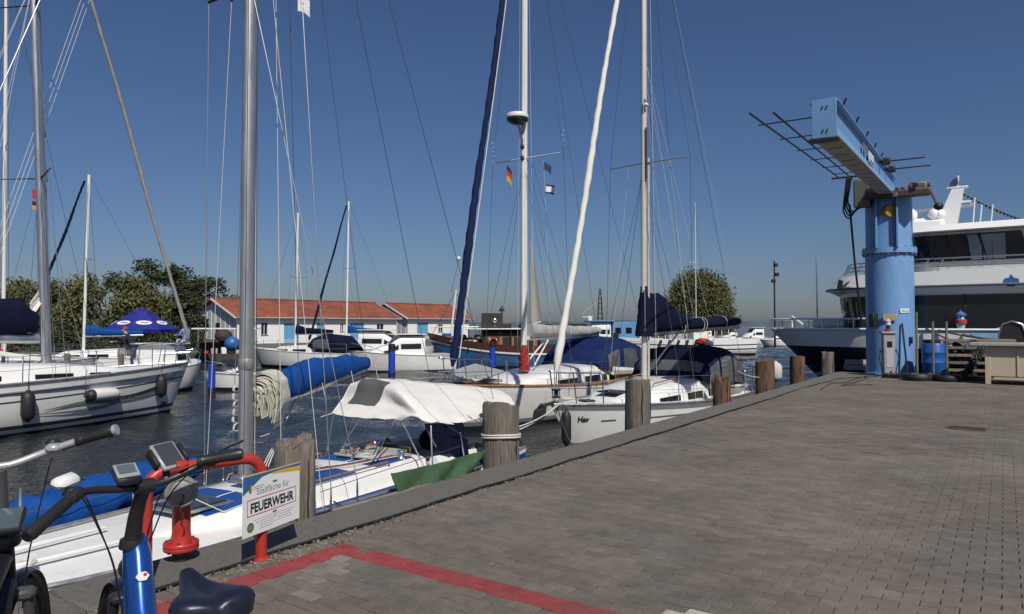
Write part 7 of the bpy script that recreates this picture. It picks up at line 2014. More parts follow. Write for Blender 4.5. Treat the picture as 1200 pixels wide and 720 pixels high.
# ================================================================ THE JIB CRANE
cb0 = onz(1045, 440); cb0 = V((cb0.x, cb0.y, 0)) + V((.32, .66, 0)); CR = 25.5 * cb0.y / FPX
crane = thing("jib_crane", "tall light blue slewing jib crane on a round column at the quay's end", "crane", cb0, 0)
zcol = onY(1040, 293, cb0.y).z; ztop = onY(1040, 234, cb0.y).z
lower = MB().lathe([(CR * 1.0, 0), (CR, zcol - .15)], n=40).build("column", crane_blue, crane)
MB().lathe([(CR * 1.0, .0), (CR * 1.1, .0), (CR * 1.1, .05), (CR, .06)], n=40, caps=False).build("base_ring", crane_blue, crane)
for i in range(14):
    a = 2 * math.pi * i / 14; MB().lathe([(0, .05), (.035, .05), (.035, .10), (0, .105)], (CR * 1.05 * math.cos(a), CR * 1.05 * math.sin(a), 0), 6).build("anchor_bolt", grey_iron, crane)
MB().lathe([(CR * .9, zcol - .16), (CR * 1.13, zcol - .16), (CR * 1.13, zcol + .02), (CR * .9, zcol + .03)], n=40).build("slewing_flange", crane_blue, crane)
for i in range(18):
    a = 2 * math.pi * i / 18; MB().lathe([(0, zcol - .22), (.03, zcol - .22), (.03, zcol + .07), (0, zcol + .07)], (CR * 1.07 * math.cos(a), CR * 1.07 * math.sin(a), 0), 6).build("flange_bolt", grey_iron, crane)
VPj = V((523 / 830, 1, 0)).normalized(); jd = -VPj; js = V((VPj.y, -VPj.x, 0))      # jd: from the column out towards the tip
up_ = MB(); up_.lathe([(CR * .97, zcol), (CR * .97, ztop + .05)], n=32); up_.build("upper_column", crane_blue, crane)
for sg in (-1, 1): MB().box(js * (sg * CR * .42) + jd * CR * .88 + V((0, 0, (zcol + ztop) / 2)), (.05, .5, ztop - zcol), math.atan2(js.y, js.x), 0, .006).build("stiffener", crane_blue, crane)
MB().box(V((0, 0, ztop + .10)), (CR * 1.5, CR * 1.7, .14), math.atan2(js.y, js.x), 0, .02).build("top_plate", crane_blue, crane)
tipw = onY(966, 140, 11.9); rootw = cb0 + V((0, 0, ztop + .50)) - jd * .8; jv = tipw - rootw; JL = jv.length; jn = jv.normalized()
ju = js.cross(jn); ju = ju if ju.z > 0 else -ju; jlat = jn.cross(ju); jlat = jlat if jlat.dot(V((1, 0, 0))) > 0 else -jlat
MJ = Matrix((jlat, jn, ju)).transposed()
JH, JW = .62, .36
O_ = rootw - cb0
mid = O_ + jn * (JL / 2)
MB().box(mid, (JW - .10, JL, JH - .06), 0, 0, .004, M=MJ).build("jib_web", crane_blue, crane)
MB().box(mid + ju * (JH / 2 - .015), (JW + .10, JL + .02, .03), 0, 0, .004, M=MJ).build("top_flange", crane_blue, crane)
soffit = M("crane_soffit_paint", (.30, .29, .26), .6, var=.15, scale=3)
MB().box(mid - ju * (JH / 2 - .015), (JW + .06, JL + .02, .03), 0, 0, .004, M=MJ).build("bottom_flange", soffit, crane)
for sg in (-1, 1): MB().box(mid - ju * (JH / 2 - .10) + jlat * (sg * (JW / 2 - .025)), (.03, JL, .16), 0, 0, .004, M=MJ).build("sunlit_side_strip", M("crane_sunlit_blue", (.22, .43, .72), .45, var=.08) if sg < 0 else bpy.data.materials["crane_sunlit_blue"], crane)  # paler blue paints the sunlit lower part of the jib's sides
tipc = O_ + jn * (JL + .012)
MB().box(tipc, (JW + .03, .025, JH + .05), 0, 0, .004, M=MJ).build("end_plate", crane_blue, crane)
MB().box(tipc - ju * (JH / 2 + .05) + jn * .05, (JW + .1, .25, .06), 0, 0, .01, M=MJ).build("end_stop", boot_black, crane)
for dz in (.19, -.2):
    for dx in (-.03, .04): MB().box(tipc + ju * dz + jlat * dx + jn * .016, (.022, .012, .07), 0, 0, .003, M=MJ @ Matrix.Rotation(R(25), 3, 'Y')).build("slot", boot_black, crane)
for i in range(14): MB().box(O_ + jn * (JL * (.12 + .066 * i)) - ju * (JH / 2 + .004), (JW * .7, .03, .008), 0, 0, 0, M=MJ).build("joint_strip", boot_black, crane)
# name plate on the right face
npc = O_ + jn * (JL * .60) + jlat * (JW / 2 + .012) - ju * .02
for off, w_, m_ in ((0, 1.25, sign_white), (1.15, .35, ink_grey), (1.7, .3, ink_grey)): MB().box(npc + jn * off + ju * (.02 if off == 0 else .08), (.012, w_, .26 if off == 0 else .2), 0, 0, .002, M=MJ).build("name_plate", m_, crane)
MB().box(npc + jlat * .009 - jn * .25 - ju * .07, (.006, .5, .05), 0, 0, 0, M=MJ).build("plate_stripe", ink_red, crane); MB().box(npc + jlat * .009 + jn * .2 - ju * .06, (.006, .5, .05), 0, 0, 0, M=MJ).build("plate_stripe", ink_blue, crane)
for i in range(6): MB().tube([O_ + jn * (JL * (.3 + .13 * i)) + ju * JH * .5 + jlat * .2, O_ + jn * (JL * (.3 + .13 * i)) + ju * (JH * .5 + .14) + jlat * .26], .02, 5).build("top_stud", boot_black, crane)
# cable track on the far side: two rails on cross arms
dark_steel = M("dark_steel", (.05, .048, .05), .5, .5)
for off in (1.02, .62):
    MB().tube([O_ + jn * (JL * .25) - jlat * (off + JW / 2) + ju * (.10 + .1 * (off > .8)), O_ + jn * (JL + .1) - jlat * (off + JW / 2) + ju * (.22 + .05 * (off > .8))], .019, 6).build("track_rail", dark_steel, crane)
for i in range(6):
    k = .34 + .125 * i; MB().tube([O_ + jn * JL * k - jlat * (JW / 2) + ju * .16, O_ + jn * JL * k - jlat * (1.02 + JW / 2) + ju * .16], .014, 5).build("track_arm", dark_steel, crane)
for k, ln in ((.26, 1.15), (.40, 1.05)):
    p = O_ + jn * JL * k + ju * (JH * .42); MB().tube([p + jlat * .1, p + jlat * (JW / 2 + ln)], .022, 6).build("cross_bar", dark_steel, crane); MB().box(p + jlat * (JW / 2 + .12), (.22, .18, .2), 0, 0, .03, M=MJ).build("bar_bracket", dark_steel, crane)
p = O_ + jn * JL * .36 - jlat * (JW / 2); MB().tube([p, p - jlat * 1.0], .03, 6).build("cross_bar", dark_steel, crane)
# hoist trolley with motor, hook block and hanging cable
tr = O_ + jn * 1.5 - ju * (JH / 2 + .02) + jlat * .30
trolley = MB().box(tr, (1.9, .9, .22), 0, 0, .03, M=MJ).build("trolley", M("rusty_machine", (.09, .06, .05), .7, .3, var=.4, scale=12), crane)
for sg in (-1, 1):
    MB().box(tr + jlat * (sg * .62) + ju * .12, (.5, .7, .42), 0, 0, .04, M=MJ).build("gearbox", M("machine_grey", (.17, .17, .17), .5, .3, var=.3) if sg < 0 else bpy.data.materials["machine_grey"], trolley)
    MB().tube([tr + jlat * (sg * .3) + ju * .30 - jn * .5, tr + jlat * (sg * .95) + ju * .30 - jn * .5], .12, 10).build("motor", bpy.data.materials["machine_grey"], trolley)
for i in range(16): MB().box(tr + jlat * random.Random(i).uniform(-.8, .9) + jn * random.Random(i + 9).uniform(-.5, .5) + ju * random.Random(i + 20).uniform(-.05, .32), (.10 + .01 * (i % 7), .14, .12 + .015 * (i % 5)), 0, 0, .02, M=MJ).build("fitting", (boot_black, rust, bpy.data.materials["machine_grey"])[i % 3], trolley)
MB().box(tr - jlat * 1.05 + ju * .12, (.5, .55, .95), 0, 0, .04, M=MJ).build("control_cabinet", M("cabinet_olive", (.11, .12, .105), .6), trolley)
for i in range(4): MB().tube(rounded([tr - jlat * (1.38 + .05 * i) + ju * .7, tr - jlat * (1.52 + .05 * i) - ju * (.1 + .12 * i), tr - jlat * (1.40 + .03 * i) - ju * (.5 + .08 * i), tr - jlat * (1.05 + .05 * i) - ju * .3], .15, 4), .028, 5).build("festoon_cable", black_rub, trolley)
MB().tube([tr + jlat * .95 + ju * .1, tr + jlat * 1.15 - ju * .45], .05, 6).build("strut", bpy.data.materials["machine_grey"], trolley); MB().ball(tr + jlat * 1.18 - ju * .5, (.15, .13, .13), 10, 6).build("roller", boot_black, trolley)
hook_y = M("hook_yellow", (.42, .24, .03), .55, var=.25)
hk = tr - ju * .55 - jlat * .28
MB().lathe([(0, -.22), (.2, -.2), (.24, 0), (.2, .2), (0, .22)], hk, 14, X=Matrix.Rotation(R(90), 3, 'X')).build("hook_block", hook_y, crane)
MB().tube([hk - V((0, 0, .18)), hk - V((0, 0, .42)), hk + V((.11, 0, -.52)), hk + V((.05, 0, -.64)), hk + V((-.06, 0, -.60))], [.05, .04, .045, .04, .02], 8).build("hook", rust, crane)
MB().tube([hk + V((0, 0, .2)), hk + V((0, 0, .5))], .02, 6).build("hoist_chain", rust, crane)
pz = tr - jlat * 1.45 + V((0, 0, .3))
q0 = cb0 + pz + V((0, 0, -.6)); q1 = onY(1010, 383, q0.y + .1)
wire("pendant_cable", [pz + V((0, 0, -.5)), (q1 - cb0) * .45 + (pz + V((0, 0, -.5))) * .55 + V((-.02, 0, 0)), q1 - cb0], .035, black_rub, crane, 6)
# fittings on the column
def colfix(name, px, py0, py1, wpx, mat, off=.03, th=.06, parent=crane):
    zc = onY(px, (py0 + py1) / 2, cb0.y - CR).z; x = (px - 600) / FPX * (cb0.y - CR) - cb0.x
    a = -math.pi / 2 + math.asin(max(-1, min(1, x / CR * .97))); h_ = (py1 - py0) * (cb0.y - CR) / FPX; w_ = wpx * (cb0.y - CR) / FPX
    return MB().box((CR * math.cos(a) + math.cos(a) * off, CR * math.sin(a) + math.sin(a) * off, zc), (w_, th, h_), a + math.pi / 2, 0, .008).build(name, mat, parent), V((math.cos(a), math.sin(a), 0)), a, zc
colfix("load_label", 1060, 362, 367, 11, sign_white, .012, .012)
zc_ = onY(1060, 364.5, cb0.y - CR).z; x = (1060 - 600) / FPX * (cb0.y - CR) - cb0.x; a_ = -math.pi / 2 + math.asin(x / CR * .97)
nrm_ = V((math.cos(a_), math.sin(a_), 0)); 
t_ = text("load_lettering", "3000 kg", .10, 0, 0, ink, crane, y=0, width=.24); t_.location = V((CR * math.cos(a_), CR * math.sin(a_), zc_ - .035)) + nrm_ * .021; t_.rotation_euler = (R(90), 0, a_ + math.pi / 2)
colfix("yellow_board", 1044, 368, 376, 14, M("faded_yellow_board", (.42, .36, .20), .7, var=.1), .05, .03)
colfix("black_cabinet", 1033, 368, 384, 6, boot_black, .14, .24)
colfix("cable_clip", 1067, 395, 403, 3, boot_black, .05, .08)
# ---------------------------------------------------------------- things round the crane's foot
fp = onz(1043.5, 441.5); pd = thing("power_pedestal", "grey power pedestal with stepped cap in front of the blue crane", "pedestal", fp + V((0, .12, 0)), math.atan2(-fp.x, fp.y) * .4)
ped = M("pedestal_grey", (.32, .33, .34), .5, var=.08, scale=8); hp = onY(1043, 391, fp.y).z
MB().box((0, 0, hp / 2), (.34, .30, hp), 0, 0, .015).build("cabinet", ped, pd); MB().box((0, 0, hp + .03), (.46, .40, .07), 0, 0, .01).build("cap", ped, pd)
MB().box((.0, -.155, hp * .52), (.22, .016, hp * .62), 0, 0, .004).build("door", M("pedestal_light", (.42, .43, .45), .5), pd); MB().box((.0, -.17, hp * .75), (.16, .02, .2), 0, 0, .01).build("meter_window", dark_glass, pd)
for sg in (-1, 1):
    MB().tube([(sg * .17, -.02, .85), (sg * .25, -.04, .85)], .05, 8).build("socket", blue_paint, pd); MB().tube(rounded([(sg * .24, -.05, .82), (sg * .3, -.08, .6), (sg * .24, -.08, .35), (sg * .2, -.05, .1)], .08, 3), .016, 5).build("plug_cable", black_rub, pd)
lt = thing("small_lantern", "small red and white lantern ornament standing on the grey power pedestal", "lantern", fp + V((0, .1, hp + .065)), 0)
MB().lathe([(.10, 0), (.10, .07), (.07, .08), (0, .08)], n=12).build("red_base", red_paint, lt); MB().lathe([(.065, .08), (.06, .2)], n=12).build("black_drum", boot_black, lt); MB().lathe([(.055, .2), (.075, .21), (.075, .30), (.05, .31)], n=12).build("white_drum", white_pl, lt); MB().lathe([(.085, .31), (.09, .33), (.02, .42), (0, .43)], n=12).build("cap", gable_grey, lt)
def pole_tyre(px, yb, yt, label, lab2, rpx):
    b_ = onz(px, yb); h = onY(px, yt, b_.y).z; o = thing("pole_stand", label, "pole stand", b_, 0, "poles set in tyre feet by the crane")
    r_ = rpx * b_.y / FPX
    MB().lathe([(r_ * .55, .03), (r_ * .62, .0), (r_ * .9, .0), (r_, .06), (r_, .14), (r_ * .9, .20), (r_ * .62, .20), (r_ * .55, .16), (r_ * .55, .03)], n=28, caps=False).build("tyre", black_rub, o)
    MB().lathe([(r_ * .56, .01), (r_ * .56, .13), (.04, .14), (0, .14)], n=20).build("concrete_fill", wall_conc, o)
    MB().tube([(0, 0, .1), (0, 0, h)], .035, 8).build("pole", M("galvanised_pole", (.22, .21, .19), .6, .5, var=.2) if not bpy.data.materials.get("galvanised_pole") else bpy.data.materials["galvanised_pole"], o); return o
pole_tyre(1075, 446, 366, "grey pole in a tyre foot just right of the blue crane", 0, 16)
pole_tyre(1110, 447, 377, "dark pole in front of the blue barrel's right edge", 0, 15); pole_tyre(1094, 445.5, 377, "thin pole in front of the blue barrel's left half", 0, 13)
bpz = onY(1101, 437, 22.5); brl = thing("blue_barrel", "blue plastic barrel with a black box on its lid", "barrel", V((bpz.x, bpz.y + .3, .16)), 0)
br_ = 12.5 * bpz.y / FPX; bh = onY(1101, 402.5, bpz.y + .3).z - .16
bmat = M("blue_barrel_plastic", (.018, .10, .36), .42, var=.1)
MB().lathe([(br_ * .95, 0), (br_, .04), (br_, bh * .3), (br_ * 1.03, bh * .32), (br_ * 1.03, bh * .36), (br_, bh * .38), (br_, bh * .64), (br_ * 1.03, bh * .66), (br_ * 1.03, bh * .70), (br_, bh * .72), (br_ * .99, bh * .96), (br_ * .92, bh), (0, bh)], n=32).build("drum", bmat, brl)
bx_ = MB().box((bpz.x - .03, bpz.y + .35, .16 + bh + .06), (.38, .34, .12), .2, 0, .02).build("black_box", boot_black); tag(bx_, "flat black box lying on the blue barrel's lid", "box")
for i, (px, yb, w, h, dd, lab) in enumerate(((1082, 445, 1.5, .10, 1.2, "black pallet lying between crane and blue barrel"), (1122, 446, 2.2, .10, 1.3, "dark wooden pallet under the blue barrel and the chain"))):
    p = onz(px, yb); pl_ = thing("pallet", lab, "pallet", V((p.x, p.y + .7, 0)), -.5)
    for k in range(3): MB().box((0, -dd / 2 + .1 + k * (dd - .2) / 2, .05), (w, .1, .08)).build("bearer", dark_wood, pl_)
    for k in range(int(w / .17)): MB().box((-w / 2 + .08 + k * .17, 0, .115), (.12, dd, .022)).build("slat", boot_black, pl_)
# stack of weathered boards and steps behind the barrel
sp0 = onz(1122, 443); sb_ = thing("board_stack", "stack of pale boards with gaps stacked on blocks behind the chain", "board stack", V((sp0.x + .45, sp0.y + .45, 0)), -.45)
for k in range(5):
    MB().box((.35, 0, .22 + k * .24), (2.1, .55, .09), .01 * k, 0, .008).build("board", wood_grey if k % 2 else plank_wood, sb_)
    for x in (-.45, .3, 1.1): MB().box((x, 0, .11 + k * .24), (.12, .5, .13)).build("spacer", dark_wood, sb_)
grav = MB(); rg = random.Random(14)
for i in range(60): grav.ball((sp0.x + rg.uniform(.3, 1.5), sp0.y + .9 + rg.uniform(-.2, .25), rg.uniform(.1, 1.15)), (.12, .1, .08), 6, 4)
go = grav.build("rubble_heap", wall_conc, kind="stuff"); go["label"] = "heap of grey rubble behind the stack of boards"
# big black chain hanging slack over the steps
ch_pts = [onY(1127, 442, 21.3), onY(1134, 433, 21.4), onY(1138, 424, 21.6), onY(1144, 417, 21.7), onY(1150, 409, 21.8), onY(1152, 405, 21.9)]
chn = thing("heavy_chain", "heavy black chain hanging down beside the beige box", "chain", ch_pts[0], 0)
cp_ = []
for i in range(len(ch_pts) - 1):
    for j in range(4): cp_.append(ch_pts[i].lerp(ch_pts[i + 1], j / 4))
for rep in range(2):
    for i in range(len(cp_) - 1):
        a, b = cp_[i] + V((.16 * rep + .05 * math.sin(i * 2 + rep), .1 * rep, 0)), cp_[i + 1] + V((.16 * rep + .05 * math.sin(i * 2 + 2 + rep), .1 * rep, 0)); m_ = (a + b) / 2 - ch_pts[0]; td = (b - a).normalized(); sd = td.cross(V((0, 1, 0)) if i % 2 else V((1, .2, .1))).normalized()
        MB().tube([m_ + td * .10 * math.cos(u) + sd * .055 * math.sin(u) for u in [2 * math.pi * k / 12 for k in range(13)]], .024, 6, caps=False).build("link", black_rub, chn)
hpz = MB().tube(rounded([onY(1128, 412, 21.6), onY(1133, 403, 21.6), onY(1140, 398, 21.7), onY(1147, 402, 21.8), onY(1152, 406, 21.8)], .2, 4), .03, 6).build("hose_loop", black_rub); tag(hpz, "dark hose looping over the heavy chain", "hose")
SA0 = math.atan2(QN.y, QN.x)
beige = M("beige_box_paint", (.50, .42, .31), .6, var=.06, scale=3, col2=(.40, .33, .25), mixlo=.55, mixhi=.8)
q = onz(1155, 450.5); bxo = thing("beige_container", "long beige box on feet with a grey lid at the picture's right edge", "container", q, SA0)
bw2, bd2, bz0, bz1 = 4.2, 1.3, .22, onY(1160, 406, q.y).z
MB().box((bw2 / 2 + .05, bd2 / 2, (bz0 + bz1) / 2), (bw2, bd2, bz1 - bz0), 0, 0, .02).build("body", beige, bxo)
for x in (.06, bw2 - .1): MB().box((x, .06, bz1 / 2), (.14, .14, bz1 - .0), 0, 0, .01).build("corner_post", beige, bxo)
for k in range(3): MB().box((.75 + k * 1.15, -.012, (bz0 + bz1) / 2), (.04, .03, bz1 - bz0 - .06), 0, 0, .004).build("panel_rib", beige, bxo)
MB().box((bw2 / 2 - .1, bd2 / 2 - .05, bz1 + .05), (bw2 + .55, bd2 + .25, .09), 0, 0, .02).build("lid", M("lid_grey", (.33, .34, .33), .6, var=.1), bxo)
MB().box((bw2 / 2 + .05, .03, bz0 - .04), (bw2 - .3, .06, .06)).build("bottom_rail", beige, bxo)
# pale squared timbers at the corner, pile at the ship's bow, leaning rod
tb0 = onz(1003, 434.5)
for k, (dy, dz) in enumerate(((0, .09), (.2, .11), (.1, .30))):
    o = MB().box(V((tb0.x + .32, tb0.y + .15 + dy, dz)), (1.1, .17, .17), -.25 + .08 * k, 0, .01).build("timber_beam", M("pale_timber", (.36, .35, .33), .85, var=.15, scale=8) if not bpy.data.materials.get("pale_timber") else bpy.data.materials["pale_timber"])
    tag(o, ("front pale beam of the three stacked left of the crane", "rear pale beam of the three stacked left of the crane", "top pale beam of the three stacked left of the crane")[k], "beam", "pale beams left of the crane")
pl0 = pile(1017, 390, 11, "tall grey pile with a rope on top between the crane and the ship's bow", t=.12)
pl0.location = V(onz(1017, 424)) + V((0, 2.2, 0)); pl0.location.z = WATER - .6
rd_ = MB().tube([onz(1064, 441), onY(1057, 379, onz(1064, 441).y + .25)], .03, 6).build("leaning_rod", dark_steel); tag(rd_, "thin dark rod leaning on the blue crane column", "rod")
# ================================================================ THE PASSENGER SHIP lying across the quay's end
ship_c = S_END + 4.0
def on_s(px, py, s_):
    d = ray(px, py); k = s_ / d.dot(QD); return CAMP + d * k
bow = on_s(903, 386, ship_c); SA = math.atan2(QN.y, QN.x)
ship = thing("passenger_ship", "large white passenger ship with dark windows, sun deck and wheelhouse behind the crane", "ship", V((bow.x, bow.y, WATER)), SA)
ish = loc_of(ship)
def Sl(px, py, y=-2.7): return ish @ on_s(px, py, ship_c + y)
deckz = bow.z - WATER
hs_ = Hull(34, 5.6, (deckz, deckz - .05, deckz - .05), tr=.9, rake=2.2, trake=.2, depth=.5, pw=.5, mid=.21, flare=.0)
ship_white = M("ship_white", (.80, .80, .79), .28, var=.02, scale=1, coat=.15); ship_grey = M("ship_grey_deck", (.36, .38, .40), .5); ship_navy = M("ship_navy_hull", (.008, .010, .022), .45)
hs_.build(ship, [('d', .10), ('z', Sl(1000, 404).z), ('z', Sl(1000, 407.5).z), ('z', .02)], [ship_white, ship_white, M("ship_white_line", (.86, .86, .86), .3), ship_navy], n=40)
hs_.deck(ship, ship_grey, .03, drop=.04, n=40)
MB().tube(hs_.rail(.0, .9, -1, .03, 1.0, 40), .06, 6).build("rubbing_strake", ship_white, ship)
rl = MB()
for i in range(0, 7): 
    f = .005 + .017 * i; p = V((f * 34, -hs_.hb(f) * .95, deckz)); MB().tube([p, p + V((0, 0, .45))], .025, 5).build("rail_post", steel, ship)
MB().tube([p_ + V((0, 0, .43)) for p_ in hs_.rail(.004, .12, -1, 0, .95, 14)], .04, 6).build("bow_rail", ship_white, ship); MB().tube([p_ + V((0, 0, .43)) for p_ in hs_.rail(.004, .12, 1, 0, .95, 14)], .04, 6).build("bow_rail", ship_white, ship)
MB().tube([(.9, 0, deckz), (.9, 0, deckz + .55), (1.5, -.2, deckz + .1)], .04, 6).build("jib_strut", ship_white, ship)
MB().box((2.6, -.8, deckz + .25), (1.3, .9, .42), 0, 0, .1).build("windlass_cover", ship_white, ship)
jsx = Sl(957, 320, 0); MB().tube([(jsx.x, 0, deckz), (jsx.x, 0, Sl(957, 303, 0).z)], .035, 6).build("jackstaff", steel, ship)
def outline(x0, x1, W, blunt, n=12, pw=.6):
    pts = [(x0 + (x1 - x0 if False else blunt) * (1 - math.cos(math.pi / 2 * i / n)), -W * math.sin(math.pi / 2 * i / n) ** pw) for i in range(n + 1)]
    half = pts + [(x1, -W)]
    return half + [(x, -y) for x, y in reversed(half) if abs(y) > 1e-6]
def deckhouse(name, a, b, za, zb, mat, parent=ship, smooth=30):
    n = len(a); mb = MB(); mb.add([(x, y, za) for x, y in a] + [(x, y, zb) for x, y in b], [tuple(range(n)), tuple(range(2 * n - 1, n - 1, -1))] + [(i, i + n, (i + 1) % n + n, (i + 1) % n) for i in range(n)])
    return mb.build(name, mat, parent, smooth=smooth)
XM = 31
xh = Sl(971, 365).x + .2; z1, z2 = Sl(1100, 385).z, Sl(1100, 345).z
deckhouse("saloon", outline(xh, XM, 2.45, 1.6), outline(xh - .15, XM, 2.45, 1.6), deckz - .1, z2 + .35, ship_white)
win = outline(xh - .012, XM - .3, 2.462, 1.6)
sal = deckhouse("saloon_windows", win, outline(xh - .15, XM - .3, 2.462, 1.6), max(deckz, z1), z2 - .02, dark_glass)
for i in range(13):
    MB().box((xh + 2.3 + i * 1.85, -2.468, (z1 + z2) / 2), (.07, .02, z2 - z1), 0, 0, .004).build("mullion", boot_black, sal)
cream = M("curtain_cream", (.10, .08, .05), .8)
# sun deck: an overhanging bulwark with a flared, pointed front
zb0, zb1 = z2 + .26, Sl(1100, 318).z; xd0 = Sl(957, 343).x; xd1 = Sl(955, 327).x
deckhouse("deck_soffit", outline(xd0 + .5, XM, 2.6, 3.0), outline(xd0, XM, 2.75, 3.2), z2 + .02, zb0 - .002, ship_white)
deckhouse("sundeck_bulwark", outline(xd0, XM, 2.75, 3.2), outline(xd0 + .45, XM, 2.75, 3.4), zb0, zb1, ship_white)
MB().tube([V((x, y, zb0 + .03)) for x, y in outline(xd0 - .02, XM, 2.77, 3.2)[:14]], .045, 6).build("deck_edge_trim", M("trim_grey_blue", (.12, .14, .17), .4), ship)
rpts = outline(xd0 + .55, XM, 2.65, 3.4)[:14]
for z in (.28, .56, .82): wire("deck_rail", [V((x + .25 * z, y, zb1 + z * .55)) for x, y in rpts], .028, steel, ship, 6)
for i in range(1, 13, 1):
    x, y = rpts[i]; MB().tube([(x, y, zb1 - .02), (x + .22, y, zb1 + .46)], .022, 5).build("rail_post", steel, ship)
em = Sl(986, 334, -1.9)
MB().box((em.x, -2.18, em.z), (.2, .03, .34), R(-22), 0, .006, M=Matrix.Rotation(R(-24), 3, 'Z') @ Matrix.Rotation(R(16), 3, 'Y')).build("bow_emblem", ink_grey, ship)
MB().box((em.x + .1, -2.24, em.z - .30), (.26, .03, .10), 0, 0, .006, M=Matrix.Rotation(R(-20), 3, 'Z') @ Matrix.Rotation(R(-20), 3, 'Y')).build("emblem_ribbon", cloth_yel, ship)
# wheelhouse on the sun deck
wz0, wz1, wzr = zb1 - .02, Sl(1120, 273, -2.1).z, Sl(1150, 265, -2.1).z
xw = Sl(1063, 300, -2.1).x - .6
wl, wt = outline(xw + .3, xw + 9.0, 2.1, 1.6), outline(xw - .1, xw + 9.4, 2.2, 1.6)
deckhouse("wheelhouse", wl, wt, wz0, wz1 + .02, ship_grey if False else M("ship_pale_grey", (.55, .57, .58), .35), ship)
zw0 = Sl(1120, 307, -2.1).z
wo2 = deckhouse("wheelhouse_windows", outline(xw + .14, xw + 4.3, 2.165, 1.6), outline(xw - .11, xw + 4.0, 2.21, 1.6), zw0, wz1 - .06, dark_glass)
pane = M("pale_reflection_pane", (.20, .22, .22), .08, var=.2, scale=1.5, spec=.6)  # lighter grey paints in curtains and the reflected surroundings
for i, (px0, px1, lean) in enumerate(((1137, 1150, .06), (1153, 1163, .02), (1166, 1183, -.10))):
    a, b = Sl(px0, 290, -2.2).x, Sl(px1, 290, -2.2).x; mb = MB()
    mb.prism([(a + lean * .4, zw0 + .05), (b + (lean if i == 2 else lean * .3), zw0 + .05), (b - .12 * (i == 2), wz1 - .12), (a - .08, wz1 - .12)], (0, -2.222, 0), V((1, 0, 0)), V((0, 0, 1)), .02); mb.build("side_pane", pane, wo2)
for i in range(4):
    px = (1090, 1112, 1133, 1151)[i]; x = Sl(px, 290, -2.2).x; MB().tube([(x + .15, -2.20, zw0), (x - .1, -2.235, wz1 - .06)], .045, 4).build("window_post", boot_black, wo2)
MB().box((xw + 2.2, -1.6, zw0 + .25), (.7, .5, .5), 0, 0, .04).build("helm_console", canvas_grey, wo2)
deckhouse("wheelhouse_roof", outline(xw - .75, xw + 12, 2.75, 2.4), outline(xw - .5, xw + 12, 2.5, 2.6), wz1 + .04, wzr + .10, ship_white)
deckhouse("roof_ridge", outline(xw + .5, xw + 9, 1.8, 2.0), outline(xw + .8, xw + 9, 1.4, 2.0), wzr + .105, wzr + .22, ship_white)
# mast and gear on the roof
mxp = Sl(1113, 262, 0); mt = Sl(1122, 222, 0)
fin = MB(); fin.prism([(mxp.x - .55, wzr + .1), (mxp.x + .20, wzr + .1), (mt.x + .22, mt.z), (mt.x - .18, mt.z)], (0, 0, 0), V((1, 0, 0)), V((0, 0, 1)), .42); fin.build("radar_mast", ship_white, ship)
MB().box((mxp.x - .9, 0, wzr + .42), (1.5, .7, .5), 0, 0, .15).build("mast_foot", ship_white, ship)
MB().box((mt.x, 0, mt.z + .05), (.7, .4, .06), 0, 0, .02).build("mast_top", ship_white, ship)
s0_, s1_ = Sl(1070, 249, 0), Sl(1143, 240, 0); MB().box((s0_ + s1_) / 2, ((s1_ - s0_).length, .12, .14), 0, 0, .02, M=Matrix.Rotation(math.atan2(s0_.z - s1_.z, s1_.x - s0_.x), 3, 'Y')).build("yard", M("yard_grey", (.28, .32, .38), .4), ship)
for px, py, r_ in ((1095, 252, .22), (1101, 252, .2), (1066, 254, .3)): p = Sl(px, py, 0); MB().ball((p.x, -.2, p.z), (r_, r_, r_), 12, 8).build("radar_dome", ship_white, ship); MB().tube([(p.x, -.2, wzr + .1), (p.x, -.2, p.z)], .05, 6).build("dome_post", ship_white, ship)
p = Sl(1116, 230, 0); MB().box((p.x, 0, p.z), (.16, .16, .36), 0, 0, .03).build("navigation_light", boot_black, ship); MB().box((p.x + .25, 0, p.z - .26), (.7, .2, .07)).build("light_arm", ship_white, ship)
MB().tube([(mt.x, 0, mt.z), (mt.x + .03, 0, Sl(1124, 206, 0).z)], .035, 5).build("topmast", ship_white, ship)
for px in (1148, 1161, 1140): p = Sl(px, 262, -.5); MB().tube([(p.x, -.5, wzr + .15), (p.x + .08, -.5, Sl(px, 240 if px != 1140 else 232, -.5).z)], .022, 5).build("aerial", ship_white, ship)
fl0 = ship.matrix_world; pf_ = on_s(1123, 208, ship_c); striped_flag("ship_pennant", "small dark pennant at the top of the white ship's mast", pf_, .3, .3, V((-1, .1, 0)), [cloth_navy], [0, 1], .7)
wl_ = [Sl(lerp(1130, 1215, i / 20), lerp(227, 262, i / 20) + 3 * math.sin(math.pi * i / 20), 0) for i in range(21)]
wire("light_string", wl_, .02, wire_dark, ship, 5); bl2 = MB()
for q_ in wl_[::1]: bl2.ball(q_ - V((0, 0, .05)), (.045, .045, .06), 6, 4)
bl2.build("string_bulbs", boot_black, ship, kind="stuff")
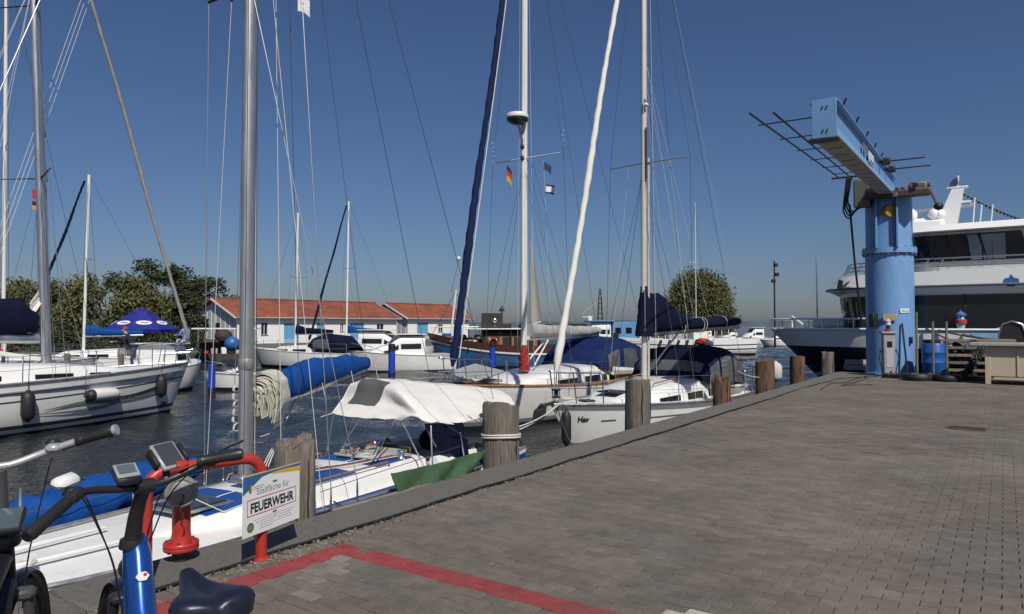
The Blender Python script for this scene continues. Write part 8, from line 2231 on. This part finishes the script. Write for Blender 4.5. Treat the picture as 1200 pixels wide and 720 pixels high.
# painted emblems on the side: little anchor sign, lighthouse, waves
p = Sl(1185, 329, -2.76); MB().prism([(.0, .22), (.07, .1), (.2, .06), (.22, -.05), (.08, -.2), (-.1, -.2), (-.22, -.05), (-.18, .08), (-.06, .1)], (p.x, -2.764, p.z), V((1, 0, 0)), V((0, 0, 1)), .01).build("blue_emblem", ink_blue, ship, smooth=0)
for k, (px, py, w_, h_) in enumerate(((1157, 391, 1.0, .3), (1178, 393, .8, .5), (1196, 391, .7, .4))): p = Sl(px, py, -2.6); MB().prism([(w_ / 2 * math.cos(a), h_ / 2 * math.sin(a) * (1 + .25 * math.sin(3 * a + k))) for a in [2 * math.pi * i / 16 for i in range(16)]], (p.x, -hs_.hb(p.x / 34) - .004, p.z), V((1, 0, 0)), V((0, 0, 1)), .012).build("wave_emblem", M("wave_light_blue", (.25, .48, .68), .4) if k == 0 else bpy.data.materials["wave_light_blue"], ship, smooth=0)
p = Sl(1126, 384, -2.7); lh = thing("lighthouse_ornament", "little red, white and blue lighthouse in front of the ship's dark windows", "lighthouse ornament", ish.inverted() @ V((p.x, -2.68, deckz - .02)), 0)
ys_ = (Sl(1126, 363, -2.7).z - deckz)
lb3 = M("lighthouse_blue", (.06, .16, .42), .5); lbl = M("lighthouse_pale_blue", (.35, .52, .66), .5)
for z0_, z1_, r0, r1, m_ in ((0, .10, .19, .19, lbl), (.10, .34, .15, .21, lbl), (.34, .40, .26, .26, flag_red), (.40, .52, .25, .25, flag_red), (.52, .56, .24, .2, lb3), (.56, .74, .16, .16, sign_white), (.74, .80, .25, .25, lb3), (.80, .95, .22, .05, lb3), (.95, 1.05, .02, .02, lb3)):
    MB().lathe([(r0 * .72, z0_ * ys_), (r1 * .72, z1_ * ys_)], n=14).build("tower_band" if z0_ < .74 else "lantern_roof", m_, lh)
for a in range(6): MB().tube([(.12 * math.cos(a * 1.047), .12 * math.sin(a * 1.047), .56 * ys_), (.12 * math.cos(a * 1.047), .12 * math.sin(a * 1.047), .74 * ys_)], .02, 4).build("lantern_bar", lb3, lh)
p = Sl(1186, 390, -2.9); ho_ = thing("black_bin", "black round topped bin standing behind the grey lid", "bin", ish.inverted() @ V((p.x, -3.6, .8)), SA)
bz_ = Sl(1186, 379, -3.6).z - .8; MB().prism([(-.36, 0), (.36, 0), (.36, bz_ * .75), (.25, bz_ * .95), (0, bz_), (-.25, bz_ * .95), (-.36, bz_ * .75)], (0, 0, 0), V((1, 0, 0)), V((0, 0, 1)), .5).build("body", black_rub, ho_); MB().tube([V((-.38, -.27, 0)), V((-.38, -.27, bz_ * .76)), V((-.26, -.27, bz_ * .98)), V((0, -.27, bz_ * 1.04)), V((.26, -.27, bz_ * .98)), V((.38, -.27, bz_ * .76)), V((.38, -.27, 0))], .03, 6).build("rim", steel, ho_)
for i in range(14): MB().tube([(-.36, -.27, .08 + i * .06), (.36, -.27, .08 + i * .06)], .012, 4).build("rib", boot_black, ho_)
for i, (a, b) in enumerate((((1085, 385), (1128, 403)), ((1100, 387), (1165, 398)), ((1128, 392), (1200, 401)))):
    c = wire("mooring_rope", [ish.inverted() @ Sl(*a, -2.85), ish.inverted() @ Sl(*b, -3.5)], .03, rope_dark, n=6, sag=.05); tag(c, ("ship's mooring rope running down behind the barrel", "ship's mooring rope running above the stacked boards", "ship's mooring rope running to the grey lid")[i], "mooring line", "mooring ropes of the ship")
for i in range(2):
    c = wire("mooring_rope", [ont(972, 433 + 2 * i, -.3), on_s(938, 440 + 3 * i, ship_c - 1.5)], .02, rope_white, n=5, sag=.05); tag(c, "pale mooring rope from the slim grey pile towards the ship's bow" if i == 0 else "lower pale mooring rope from the slim grey pile to the water", "mooring line")
# gap beyond the quay's end stays open water
